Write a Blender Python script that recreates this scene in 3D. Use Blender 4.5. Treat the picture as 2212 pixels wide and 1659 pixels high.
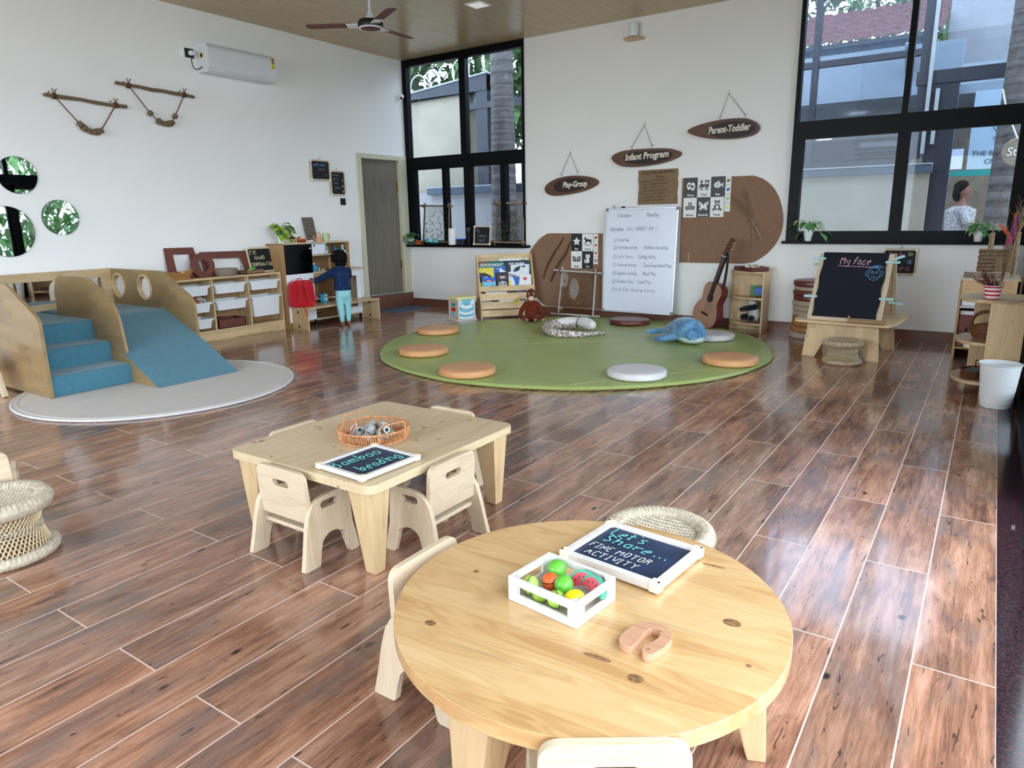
import bpy, bmesh, math, random
from mathutils import Vector, Matrix, Euler
from mathutils.geometry import tessellate_polygon
for o in list(bpy.data.objects): bpy.data.objects.remove(o)
SC = bpy.context.scene; COL = SC.collection
PI = math.pi; R = math.radians
# ------------------------------------------------------------------ camera
cd = bpy.data.cameras.new('camera'); cam = bpy.data.objects.new('camera', cd); COL.objects.link(cam)
cd.sensor_width = 36.0; cd.lens = 36.0*1504.72/2212; cd.clip_start = .02; cd.clip_end = 200
_r = Vector((0.82794718, 0.56056129, -0.01656825)); _d = Vector((0.11641486, -0.20069437, -0.97271237)); _f = Vector((-0.54859006, 0.80342567, -0.231422))
cam.matrix_world = Matrix(((_r.x, -_d.x, -_f.x, 0), (_r.y, -_d.y, -_f.y, 0), (_r.z, -_d.z, -_f.z, 1.25), (0, 0, 0, 1)))
SC.camera = cam
# ------------------------------------------------------------------ sky, exposure
wd = bpy.data.worlds.new('overcast_sky'); SC.world = wd; wd.use_nodes = True
wn = wd.node_tree.nodes; wl = wd.node_tree.links
bg = wn['Background']; bg.inputs[0].default_value = (.76, .88, 1.0, 1); bg.inputs[1].default_value = 4.4
SC.view_settings.view_transform = 'Standard'; SC.view_settings.look = 'None'
SC.view_settings.exposure = 0.92; SC.view_settings.gamma = 1.0; SC.view_settings.use_curve_mapping = False
SC.cycles.use_denoising = True; SC.cycles.max_bounces = 6; SC.cycles.diffuse_bounces = 4; SC.cycles.glossy_bounces = 2; SC.cycles.use_adaptive_sampling = True; SC.cycles.adaptive_threshold = .08; SC.cycles.adaptive_min_samples = 10
SC.cycles.transparent_max_bounces = 10; SC.cycles.transmission_bounces = 6; SC.cycles.sample_clamp_indirect = 8
SC.cycles.caustics_reflective = False; SC.cycles.caustics_refractive = False
def portal(name, loc, rot, sx, sy):                # guides sky light through an opening, gives none of its own
    l = bpy.data.lights.new(name, 'AREA'); l.shape = 'RECTANGLE'; l.size = sx; l.size_y = sy; l.cycles.is_portal = True
    o = bpy.data.objects.new(name, l); COL.objects.link(o); o.location = loc; o.rotation_euler = rot
portal('portal_garden_side', (.50, 2.95, 1.75), (0, R(90), 0), 3.4, 9.9)
portal('portal_added_opening', (-4.2, -2.35, 1.85), (R(90), 0, 0), 5.2, 2.5)  # serves the opening added in the unseen front wall for more light

# ------------------------------------------------------------------ material helpers
MATS = {}
def _nt(name, rough, spec=.5):
    m = bpy.data.materials.new(name); m.use_nodes = True; nt = m.node_tree; b = nt.nodes['Principled BSDF']
    b.inputs['Roughness'].default_value = rough; b.inputs['Specular IOR Level'].default_value = spec
    return m, nt, b
def s2l(c):
    if isinstance(c, str):
        c = tuple(int(c[i:i+2], 16)/255 for i in (0, 2, 4))
    return tuple((v/12.92 if v <= .04045 else ((v+.055)/1.055)**2.4) for v in c[:3])+(1,)
def N(nt, t, **k):
    n = nt.nodes.new(t)
    for a, v in k.items(): setattr(n, a, v)
    return n
def L(nt, a, b): nt.links.new(a, b)
def math_n(nt, op, a, b=None):
    n = N(nt, 'ShaderNodeMath', operation=op)
    for i, v in enumerate((a, b)):
        if v is None: continue
        if isinstance(v, (int, float)): n.inputs[i].default_value = v
        else: L(nt, v, n.inputs[i])
    return n.outputs[0]
def ramp(nt, fac, stops):
    n = N(nt, 'ShaderNodeValToRGB'); e = n.color_ramp.elements
    while len(e) < len(stops): e.new(.5)
    for i, (p, c) in enumerate(stops): e[i].position = p; e[i].color = c if len(c) == 4 else c+(1,)
    L(nt, fac, n.inputs[0]); return n.outputs[0]
def mix(nt, fac, a, b, mode='MIX'):
    n = N(nt, 'ShaderNodeMix', data_type='RGBA', blend_type=mode)
    for i, v in ((0, fac), (6, a), (7, b)):
        if isinstance(v, (int, float)): n.inputs[i].default_value = v
        elif isinstance(v, tuple): n.inputs[i].default_value = v
        else: L(nt, v, n.inputs[i])
    return n.outputs[2]
def noise(nt, vec, scale, detail=4, rough=.5, dist=0):
    n = N(nt, 'ShaderNodeTexNoise'); L(nt, vec, n.inputs['Vector']); n.inputs['Scale'].default_value = scale
    n.inputs['Detail'].default_value = detail; n.inputs['Roughness'].default_value = rough; n.inputs['Distortion'].default_value = dist
    return n.outputs[0]
def mapping(nt, vec, sc=(1, 1, 1), loc=(0, 0, 0), rot=(0, 0, 0)):
    n = N(nt, 'ShaderNodeMapping'); L(nt, vec, n.inputs[0]); n.inputs['Scale'].default_value = sc
    n.inputs['Location'].default_value = loc; n.inputs['Rotation'].default_value = rot; return n.outputs[0]
def objco(nt): return N(nt, 'ShaderNodeTexCoord').outputs['Object']
def bump(nt, b, h, strength=.3, dist=.002):
    n = N(nt, 'ShaderNodeBump'); n.inputs['Strength'].default_value = strength; n.inputs['Distance'].default_value = dist
    L(nt, h, n.inputs['Height']); L(nt, n.outputs[0], b.inputs['Normal'])
def plain(name, col, rough=.6, spec=.4, metal=0, var=.06, vscale=6, bmp=0, bscale=60, sheen=0, coat=0, emit=0):
    m, nt, b = _nt(name, rough, spec); c = s2l(col); co = objco(nt)
    f = noise(nt, co, vscale, 3)
    dk = tuple(v*(1-var*2) for v in c[:3])+(1,); lt = tuple(min(1, v*(1+var)) for v in c[:3])+(1,)
    L(nt, ramp(nt, f, [(.3, dk), (.7, lt)]), b.inputs['Base Color']); b.inputs['Metallic'].default_value = metal
    if sheen: b.inputs['Sheen Weight'].default_value = sheen; b.inputs['Sheen Roughness'].default_value = .5
    if coat: b.inputs['Coat Weight'].default_value = coat; b.inputs['Coat Roughness'].default_value = .08
    if bmp: bump(nt, b, noise(nt, co, bscale, 4, .6), bmp)
    if emit: b.inputs['Emission Color'].default_value = c; b.inputs['Emission Strength'].default_value = emit
    MATS[name] = m; return m
def wood(name, light, dark, axis=0, grain=1.0, rough=.5, knots=0, blocks=0, coat=0, ring=.5):
    """grain runs along object axis; optional finger-joint blocks and knots"""
    m, nt, b = _nt(name, rough, .4); co = objco(nt)
    sc = [9*grain]*3; sc[axis] = .7*grain
    rnd = N(nt, 'ShaderNodeObjectInfo').outputs['Random']
    off = N(nt, 'ShaderNodeVectorMath', operation='ADD'); L(nt, co, off.inputs[0])
    cmb = N(nt, 'ShaderNodeCombineXYZ'); q = math_n(nt, 'MULTIPLY', rnd, 7.3)
    for i in range(3): L(nt, q, cmb.inputs[i])
    L(nt, cmb.outputs[0], off.inputs[1]); v = off.outputs[0]
    if blocks:
        bk = N(nt, 'ShaderNodeTexBrick'); bk.inputs['Scale'].default_value = 1; bk.inputs['Brick Width'].default_value = blocks; bk.inputs['Row Height'].default_value = blocks*.22
        bk.inputs['Mortar Size'].default_value = 0; bk.inputs['Color1'].default_value = (0, 0, 0, 1); bk.inputs['Color2'].default_value = (1, 1, 1, 1); bk.offset = .37
        a = {0: (0, 2, 1), 1: (1, 2, 0), 2: (2, 0, 1)}[axis]
        sp = N(nt, 'ShaderNodeSeparateXYZ'); L(nt, co, sp.inputs[0]); cb = N(nt, 'ShaderNodeCombineXYZ')
        L(nt, sp.outputs[a[0]], cb.inputs[0])
        L(nt, math_n(nt, 'ADD', sp.outputs[a[1]], math_n(nt, 'MULTIPLY', sp.outputs[a[2]], .01)), cb.inputs[1])
        L(nt, cb.outputs[0], bk.inputs['Vector'])
        br = bk.outputs['Color']
        o2 = N(nt, 'ShaderNodeVectorMath', operation='ADD'); L(nt, v, o2.inputs[0])
        s3 = N(nt, 'ShaderNodeVectorMath', operation='SCALE'); L(nt, br, s3.inputs[0]); s3.inputs['Scale'].default_value = 5
        L(nt, s3.outputs[0], o2.inputs[1]); v = o2.outputs[0]
    g = noise(nt, mapping(nt, v, tuple(sc)), 1.6, 3, .55, ring*2.5)
    w = math_n(nt, 'SINE', math_n(nt, 'MULTIPLY', g, 55))
    fine = noise(nt, mapping(nt, v, tuple(x*9 for x in sc)), 2, 3, .7)
    f = math_n(nt, 'ADD', math_n(nt, 'MULTIPLY', w, .07), math_n(nt, 'ADD', math_n(nt, 'MULTIPLY', fine, .3), math_n(nt, 'MULTIPLY', g, .55)))
    li, dk = s2l(light), s2l(dark); md = tuple((x*.72+y*.28) for x, y in zip(li, dk))
    c = ramp(nt, f, [(.18, dk), (.36, md), (.58, li)])
    if blocks: c = mix(nt, .42, c, mix(nt, br, tuple(x*.55 for x in li[:3])+(1,), tuple(min(1, x*1.25) for x in li[:3])+(1,)), 'MIX')
    if knots:
        vo = N(nt, 'ShaderNodeTexVoronoi'); vo.inputs['Scale'].default_value = knots
        ks = [1.0]*3; ks[axis] = .55; L(nt, mapping(nt, v, tuple(ks)), vo.inputs['Vector'])
        kf = ramp(nt, vo.outputs['Distance'], [(.035, (1, 1, 1)), (.075, (0, 0, 0))])
        c = mix(nt, kf, c, tuple(x*.45 for x in s2l('a07048')[:3])+(1,))
    L(nt, c, b.inputs['Base Color'])
    if coat: b.inputs['Coat Weight'].default_value = coat; b.inputs['Coat Roughness'].default_value = .15
    bump(nt, b, fine, .08)
    MATS[name] = m; return m
# ------------------------------------------------------------------ materials
def floor_mat():
    m, nt, b = _nt('wood_look_tile', .16, .5); co = objco(nt)
    sp = N(nt, 'ShaderNodeSeparateXYZ'); L(nt, co, sp.inputs[0]); cb = N(nt, 'ShaderNodeCombineXYZ')
    L(nt, math_n(nt, 'ADD', sp.outputs[1], 12.0-.87), cb.inputs[0]); L(nt, math_n(nt, 'ADD', sp.outputs[0], 8.0-.146+.4), cb.inputs[1])
    bk = N(nt, 'ShaderNodeTexBrick'); L(nt, cb.outputs[0], bk.inputs['Vector'])
    for k, v in (('Scale', 1), ('Brick Width', 1.2), ('Row Height', .2), ('Mortar Size', .0022), ('Mortar Smooth', 0)): bk.inputs[k].default_value = v
    bk.inputs['Color1'].default_value = (0, 0, 0, 1); bk.inputs['Color2'].default_value = (1, 1, 1, 1); bk.offset = .5; bk.offset_frequency = 2
    rnd = bk.outputs['Color']
    s3 = N(nt, 'ShaderNodeVectorMath', operation='SCALE'); L(nt, rnd, s3.inputs[0]); s3.inputs['Scale'].default_value = 23
    ad = N(nt, 'ShaderNodeVectorMath', operation='ADD'); L(nt, co, ad.inputs[0]); L(nt, s3.outputs[0], ad.inputs[1]); v = ad.outputs[0]
    big = noise(nt, mapping(nt, v, (5, 1.5, 5)), 1.5, 5, .6, .6)
    st = noise(nt, mapping(nt, v, (26, 1.6, 26)), 1.4, 6, .65, .8)
    fine = noise(nt, mapping(nt, v, (150, 9, 150)), 1.2, 3, .7)
    f = math_n(nt, 'ADD', math_n(nt, 'MULTIPLY', big, .46), math_n(nt, 'ADD', math_n(nt, 'MULTIPLY', st, .40), math_n(nt, 'MULTIPLY', fine, .20)))
    c = ramp(nt, f, [(.36, s2l('4c3c36')), (.44, s2l('775646')), (.51, s2l('966e58')), (.59, s2l('b28870')), (.69, s2l('cfa88f'))])
    # grey smoky patches, cracks and knots
    gp = ramp(nt, noise(nt, mapping(nt, v, (7, 2.2, 7), (3, 1, 0)), 1.3, 3, .5, .3), [(.5, (0, 0, 0)), (.72, (.8, .8, .8))])
    c = mix(nt, gp, c, s2l('736662'))
    vo = N(nt, 'ShaderNodeTexVoronoi'); vo.inputs['Scale'].default_value = 4.6; L(nt, mapping(nt, v, (1.5, .8, 1)), vo.inputs['Vector'])
    vd = math_n(nt, 'ADD', vo.outputs['Distance'], math_n(nt, 'MULTIPLY', st, .07))
    kf = ramp(nt, vd, [(.075, (1, 1, 1)), (.125, (0, 0, 0))])
    c = mix(nt, kf, c, s2l('2e2526'))
    ck = ramp(nt, noise(nt, mapping(nt, v, (70, 10, 70)), 1.1, 2, .5, 1.2), [(.655, (0, 0, 0)), (.70, (.8, .8, .8))])
    c = mix(nt, ck, c, s2l('33292a'))
    tint = mix(nt, rnd, (.74, .76, .80, 1), (1.15, 1.04, .98, 1)); c = mix(nt, 1.0, c, tint, 'MULTIPLY')
    c = mix(nt, bk.outputs['Fac'], c, s2l('d9bfb2'))
    L(nt, c, b.inputs['Base Color'])
    rr = math_n(nt, 'ADD', math_n(nt, 'MULTIPLY', bk.outputs['Fac'], .4), math_n(nt, 'ADD', .12, math_n(nt, 'MULTIPLY', fine, .09)))
    L(nt, rr, b.inputs['Roughness'])
    b.inputs['Coat Weight'].default_value = .35; b.inputs['Coat Roughness'].default_value = .06
    h = math_n(nt, 'SUBTRACT', math_n(nt, 'MULTIPLY', noise(nt, mapping(nt, co, (2, 2, 2)), 1.5, 2), 1.0), math_n(nt, 'MULTIPLY', bk.outputs['Fac'], .5))
    bump(nt, b, h, .12, .003)
    MATS['floor'] = m
floor_mat()
def ceil_mat():
    m, nt, b = _nt('bamboo_panel', .28, .5); co = objco(nt); sp = N(nt, 'ShaderNodeSeparateXYZ'); L(nt, co, sp.inputs[0])
    g = noise(nt, mapping(nt, co, (30, 1.3, 1)), 1.5, 4, .6); k = noise(nt, mapping(nt, co, (34, 7, 1)), 1.0, 2, .5)
    c = ramp(nt, g, [(.3, s2l('b39b75')), (.7, s2l('c8b08a'))])
    c = mix(nt, ramp(nt, k, [(.66, (0, 0, 0)), (.74, (.6, .6, .6))]), c, s2l('8d7450'))
    fr = math_n(nt, 'FRACT', math_n(nt, 'MULTIPLY', math_n(nt, 'ADD', sp.outputs[0], 20), 4.0))
    gr = math_n(nt, 'LESS_THAN', fr, .018)
    c = mix(nt, gr, c, s2l('4a3a28')); L(nt, c, b.inputs['Base Color']); MATS['ceiling'] = m
ceil_mat()
plain('wall', 'f5f3ef', .75, .2, var=.012, vscale=1.5, bmp=.04, bscale=90)
plain('black_metal', '08080b', .4, .12, var=.05)
plain('dark_slate', '17181c', .6, .35, var=.15, vscale=8)
wood('skirting', '7a5140', '4a3028', 0, 1.0, .25)
def granite():
    m, nt, b = _nt('red_granite', .12, .5); co = objco(nt)
    a = noise(nt, co, 90, 5, .7); v = N(nt, 'ShaderNodeTexVoronoi'); v.inputs['Scale'].default_value = 130; L(nt, co, v.inputs['Vector'])
    c = mix(nt, ramp(nt, a, [(.42, (0, 0, 0)), (.6, (1, 1, 1))]), s2l('16141a'), s2l('45292d'))
    c = mix(nt, ramp(nt, v.outputs['Distance'], [(.12, (.5, .5, .5)), (.2, (0, 0, 0))]), c, s2l('5c4a4e')); L(nt, c, b.inputs['Base Color']); MATS['granite'] = m
granite()
def glass(name, tint, refl=.10, fk=.9):
    m = bpy.data.materials.new(name); m.use_nodes = True; nt = m.node_tree; nt.nodes.clear()
    out = N(nt, 'ShaderNodeOutputMaterial'); t = N(nt, 'ShaderNodeBsdfTransparent'); t.inputs[0].default_value = tint
    g = N(nt, 'ShaderNodeBsdfGlossy'); g.inputs['Roughness'].default_value = .02
    fr = N(nt, 'ShaderNodeFresnel'); fr.inputs[0].default_value = 1.5
    mx = N(nt, 'ShaderNodeMixShader'); L(nt, math_n(nt, 'ADD', math_n(nt, 'MULTIPLY', fr.outputs[0], fk), refl*.3), mx.inputs[0])
    L(nt, t.outputs[0], mx.inputs[1]); L(nt, g.outputs[0], mx.inputs[2]); L(nt, mx.outputs[0], out.inputs[0]); MATS[name] = m
glass('tinted_glass', (.80, .84, .90, 1), .02, .3); glass('clear_glass', (.93, .95, .96, 1)); glass('plastic_film', (.88, .86, .82, 1), .03, .06)
m, nt, b = _nt('mirror', .01); b.inputs['Metallic'].default_value = 1; b.inputs['Base Color'].default_value = (.88, .92, .92, 1); MATS['mirror'] = m
# woods
for ax, s in ((0, 'x'), (1, 'y'), (2, 'z')):
    wood('pine_'+s, 'cdb086', 'ab8861', ax, .55, .38, knots=0, coat=.15)
    wood('pale_'+s, 'd6c2a6', 'b69b7d', ax, 1.0, .5, knots=0)
    wood('rubber_'+s, '9a7f56', '715a3c', ax, 1.2, .3, blocks=.3, coat=.2)
    wood('beech_'+s, 'dcbd90', 'b48f62', ax, 1.1, .45, blocks=.25)
    wood('oak_'+s, 'b08a5f', '7b5a3a', ax, .9, .5)
wood('table_pine', 'f0cf96', 'c08c52', 0, .45, .3, knots=0, coat=.3, ring=.9)
wood('table_pine_y', 'd6c09b', 'b4946f', 1, .5, .38, knots=5.5, coat=.1)
wood('pine_knotty_z', 'd3b78c', 'ac8660', 2, .55, .45, knots=7)
wood('pine_knotty_y', 'dbb588', 'ab7e50', 1, .7, .45, knots=6)
wood('walnut', '2c1612', '170a08', 0, 1.2, .5)
wood('walnut_rim', '6a4630', '2c1a12', 0, 1.5, .5)
wood('knife_wood', 'c8997a', 'a0705a', 0, 1.2, .35, coat=.2)
wood('bark', '9a8c78', '4f453b', 0, 4, .9)
wood('white_bark', 'c9c6c4', '6e6663', 2, 6, .8)
wood('branch', '7d6a50', '443728', 0, 3, .8)
wood('twig', 'a08872', '6a503e', 2, 5, .85)
wood('door_wood', '7c7466', '5a5347', 2, 1.1, .5)
wood('door_frame', 'd3cdb4', 'b9b196', 2, 1, .5)
wood('white_wood', 'd8d2cc', 'bfb5ad', 0, 1.5, .5)
wood('boat_wood', 'b8874f', '7d552a', 0, 1.2, .4)
wood('guitar_top', 'b28a72', '93695a', 2, 1.5, .2, coat=.5)
wood('cane', 'dcc7a0', 'a98d64', 2, 5, .7)
plain('rattan', 'c98d5f', .5, .4, var=.2, vscale=60)
plain('rattan_dark', '6e3f22', .5, .4, var=.25, vscale=60)
plain('straw', 'cabda8', .8, .2, var=.12, vscale=50, bmp=.4, bscale=120)
plain('straw_dark', 'c2ab88', .8, .2, var=.22, vscale=70, bmp=.4, bscale=120)
plain('cord', 'c2b39c', .85, .15, var=.2, vscale=90)
plain('teal_carpet', '48788a', .95, .1, var=.05, vscale=30, bmp=.8, bscale=260, sheen=.3)
plain('green_vinyl', '9ba862', .36, .45, var=.03, vscale=3, bmp=.2, bscale=4)
plain('orange_vinyl', 'd39a68', .4, .45, var=.02, bmp=.1, bscale=8)
plain('white_vinyl', 'd4d0cf', .42, .45, var=.02, bmp=.1, bscale=8)
plain('maroon_vinyl', '6b2f2b', .32, .5, var=.04, bmp=.15, bscale=8)
plain('cream_vinyl', 'b3a48e', .4, .4, var=.03)
plain('tan_vinyl', 'a87540', .38, .45, var=.04)
plain('beige_mat', 'c9c4be', .7, .3, var=.02, bmp=.1, bscale=120)
plain('blue_mat', '5b6b80', .8, .2, var=.05)
plain('white_plastic', 'eceeef', .35, .5, var=.01); plain('ac_white', 'dddfe2', .4, .5, var=.01)
plain('white_matte', 'f1f0ee', .6, .3, var=.01); plain('white_gloss', 'eceef4', .2, .5, var=.01)
plain('black_gloss', '030408', .15, .2, var=.05); plain('black_plastic', '101012', .4, .5)
plain('black_paper', '191a24', .75, .25, var=.06, vscale=3); plain('slate_blue', '26334f', .5, .4, var=.2, vscale=14)
plain('brown_board', '8f6e58', .85, .15, var=.05, vscale=40, bmp=.15, bscale=400)
plain('cardboard', '8c7358', .85, .15, var=.06, vscale=20); plain('brown_paint', '6e3b31', .55, .35, var=.04)
plain('hessian', '7a6e63', .9, .1, var=.12, vscale=60, bmp=.3, bscale=300)
plain('whiteboard', 'e4e8f4', .15, .5, var=.01, vscale=2); plain('aluminium', 'b9bcc2', .3, .5, metal=.9)
plain('chrome', 'd8d8dc', .12, .5, metal=1, var=.02); plain('brass', '8a7542', .35, .5, metal=1)
plain('grey_metal', '62676e', .4, .5, metal=.6); plain('ink', '34405e', .6, .3); plain('ink_dark', '2a2420', .8, .2)
plain('chalk_white', 'f2efe8', .9, .1, var=.1, vscale=200); plain('chalk_teal', '7fe0d4', .9, .1, var=.1, vscale=200)
plain('chalk_pink', 'e8b8c8', .9, .1, var=.1, vscale=200); plain('chalk_blue', '7fb8ee', .9, .1, var=.1, vscale=200)
plain('chalk_rose', 'c9717c', .9, .1); plain('chalk_cream', 'e8dcae', .9, .1); plain('chalk_grey', '8f98a8', .9, .1)
plain('sign_paint', 'eee2cf', .5, .3, var=.03); plain('cream_plastic', 'f3e9c4', .4, .45, var=.02)
plain('red_fabric', 'bd1220', .8, .2, var=.1, vscale=20, sheen=.3, bmp=.2); plain('red_bright', 'e03440', .6, .3)
plain('denim', '1c3157', .9, .15, var=.2, vscale=50, bmp=.4, bscale=150); plain('denim_seam', '4a5f86', .9, .15)
plain('leggings', '9ad6dc', .85, .2, var=.05, vscale=12, bmp=.2); plain('skin', '8a5a48', .5, .4, var=.05); plain('sole', 'b08070', .6, .3)
plain('hair', '060404', .7, .15, var=.3, vscale=50, bmp=1, bscale=90)
plain('leaf_lime', '92b037', .45, .4, var=.25, vscale=14); plain('leaf_green', '4c8040', .45, .4, var=.25, vscale=16); plain('leaf_dark', '24502c', .45, .4, var=.25, vscale=16)
plain('leaf_pale', 'a9c07a', .5, .4, var=.2, vscale=16); plain('stem_green', '6c8a3c', .6, .3)
plain('porcelain', 'eef0f2', .25, .5, var=.01); plain('terracotta', 'b5532c', .7, .3); plain('peach', 'd99a7c', .6, .3, var=.05)
plain('pastel_green', 'b9cf9c', .5, .4); plain('teal', '2aa3a8', .5, .4, var=.2, vscale=40); plain('toy_blue', '2f9fc4', .5, .4)
plain('blue', '1f5fc4', .45, .4); plain('sky_blue', '78c8e8', .5, .4); plain('pastel_yellow', 'e8e09a', .5, .4); plain('yellow', 'f4dc1c', .35, .5)
plain('orange', 'e8622c', .35, .5); plain('red', 'c02030', .4, .4); plain('fruit_green', '62b53c', .3, .5, var=.03); plain('pear_green', 'a5c956', .35, .5, var=.03)
plain('melon_red', 'd8485a', .45, .4); plain('melon_rind', '4aa184', .45, .4); plain('purple', '5b2c9c', .7, .3, sheen=.5); plain('magenta', 'c83a7c', .8, .3, sheen=.5)
plain('feather_orange', 'e2582e', .85, .3, sheen=.4); plain('grey_plastic', '8e8984', .6, .3); plain('taupe', '8d7d6f', .7, .3, var=.04)
plain('dried_plum', '6b3538', .8, .2, var=.3, vscale=30); plain('dried_beige', 'b39a7c', .85, .2, var=.3, vscale=30)
plain('book_green', '1e6a5c', .5, .4); plain('book_white', 'e6e8ee', .5, .4, var=.01); plain('book_dark', '1d2230', .5, .4); plain('book_yellow', 'e8d84a', .5, .4)
plain('metal_grey', '9a9b98', .55, .4, var=.2, vscale=30); plain('bead_inner', 'd9d8d2', .6, .4)
plain('rope', '6b4636', .9, .1, var=.2, vscale=80); plain('whale_jaw', 'b9c7c2', .8, .2); plain('mint', 'a9d3cf', .4, .45, var=.03)
plain('skin_pink', 'b98880', .7, .3); plain('ape_face', 'd9bca0', .7, .3)
plain('black_fur', '0b0b10', .95, .2, sheen=.6, bmp=1, bscale=120); plain('white_fur', 'c9c9c9', .95, .2, sheen=.4, bmp=1, bscale=120)
plain('orange_fur', '6a2a16', .95, .15, sheen=.15, var=.2, vscale=40, bmp=1, bscale=140)
plain('lamp_panel', 'f4f6f8', .5, .3, var=0, emit=.2)
def patterned(name, a, b_, scale, rough=.6, kind='snake'):
    m, nt, b = _nt(name, rough, .3); co = objco(nt)
    if kind == 'snake':
        v = N(nt, 'ShaderNodeTexVoronoi', feature='DISTANCE_TO_EDGE'); v.inputs['Scale'].default_value = scale
        d = N(nt, 'ShaderNodeVectorMath', operation='ADD'); L(nt, co, d.inputs[0]); nn = N(nt, 'ShaderNodeTexNoise'); nn.inputs['Scale'].default_value = 25
        sc_ = N(nt, 'ShaderNodeVectorMath', operation='SCALE'); L(nt, nn.outputs['Color'], sc_.inputs[0]); sc_.inputs['Scale'].default_value = .035
        L(nt, sc_.outputs[0], d.inputs[1]); L(nt, d.outputs[0], v.inputs['Vector'])
        c = ramp(nt, v.outputs['Distance'], [(.06, s2l('e8ddd6')), (.10, s2l('2c2422')), (.17, s2l('3a2e2b')), (.2, s2l('b09a90')), (.45, s2l('8f7a70'))])
    elif kind == 'fur':
        f = noise(nt, co, scale, 5, .7, .5); c = ramp(nt, f, [(.35, s2l(a)), (.62, s2l(b_))])
        b.inputs['Sheen Weight'].default_value = .4; bump(nt, b, noise(nt, co, 150, 3, .7), .8)
    elif kind == 'rings':
        w = N(nt, 'ShaderNodeTexWave', wave_type='RINGS', rings_direction='SPHERICAL'); w.inputs['Scale'].default_value = scale; w.inputs['Distortion'].default_value = .3
        L(nt, mapping(nt, co, loc=(-.0, -.14, -.26)), w.inputs['Vector']); c = ramp(nt, w.outputs[0], [(.45, s2l(a)), (.55, s2l(b_))])
    elif kind == 'stripes':
        w = N(nt, 'ShaderNodeTexWave', wave_type='BANDS', bands_direction='Z'); w.inputs['Scale'].default_value = scale
        L(nt, co, w.inputs['Vector']); c = ramp(nt, w.outputs[0], [(.48, s2l(a)), (.52, s2l(b_))])
    elif kind == 'flowers':
        v = N(nt, 'ShaderNodeTexVoronoi'); v.inputs['Scale'].default_value = scale; L(nt, co, v.inputs['Vector']); c = ramp(nt, v.outputs['Distance'], [(.3, s2l(a)), (.4, s2l(b_))])
    elif kind == 'zebra':
        w = N(nt, 'ShaderNodeTexWave'); w.inputs['Scale'].default_value = scale; w.inputs['Distortion'].default_value = 6; L(nt, co, w.inputs['Vector']); c = ramp(nt, w.outputs[0], [(.45, s2l(a)), (.55, s2l(b_))])
    L(nt, c, b.inputs['Base Color']); MATS[name] = m
patterned('snake_skin', '', '', 22); patterned('whale_fur', '2f5f88', '6fa3c8', 9, kind='fur'); patterned('ring_pattern', 'e6eef0', '7cc4dc', 9, kind='rings')
patterned('red_white_stripes', 'c62c3c', 'f0ecec', 11.5, kind='stripes'); patterned('floral', '2b2d38', 'b8b4b0', 60, kind='flowers'); patterned('zebra', '2a2620', 'e9e2d0', 60, kind='zebra')
# outside
plain('cream_render', '8e8776', .9, .1, var=.05, vscale=3, bmp=.3, bscale=20); plain('grey_render', '8f8d8b', .9, .1, var=.06, vscale=3, bmp=.3)
plain('coping_blue', '3f4955', .7, .3, var=.08); plain('steel_dark', '20242e', .5, .4, var=.1); plain('roof_tile', '4e1f19', .8, .2, var=.2, vscale=10)
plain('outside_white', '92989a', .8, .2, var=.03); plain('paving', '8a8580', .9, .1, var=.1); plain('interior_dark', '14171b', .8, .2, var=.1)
plain('teal_band', '1c8a80', .5, .4); plain('banner', 'b8c8cc', .7, .2, var=.01); plain('strip_lamp', 'ffffff', .5, .3, var=0, emit=4); plain('palm_leaf', '4a7a3c', .6, .3, var=.3, vscale=8)
plain('knot', '8f6a48', .5, .3, var=.3, vscale=80); plain('rust', '9a5a40', .8, .2, var=.2); plain('wire', 'c9cdd0', .4, .5, metal=.5); plain('outside_timber', '7d7060', .8, .2, var=.15)
plain('tree_green', '5c7a4c', .8, .2, var=.4, vscale=5)
def palm_bark():
    m, nt, b = _nt('palm_bark', .85, .2); co = objco(nt)
    w = N(nt, 'ShaderNodeTexWave', wave_type='BANDS', bands_direction='Z'); w.inputs['Scale'].default_value = 1.9; w.inputs['Distortion'].default_value = 1.2; w.inputs['Detail Scale'].default_value = 2; L(nt, co, w.inputs['Vector'])
    c = ramp(nt, w.outputs[0], [(.03, s2l('2a2624')), (.12, s2l('4c4846')), (1, s2l('625f5d'))])
    c = mix(nt, .5, c, ramp(nt, noise(nt, co, 14, 5, .7), [(.3, s2l('383432')), (.7, s2l('726e6c'))])); L(nt, c, b.inputs['Base Color']); MATS['palm_bark'] = m
palm_bark()
M = MATS
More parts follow.
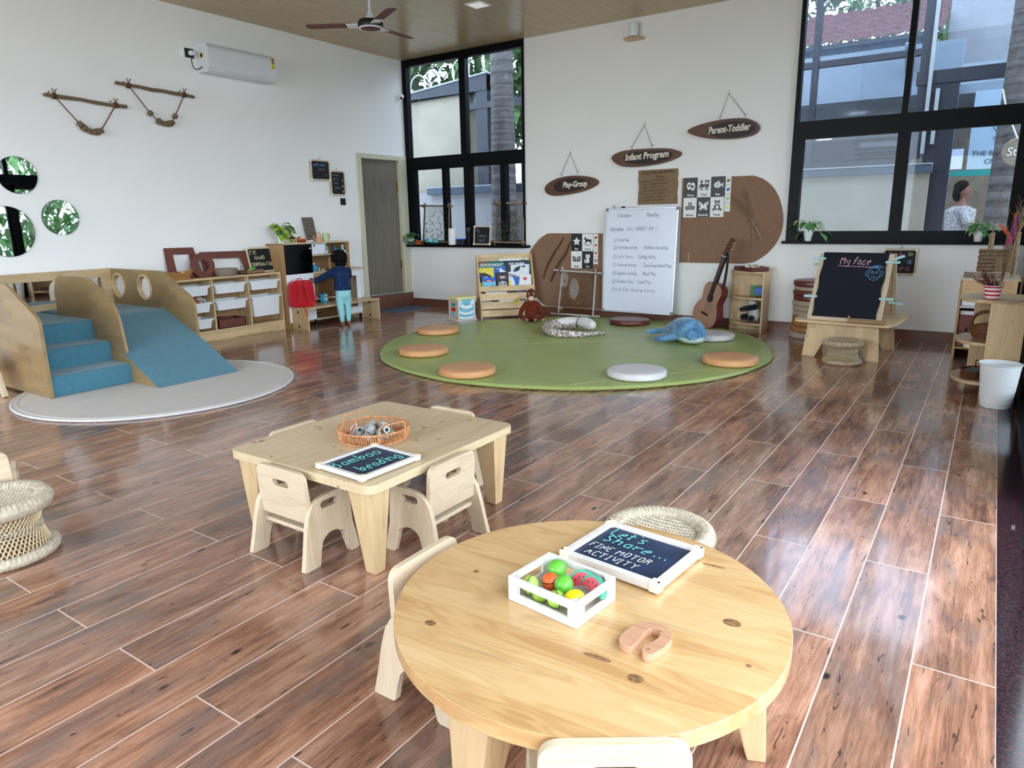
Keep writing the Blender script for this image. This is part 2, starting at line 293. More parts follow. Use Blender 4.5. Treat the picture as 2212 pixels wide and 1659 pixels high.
# ------------------------------------------------------------------ mesh builder
class MB:
    def __init__(s): s.bm = bmesh.new()
    def _x(s, vs, rot=None, loc=None):
        if rot is not None:
            mt = Euler(rot).to_matrix() if not isinstance(rot, Matrix) else rot
            for v in vs: v.co = mt @ v.co
        if loc is not None:
            for v in vs: v.co += Vector(loc)
    def box(s, c, d, rot=None, bev=0, taper=None):
        """box of size d centred at c; taper=(tx,ty) scales the lower end"""
        r = bmesh.ops.create_cube(s.bm, size=1); vs = r['verts']
        for v in vs:
            v.co = Vector((v.co.x*d[0], v.co.y*d[1], v.co.z*d[2]))
            if taper and v.co.z < 0: v.co.x *= taper[0]; v.co.y *= taper[1]
        s._x(vs, rot, c)
        if bev:
            es = list({e for v in vs for e in v.link_edges})
            bmesh.ops.bevel(s.bm, geom=es, offset=min(bev, min(d)*.45), segments=2, affect='EDGES', profile=.5)
        return s
    def b2(s, a, b, bev=0): # box from corner to corner
        return s.box([(a[i]+b[i])/2 for i in range(3)], [abs(b[i]-a[i]) for i in range(3)], bev=bev)
    def bar(s, p0, p1, w, t, bev=0, up=(0, 0, 1)):
        p0, p1 = Vector(p0), Vector(p1); d = p1-p0; z = d.normalized(); u = Vector(up)
        if abs(z.dot(u)) > .99: u = Vector((0, 1, 0))
        x = u.cross(z).normalized(); y = z.cross(x); mt = Matrix((x, y, z)).transposed()
        return s.box((p0+p1)/2, (w, t, d.length), rot=mt, bev=bev)
    def cyl(s, p0, p1, r0, r1=None, n=16):
        return s.tube([p0, p1], [r0, r0 if r1 is None else r1], n)
    def tube(s, pts, r, n=8, closed=False, cap=True):
        pts = [Vector(p) for p in pts]; k = len(pts); rs = r if isinstance(r, (list, tuple)) else [r]*k; rings = []; u = None
        for i, p in enumerate(pts):
            a = pts[i-1] if (i > 0 or closed) else p; b = pts[(i+1) % k] if (i < k-1 or closed) else p
            t = (b-a).normalized() if (b-a).length > 1e-9 else Vector((0, 0, 1))
            if u is None:
                u = t.orthogonal().normalized()
            else:
                u = (u-t*u.dot(t)); u = u.normalized() if u.length > 1e-6 else t.orthogonal().normalized()
            v = t.cross(u)
            rings.append([s.bm.verts.new(p+(u*math.cos(2*PI*j/n)+v*math.sin(2*PI*j/n))*rs[i]) for j in range(n)])
        m = k if closed else k-1
        for i in range(m):
            a, b = rings[i], rings[(i+1) % k]
            sh = 0
            if closed and i == k-1:
                sh = min(range(n), key=lambda q: (a[0].co-b[q].co).length)
            for j in range(n): s.bm.faces.new((a[j], a[(j+1) % n], b[(j+1+sh) % n], b[(j+sh) % n]))
        if cap and not closed:
            s.bm.faces.new(rings[0][::-1]); s.bm.faces.new(rings[-1])
        return s
    def lathe(s, prof, n=32, c=(0, 0, 0), rot=None, sx=1, sy=1):
        rings = []; vs = []
        for (r, z) in prof:
            if r < 1e-6: ring = [s.bm.verts.new((0, 0, z))]
            else: ring = [s.bm.verts.new((r*math.cos(2*PI*j/n)*sx, r*math.sin(2*PI*j/n)*sy, z)) for j in range(n)]
            rings.append(ring); vs += ring
        for a, b in zip(rings, rings[1:]):
            for j in range(n):
                if len(a) == 1 and len(b) == 1: continue
                if len(a) == 1: s.bm.faces.new((a[0], b[(j+1) % n], b[j]))
                elif len(b) == 1: s.bm.faces.new((a[j], a[(j+1) % n], b[0]))
                else: s.bm.faces.new((a[j], a[(j+1) % n], b[(j+1) % n], b[j]))
        s._x(vs, rot, c); return s
    def sph(s, c, r, rot=None, n=16, m=10, f=None):
        rr = r if isinstance(r, (tuple, list)) else (r, r, r); k = len(s.bm.verts)
        s.lathe([(math.sin(PI*i/m), -math.cos(PI*i/m)) for i in range(m+1)], n)
        s.bm.verts.ensure_lookup_table(); vs = s.bm.verts[k:]
        for v in vs:
            if f: v.co = f(v.co.copy())
            v.co = Vector((v.co.x*rr[0], v.co.y*rr[1], v.co.z*rr[2]))
        s._x(vs, rot, c); return s
    def prism(s, loops, f, d0, d1):
        """extrude a 2D outline (first loop) with holes; f(u,v,d)->xyz"""
        lv = [[Vector((u, v, 0)) for u, v in lp] for lp in loops]
        tri = tessellate_polygon(lv); flat = [p for lp in loops for p in lp]
        A = [s.bm.verts.new(f(u, v, d0)) for u, v in flat]; B = [s.bm.verts.new(f(u, v, d1)) for u, v in flat]
        for t in tri:
            try: s.bm.faces.new([A[i] for i in t]); s.bm.faces.new([B[i] for i in reversed(t)])
            except ValueError: pass
        k = 0
        for lp in loops:
            n = len(lp)
            for i in range(n):
                a, b = k+i, k+(i+1) % n; s.bm.faces.new((A[a], A[b], B[b], B[a]))
            k += n
        return s
    def grid(s, f, nu, nv, closeu=False, thick=0):
        g = [[s.bm.verts.new(f(i/(nu if closeu else nu-1), j/(nv-1))) for j in range(nv)] for i in range(nu)]
        for i in range(nu if closeu else nu-1):
            for j in range(nv-1): s.bm.faces.new((g[i][j], g[(i+1) % nu][j], g[(i+1) % nu][j+1], g[i][j+1]))
        return s
    def ribbon(s, pts, w, nrm):
        nrm = Vector(nrm).normalized(); pts = [Vector(p) for p in pts]; prev = None
        for i, p in enumerate(pts):
            a = pts[max(0, i-1)]; b = pts[min(len(pts)-1, i+1)]; t = b-a
            if t.length < 1e-9: continue
            sd = t.cross(nrm).normalized()*w/2
            cur = (s.bm.verts.new(p+sd), s.bm.verts.new(p-sd))
            if prev: s.bm.faces.new((prev[0], cur[0], cur[1], prev[1]))
            prev = cur
        return s
def mesh_of(mb, name, smooth=None, recalc=True):
    if recalc: bmesh.ops.recalc_face_normals(mb.bm, faces=mb.bm.faces[:])
    me = bpy.data.meshes.new(name); mb.bm.to_mesh(me); mb.bm.free()
    if smooth:
        for p in me.polygons: p.use_smooth = True
        me.set_sharp_from_angle(angle=R(smooth if smooth > 1 else 40))
    return me
def ob(name, mb, mat, parent=None, smooth=0, bev=0, loc=None, rot=None, label=None, **kw):
    me = mesh_of(mb, name, smooth) if isinstance(mb, MB) else mb
    if mat is not None:
        for mm in (mat if isinstance(mat, (list, tuple)) else [mat]): me.materials.append(M[mm] if isinstance(mm, str) else mm)
    o = bpy.data.objects.new(name, me); COL.objects.link(o)
    if parent is not None: o.parent = parent
    if loc: o.location = loc
    if rot: o.rotation_euler = rot
    if bev:
        md = o.modifiers.new('soft_edges', 'BEVEL'); md.width = bev; md.segments = 2; md.limit_method = 'ANGLE'; md.angle_limit = R(50)
    if label: o['label'] = label
    for k, v in kw.items(): o[k] = v
    return o
def tag(o, label, cat, group=None):
    o['label'] = label; o['category'] = cat
    if group: o['group'] = group
    return o
def thing(name, label, cat, loc=(0, 0, 0), rot=0, group=None):
    o = bpy.data.objects.new(name, None); COL.objects.link(o); o.empty_display_size = .05; o.location = loc
    o.rotation_euler = rot if isinstance(rot, (tuple, list)) else (0, 0, rot)
    return tag(o, label, cat, group)
def struct(name, mb, mat, parent=None, **k):
    o = ob(name, mb, mat, parent, **k)
    if parent is None: o['kind'] = 'structure'
    return o
def copy_thing(root, loc=None, rot=None, label=None, group=None):
    r = root.copy(); COL.objects.link(r)
    if loc is not None: r.location = loc
    if rot is not None: r.rotation_euler = rot if isinstance(rot, (tuple, list)) else (0, 0, rot)
    if label: r['label'] = label
    if group: r['group'] = group
    for ch in list(root.children):
        c = ch.copy(); COL.objects.link(c); c.parent = r
        for g in list(ch.children):
            q = g.copy(); COL.objects.link(q); q.parent = c
    return r
XZ = lambda u, v, d: (u, d, v)
YZ = lambda u, v, d: (d, u, v)
XY = lambda u, v, d: (u, v, d)
def arc(cx, cy, r, a0, a1, n=10, ry=None):
    ry = r if ry is None else ry
    return [(cx+r*math.cos(R(a0+(a1-a0)*i/n)), cy+ry*math.sin(R(a0+(a1-a0)*i/n))) for i in range(n+1)]
def circ(cx, cy, r, n=32, ry=None): return arc(cx, cy, r, 0, 360, n, ry)[:-1]
def rrect(x0, y0, x1, y1, r, n=5):
    return arc(x1-r, y0+r, r, -90, 0, n)+arc(x1-r, y1-r, r, 0, 90, n)+arc(x0+r, y1-r, r, 90, 180, n)+arc(x0+r, y0+r, r, 180, 270, n)
def rect(x0, y0, x1, y1): return [(x0, y0), (x1, y0), (x1, y1), (x0, y1)]
def roundpoly(pts, rads, n=5):
    out = []; k = len(pts)
    for i in range(k):
        p = Vector(pts[i]); a = Vector(pts[i-1]); b = Vector(pts[(i+1) % k]); r = rads[i] if isinstance(rads, (list, tuple)) else rads
        if r <= 0: out.append(tuple(p)); continue
        da = (a-p); db = (b-p); t = min(r, da.length*.49, db.length*.49); s_ = p+da.normalized()*t; e = p+db.normalized()*t
        for j in range(n+1):
            q = j/n; out.append(tuple((1-q)**2*s_+2*q*(1-q)*p+q*q*e))
    return out
def smoothpts(pts, it=2, closed=False):
    pts = [Vector(p) for p in pts]
    for _ in range(it):
        q = [] if closed else [pts[0]]
        rng = range(len(pts)) if closed else range(len(pts)-1)
        for i in rng:
            a, b = pts[i], pts[(i+1) % len(pts)]; q += [a*.75+b*.25, a*.25+b*.75]
        if not closed: q.append(pts[-1])
        pts = q
    return pts
# ------------------------------------------------------------------ hand lettering (single strokes)
G = {
'a': '4626142243 464342', 'b': '1912 1436464422 12', 'c': '463614123243', 'd': '4942 463614122243', 'e': '14444636141232 43', 'f': '48393812 1636', 'g': '463614123243 4641301011',
'h': '1912 142636464442', 'i': '2622 2827', 'j': '3631201011 3837', 'k': '1912 4613 2442', 'l': '191332', 'm': '1612 142636353 2 3546565552', 'n': '1612 1426364542', 'o': '261513223243453626',
'p': '1610 1436464422 13', 'q': '4640 463614122243', 'r': '1612 14254645', 's': '46261534433212', 't': '28231232 1646', 'u': '161322324346 4642', 'v': '162246', 'w': '1622354256', 'x': '1642 4612',
'y': '161423 33 46 464010', 'z': '16461242', 'A': '123952 2545', 'B': '1912 193948371636454 33212', 'C': '5839291813223253', 'D': '1912 19394754433212', 'E': '49191242 1636', 'F': '491912 1636',
'G': '4839291813223243 4525', 'H': '1912 4942 1646', 'I': '1939 2922 1232', 'J': '4943321213', 'K': '1912 491642', 'L': '191242', 'M': '1219355952', 'N': '12194249', 'O': '291813223243483929',
'P': '1912 1939484716', 'Q': '291813223243483929 3342', 'R': '1912 1939484716 3642', 'S': '4839291817354433221 3', 'T': '1959 3932', 'U': '191322324349', 'V': '193259', 'W': '1922354259', 'X': '1952 5912',
'Y': '193659 3632', 'Z': '19591252', '1': '182922', '2': '18293948471242', '3': '1939483626 3645433212', '4': '39144432', '5': '49191636454332 12', '6': '483918132232434435 14', '7': '194922', '8': '29183644322215 4639 29',
'.': '2223', ',': '2321', '-': '1545', ':': '2625 2322', "'": '2928', '!': '2924 2322', '?': '18293947 3534 3332', '/': '1249', '(': '392532', ')': '192512'}
def glyph(ch):
    out = []; s_ = G.get(ch)
    if not s_: return []
    for st in s_.split(' '):
        if len(st) % 2: st = st[:-1]
        p = [(int(st[i]), int(st[i+1])) for i in range(0, len(st), 2)]
        if p: out.append(p)
    return out
def _fixglyphs():     # strokes that were split by a space inside a pair are rejoined
    for k, v in list(G.items()):
        parts = v.split(' '); out = []
        for q in parts:
            if out and len(out[-1]) % 2: out[-1] += q
            else: out.append(q)
        G[k] = ' '.join(out)
_fixglyphs()
RN = random.Random(5)
def write(mb, text, o, u, v, h, w=None, lw=.1, jit=.06, adv=1.0, slant=.12):
    """strokes of `text` starting at o; u right, v up; h = capital height"""
    o, u, v = Vector(o), Vector(u).normalized(), Vector(v).normalized(); n = u.cross(v); sc = h/7.0
    widths = {' ': 3, 'i': 2.6, 'l': 3, 'I': 4, 'm': 6.4, 'w': 6.4, 'M': 6.2, 'W': 6.2, 'T': 6, '.': 2.6, "'": 2.6, '1': 3, 'f': 4, 't': 4, 'r': 4.4, 'j': 4, 'A': 6, '!': 3, ',': 2.5, ':': 3}
    tot = sum(widths.get(c, 5) for c in text)*sc*adv; k = 1.0 if w is None else w/tot; x = 0; kt = h*lw
    for ch in text:
        dy = RN.uniform(-jit, jit)*3
        for st in glyph(ch):
            pts = [o+u*((x+(px-1)*sc*adv+slant*(py-2)*sc)*k)+v*((py-2+dy)*sc)+n*.0008 for px, py in st]
            if len(pts) > 2: pts = smoothpts(pts, 1)
            elif len(pts) == 1: continue
            d0 = (pts[0]-pts[1]).normalized()*kt*.4; pts[0] = pts[0]+d0
            mb.ribbon(pts, kt, n)
        x += widths.get(ch, 5)*sc*adv
    return x*k
def font(name, text, size, mat, parent, loc, rot=(R(90), 0, 0), align='CENTER', ext=.0006, shear=0, sx=1, offset=0):
    c = bpy.data.curves.new(name, 'FONT'); c.body = text; c.size = size; c.align_x = align; c.extrude = ext; c.shear = shear; c.offset = offset; c.resolution_u = 3
    q = bpy.data.objects.new(name, c); COL.objects.link(q); bpy.context.view_layer.update()
    me = bpy.data.meshes.new_from_object(q.evaluated_get(bpy.context.evaluated_depsgraph_get())); me.name = name; bpy.data.objects.remove(q); bpy.data.curves.remove(c)
    me.materials.clear(); me.materials.append(M[mat]); o = bpy.data.objects.new(name, me); COL.objects.link(o); o.parent = parent; o.location = loc; o.rotation_euler = rot; o.scale = (sx, 1, 1); return o
def leaf(mb, p, d, up, ln, wd, bend=.3, n=5):
    """one heart-shaped leaf blade from p along d"""
    p, d, up = Vector(p), Vector(d).normalized(), Vector(up); sd = d.cross(up).normalized() if d.cross(up).length > .01 else Vector((1, 0, 0)); nn = sd.cross(d)
    rows = []
    for i in range(n+1):
        t = i/n; w = wd*(math.sin(PI*min(1, t*1.0+.12)**.75))*.5 if i < n else .0004; c = p+d*(ln*t)-nn*(bend*ln*t*t)
        rows.append((mb.bm.verts.new(c-sd*w+nn*w*.25), mb.bm.verts.new(c), mb.bm.verts.new(c+sd*w+nn*w*.25)))
    for a, b in zip(rows, rows[1:]):
        mb.bm.faces.new((a[0], a[1], b[1], b[0])); mb.bm.faces.new((a[1], a[2], b[2], b[1]))
# ================================================================== the room
XL, YB, ZC, XR, YF = -7.17, 7.9, 3.42, .30, -2.2
struct('floor', MB().b2((XL-.9, YF-.1, -.06), (.146, YB+.1, 0)), 'floor')
struct('trim_1', MB().b2((.146, YF, -.06), (.25, YB, .001)).b2((-.0, 0, -.059), (.01, .01, -.058)), 'granite')
struct('ceiling', MB().b2((XL-.1, YF-.1, ZC), (XR+.1, YB+.15, ZC+.12)), 'ceiling')
# left wall with the doorway
lw = MB(); lw.b2((XL-.15, YF, 0), (XL, 6.93, ZC)).b2((XL-.15, 6.93, 2.13), (XL, 7.86, ZC)).b2((XL-.15, 7.86, 0), (XL, YB+.15, ZC)).b2((XL-.15, 6.93, -.05), (XL, 7.86, .0))
struct('wall_left', lw, 'wall')
bw = MB(); bw.b2((XL, YB, 0), (-5.13, YB+.16, .885)).b2((-5.13, YB, 0), (-1.83, YB+.16, ZC)).b2((-1.83, YB, 0), (XR, YB+.16, .95))
struct('wall_back', bw, 'wall')
fw = MB(); fw.b2((XL, YF-.12, 0), (XR, YF, .6)).b2((XL, YF-.12, 3.1), (XR, YF, ZC)).b2((XL, YF-.12, .6), (-6.8, YF, 3.1)).b2((-1.6, YF-.12, .6), (XR, YF, 3.1))  # the opening here is added, sized to brighten the left and back walls
struct('wall_front', fw, 'wall')
sk = MB(); sk.b2((XL+.02, YB-.018, 0), (XR, YB, .105))
struct('baseboard_back', sk, 'skirting')
struct('baseboard_left', MB().b2((XL, YF, 0), (XL+.015, 6.93, .105)), 'skirting')
# raised threshold of the doorway and the corridor floor behind it
th = MB(); th.b2((XL-.001, 6.93, 0), (XL+.02, 7.88, .2))
struct('trim_2', th, 'skirting'); struct('floor_corridor', MB().b2((-8.6, 6.2, .14), (XL-.001, YB, .2)), 'grey_render')
cr = MB(); cr.b2((-8.7, 6.2, .2), (-8.6, YB, 2.6)).b2((-8.7, YB, .2), (XL-.15, YB+.1, 2.6)).b2((-8.7, 6.1, .2), (XL-.15, 6.2, 2.6))
struct('wall_corridor', cr, 'grey_render')
# door
df = MB(); df.b2((XL-.15, 6.90, .2), (XL+.025, 6.975, 2.0695)).b2((XL-.15, 7.70, .2), (XL+.025, 7.86, 2.0695)).b2((XL-.15, 6.90, 2.07), (XL+.025, 7.86, 2.135))
dr = struct('door_1', df, 'door_frame', bev=.004)
dl = ob('door_leaf', MB().b2((-.035, -.72, .215), (0, 0, 2.065), bev=.002), 'door_wood', dr, loc=(XL-.02, 7.70, 0), rot=(0, 0, R(-6)))
for z in (.62, 1.72): ob('hinge', MB().b2((-.01, -.02, z-.06), (.008, .025, z+.06)).cyl((.008, 0, z-.06), (.008, 0, z+.06), .007), 'brass', dl)
# ------------------------------------------------------------------ windows
def bars(lst, y0, y1, mb=None):
    mb = mb or MB()
    for i, (x0, x1, z0, z1) in enumerate(lst): mb.b2((x0, y0-.0007*i, z0), (x1, y1+.0007*i, z1))
    return mb
w1 = struct('window_1', bars([(XL+.0, -5.13, .9, .955), (XL, -5.13, 1.945, 2.115), (XL, -5.13, 3.33, ZC), (XL, -7.02, .9, 2.0), (XL, -7.095, 2.1, ZC), (-6.155, -6.055, 2.1, ZC),
    (-5.155, -5.13, .9, ZC), (-6.505, -6.435, .9, 2), (-6.12, -6.01, .9, 2), (-5.51, -5.43, .9, 2)], YB-.02, YB+.06), 'black_metal')
ob('pane', MB().b2((XL+.02, YB+.025, .93), (-5.14, YB+.031, 1.97)), 'tinted_glass', w1); ob('pane', MB().b2((XL+.02, YB+.025, 2.1), (-5.14, YB+.031, 3.36)), 'tinted_glass', w1)
ob('window_sill', MB().b2((XL, YB-.13, .868), (-5.06, YB+.1, .9), bev=.003), 'black_metal', w1)
w2 = struct('window_2', bars([(-1.83, XR, .965, 1.068), (-1.83, XR, 1.985, 2.155), (-1.83, XR, 3.36, ZC), (-1.83, -1.725, .965, 2.1), (-1.83, -1.79, 2.1, ZC), (-.863, -.81, 2.1, ZC), (-.872, -.765, .965, 2.1), (.08, XR, .965, 2.1), (.12, XR, 2.1, ZC)], YB-.03, YB+.05), 'black_metal')
ob('pane', MB().b2((-1.8, YB+.015, 1.03), (-.84, YB+.021, 2.02)), 'tinted_glass', w2); ob('pane', MB().b2((-.84, YB+.005, 1.03), (.1, YB+.011, 2.02)), 'tinted_glass', w2)
ob('pane', MB().b2((-1.81, YB+.015, 2.1), (.2, YB+.021, 3.38)), 'tinted_glass', w2)
ob('window_sill', MB().b2((-1.86, YB-.075, .94), (XR, YB+.1, .968), bev=.003), 'black_metal', w2)
# glazed garden side: sliding doors, transom and upper lights
g = MB()
for y in (-2.2, -.2, 1.8, 3.6, 5.62, 7.86): g.b2((XR-.03, y-.03, 0), (XR+.06, y+.04, ZC), bev=.003)
g.b2((XR-.04, YF, 1.985), (XR+.07, YB, 2.155)).b2((XR-.04, YF, 3.33), (XR+.07, YB, ZC)).b2((XR-.05, YF, 0), (XR+.08, YB, .035))
w3 = struct('window_3', g, 'black_metal')
sl = MB()
for a, b in ((5.65, 7.83), (3.65, 5.6)):
    sl.b2((XR-.005, a, .035), (XR+.03, b, .12)).b2((XR-.005, a, 1.9), (XR+.03, b, 1.985)).b2((XR-.005, a, .035), (XR+.03, a+.07, 1.985)).b2((XR-.005, b-.07, .035), (XR+.03, b, 1.985))
ob('sliding_sash', sl, 'black_metal', w3)
ob('pane', MB().b2((XR+.01, YF, 2.12), (XR+.016, YB, 3.35)), 'clear_glass', w3); ob('pane', MB().b2((XR+.01, 3.65, .08), (XR+.016, 7.83, 1.95)), 'clear_glass', w3)
# ceiling fittings
lt = thing('ceiling_light', 'square flush ceiling light panel above the rug', 'ceiling light', (-4.73, 6.42, ZC))
ob('trim_ring', MB().prism([rect(-.10, -.10, .10, .10), rect(-.085, -.085, .085, .085)[::-1]], XY, -.008, 0), 'white_plastic', lt); ob('diffuser', MB().b2((-.086, -.086, -.006), (.086, .086, -.001)), 'lamp_panel', lt)
fan = thing('ceiling_fan', 'ceiling fan with brown blades and a white ringed hub', 'ceiling fan', (-5.29, 5.40, 0))
ob('down_rod', MB().lathe([(.055, ZC), (.05, ZC-.03), (.014, ZC-.05), (.013, 3.25), (.03, 3.2), (.055, 3.16), (.06, 3.15), (0, 3.15)], 24), 'ac_white', fan, smooth=40)
hb = ob('motor_hub', MB().lathe([(0, 3.15), (.11, 3.15), (.125, 3.12), (.12, 3.085), (.105, 3.08)], 32), 'black_plastic', fan, smooth=40)
ob('trim_ring', MB().lathe([(.105, 3.083), (.118, 3.086), (.118, 3.078), (.098, 3.074), (.098, 3.08)], 32), 'white_plastic', hb, smooth=40)
ob('cover_disc', MB().lathe([(0, 3.068), (.07, 3.07), (.1, 3.078)], 32), 'brown_paint', hb, smooth=40)
for a in (335, 95, 215):
    ca, sa = math.cos(R(a)), math.sin(R(a))
    def P(u, v, d, ca=ca, sa=sa): return (u*ca-v*sa, u*sa+v*ca, 3.11+d+v*.12)
    b_ = ob('blade', MB().prism([roundpoly([(.17, -.05), (.62, -.075), (.64, .03), (.17, .05)], [.01, .05, .05, .01])], P, -.003, .003), 'brown_paint', fan)
    ob('blade_bracket', MB().prism([[(.09, -.045), (.23, -.05), (.23, .05), (.09, .045)]], P, -.010, -.0035), 'white_plastic', b_)
# ================================================================== left wall fittings
ac = thing('air_conditioner', 'white split air conditioner high on the long wall', 'air conditioner', (XL, 5.14, 0))
pr = roundpoly([(0, 2.80), (.17, 2.79), (.215, 2.84), (.21, 3.03), (.17, 3.075), (0, 3.075)], [0, .03, .05, .05, .04, 0])
def AX(u, v, d): return (u, d, v)
ob('casing', MB().prism([pr], AX, -.425, .425), 'ac_white', ac, smooth=35, bev=.006)
ob('louvre', MB().box((.185, .03, 2.832), (.006, .72, .05), rot=(0, R(42), 0), bev=.002), 'white_plastic', ac)
ob('sensor_light', MB().sph((.214, .12, 2.955), .004, n=8, m=6), 'lamp_panel', ac)
lb = ob('energy_label', MB().b2((.211, .36, 2.93), (.2135, .40, 3.00)), 'book_yellow', ac); ob('print', MB().b2((.2136, .365, 2.985), (.2142, .395, 2.996)).b2((.2136, .365, 2.94), (.2142, .395, 2.945)).b2((.2136, .365, 2.95), (.2142, .39, 2.955)), 'ink_dark', lb)
ob('round_sticker', MB().cyl((.209, .38, 3.02), (.2135, .38, 3.02), .017, n=20), 'rust', ac)
sl2 = ob('side_label', MB().b2((.07, -.4266, 2.93), (.12, -.4255, 2.99)), 'book_yellow', ac); ob('print', MB().cyl((.095, -.4275, 2.96), (.095, -.4266, 2.96), .02, n=16), 'ink_dark', sl2)
so = thing('wall_socket', 'black wall socket with white plug left of the air conditioner', 'socket', (XL, 4.62, 2.975))
ob('back_box', MB().b2((0, -.065, -.045), (.02, .065, .045), bev=.004), 'white_plastic', so); ob('face_plate', MB().b2((.02, -.045, -.045), (.026, .055, .045), bev=.002), 'black_plastic', so)
ob('plug', MB().lathe([(.025, 0), (.025, .03), (.018, .04), (0, .04)], 20, c=(.026, .015, 0), rot=(0, R(90), 0)), 'white_plastic', so, smooth=40)
ob('cord', MB().tube(smoothpts([(.05, .015, -.01), (.05, .0, -.08), (.05, .02, -.15), (.06, .06, -.16), (.1, .12, -.10)], 3), .005), 'black_plastic', so, smooth=60)
# twig and bead wall hangings
def hanging(label, y0, z0, y1, z1, beads, ropeL, ropeR):
    t = thing('bead_hanging', label, 'wall hanging', (XL, 0, 0)); X = .035
    d = Vector((0, y1-y0, z1-z0)); a = Vector((X, y0, z0)); n = 7
    rr = random.Random(int(y0*10)); ob('branch', MB().tube([a+d*(i/n)+Vector((0, 0, rr.uniform(-.006, .006))) for i in range(n+1)], [rr.uniform(.014, .018) for _ in range(n+1)], 8), 'branch', t, smooth=60)
    bl = [Vector((X+.01, y, z)) for y, z in beads]
    kn = MB()
    for q in (ropeL, ropeR):
        c = Vector((X, q[0], q[1]))
        for k in (-1, 0, 1, 2): kn.tube([c+Vector((.021*math.cos(t_), k*.008, .021*math.sin(t_))) for t_ in [i*PI/6 for i in range(12)]], .005, 6, closed=True)
        for k in (-1, 1): kn.tube([c+Vector((.02, 0, .015)), c+Vector((.022, k*.012, .05)), c+Vector((.03, k*.02, .06))], .004, 5)
    ob('knots', kn, 'rope', t, smooth=60)
    ob('cord', MB().tube(smoothpts([Vector((X+.012, *ropeL)), bl[0]]+bl+[bl[-1], Vector((X+.012, *ropeR))], 1), .005, 6), 'rope', t, smooth=60)
    for i, b in enumerate(bl):
        e = bl[min(i+1, len(bl)-1)]-bl[max(i-1, 0)]; e.normalize(); ob('wooden_bead', MB().cyl(b-e*.019, b+e*.019, .027+.004*math.sin(i*2), n=12), 'branch', t, smooth=40, bev=.003)
    nl = MB()
    for q in (ropeL, ropeR): nl.cyl((0, q[0]-.03, q[1]+.03), (.03, q[0]-.03, q[1]+.035), .004, n=8)
    ob('nail', nl, 'black_metal', t)
hanging('bead swag on a branch, lower and left of two hung on the white wall', 3.155, 2.395, 3.885, 2.365, [(3.42, 2.165), (3.45, 2.135), (3.485, 2.115), (3.525, 2.105), (3.565, 2.108), (3.60, 2.12)], (3.235, 2.385), (3.775, 2.368))
hanging('bead swag on a branch with two spaced beads, nearer the air conditioner', 3.81, 2.575, 4.615, 2.548, [(4.11, 2.33), (4.19, 2.262), (4.225, 2.25), (4.26, 2.245), (4.295, 2.25), (4.33, 2.262), (4.37, 2.33)], (3.925, 2.565), (4.50, 2.552))
# round mirrors
for lab, y, z, r, tilt in (('upper round acrylic mirror cut by the left edge of the photo', 2.845, 1.69, .158, 0), ('large lower round mirror cut by the left edge, above the play stairs', 2.69, 1.21, .218, 0), ('smaller round mirror standing apart on the right of the three', 3.142, 1.325, .158, 1.0)):
    t = thing('round_mirror', lab, 'mirror', (XL, y, z), (0, 0, R(tilt)), 'round mirrors on the long white wall')
    ob('backing', MB().lathe([(r-.004, 0), (r, .002), (r, .012), (r-.002, .014)], 64, rot=(0, R(90), 0)), 'black_plastic', t, smooth=30); ob('mirror_face', MB().lathe([(0, .0145), (r-.003, .0145)], 64, rot=(0, R(90), 0)), 'mirror', t)
# ------------------------------------------------------------------ framed chalkboards
def board(name, label, w, h, loc, rot, face='dark_slate', fr='pale_x', fw=.018, th=.012, corner='cream_plastic', hook=False, cat='chalkboard', group=None):
    """centre of the board at loc, face towards local -Y"""
    t = thing(name, label, cat, loc, rot, group)
    W, H = w/2, h/2; f = MB(); f.b2((-W, -th, H-fw), (W, th*.3, H), bev=.002).b2((-W, -th, -H), (W, th*.3, -H+fw), bev=.002).b2((-W, -th, -H+fw), (-W+fw, th*.3, H-fw), bev=.002).b2((W-fw, -th, -H+fw), (W, th*.3, H-fw), bev=.002)
    ob('frame', f, fr, t); ob('slate', MB().b2((-W+fw*.8, -th*.45, -H+fw*.8), (W-fw*.8, 0, H-fw*.8)), face, t)
    e = fw*1.35; o_ = .003
    for sx in (-1, 1):
        for sz in (-1, 1): ob('corner_cap', MB().b2((sx*(W+o_), -th-.002, sz*(H+o_)), (sx*(W-e), th*.3+.001, sz*(H-e)), bev=.002), corner, t)
    if hook:
        ob('hook', MB().tube([(.014*math.cos(a), 0, H+.012+.014*math.sin(a)) for a in [i*PI/6 for i in range(12)]], .003, 6, closed=True), 'chrome', t, smooth=60)
    return t
def chalk(t, lines, y=-.007):
    """lines: (text, x, z, height, colour, lw, width or None)"""
    by = {}
    for tx, x, z, h, col, lw, w in lines:
        mb = by.setdefault(col, MB()); write(mb, tx, (x, y, z), (1, 0, 0), (0, 0, 1), h, w, lw)
    for col, mb in by.items(): ob('lettering', mb, col, t)
LW = R(90)
b = board('chalkboard', 'small framed chalkboard, upper left of two beside the door', .31, .25, (XL+.02, 6.255, 1.88), (0, 0, LW), hook=True)
chalk(b, [('soft chat', -.11, .05, .034, 'chalk_blue', .12, .19), ('area', -.03, .0, .03, 'chalk_grey', .12, .1), ('o', .08, -.07, .03, 'chalk_grey', .12, None)])
b = board('chalkboard', 'small upright framed chalkboard, lower right of two beside the door', .25, .31, (XL+.02, 6.53, 1.73), (0, 0, LW), hook=True)
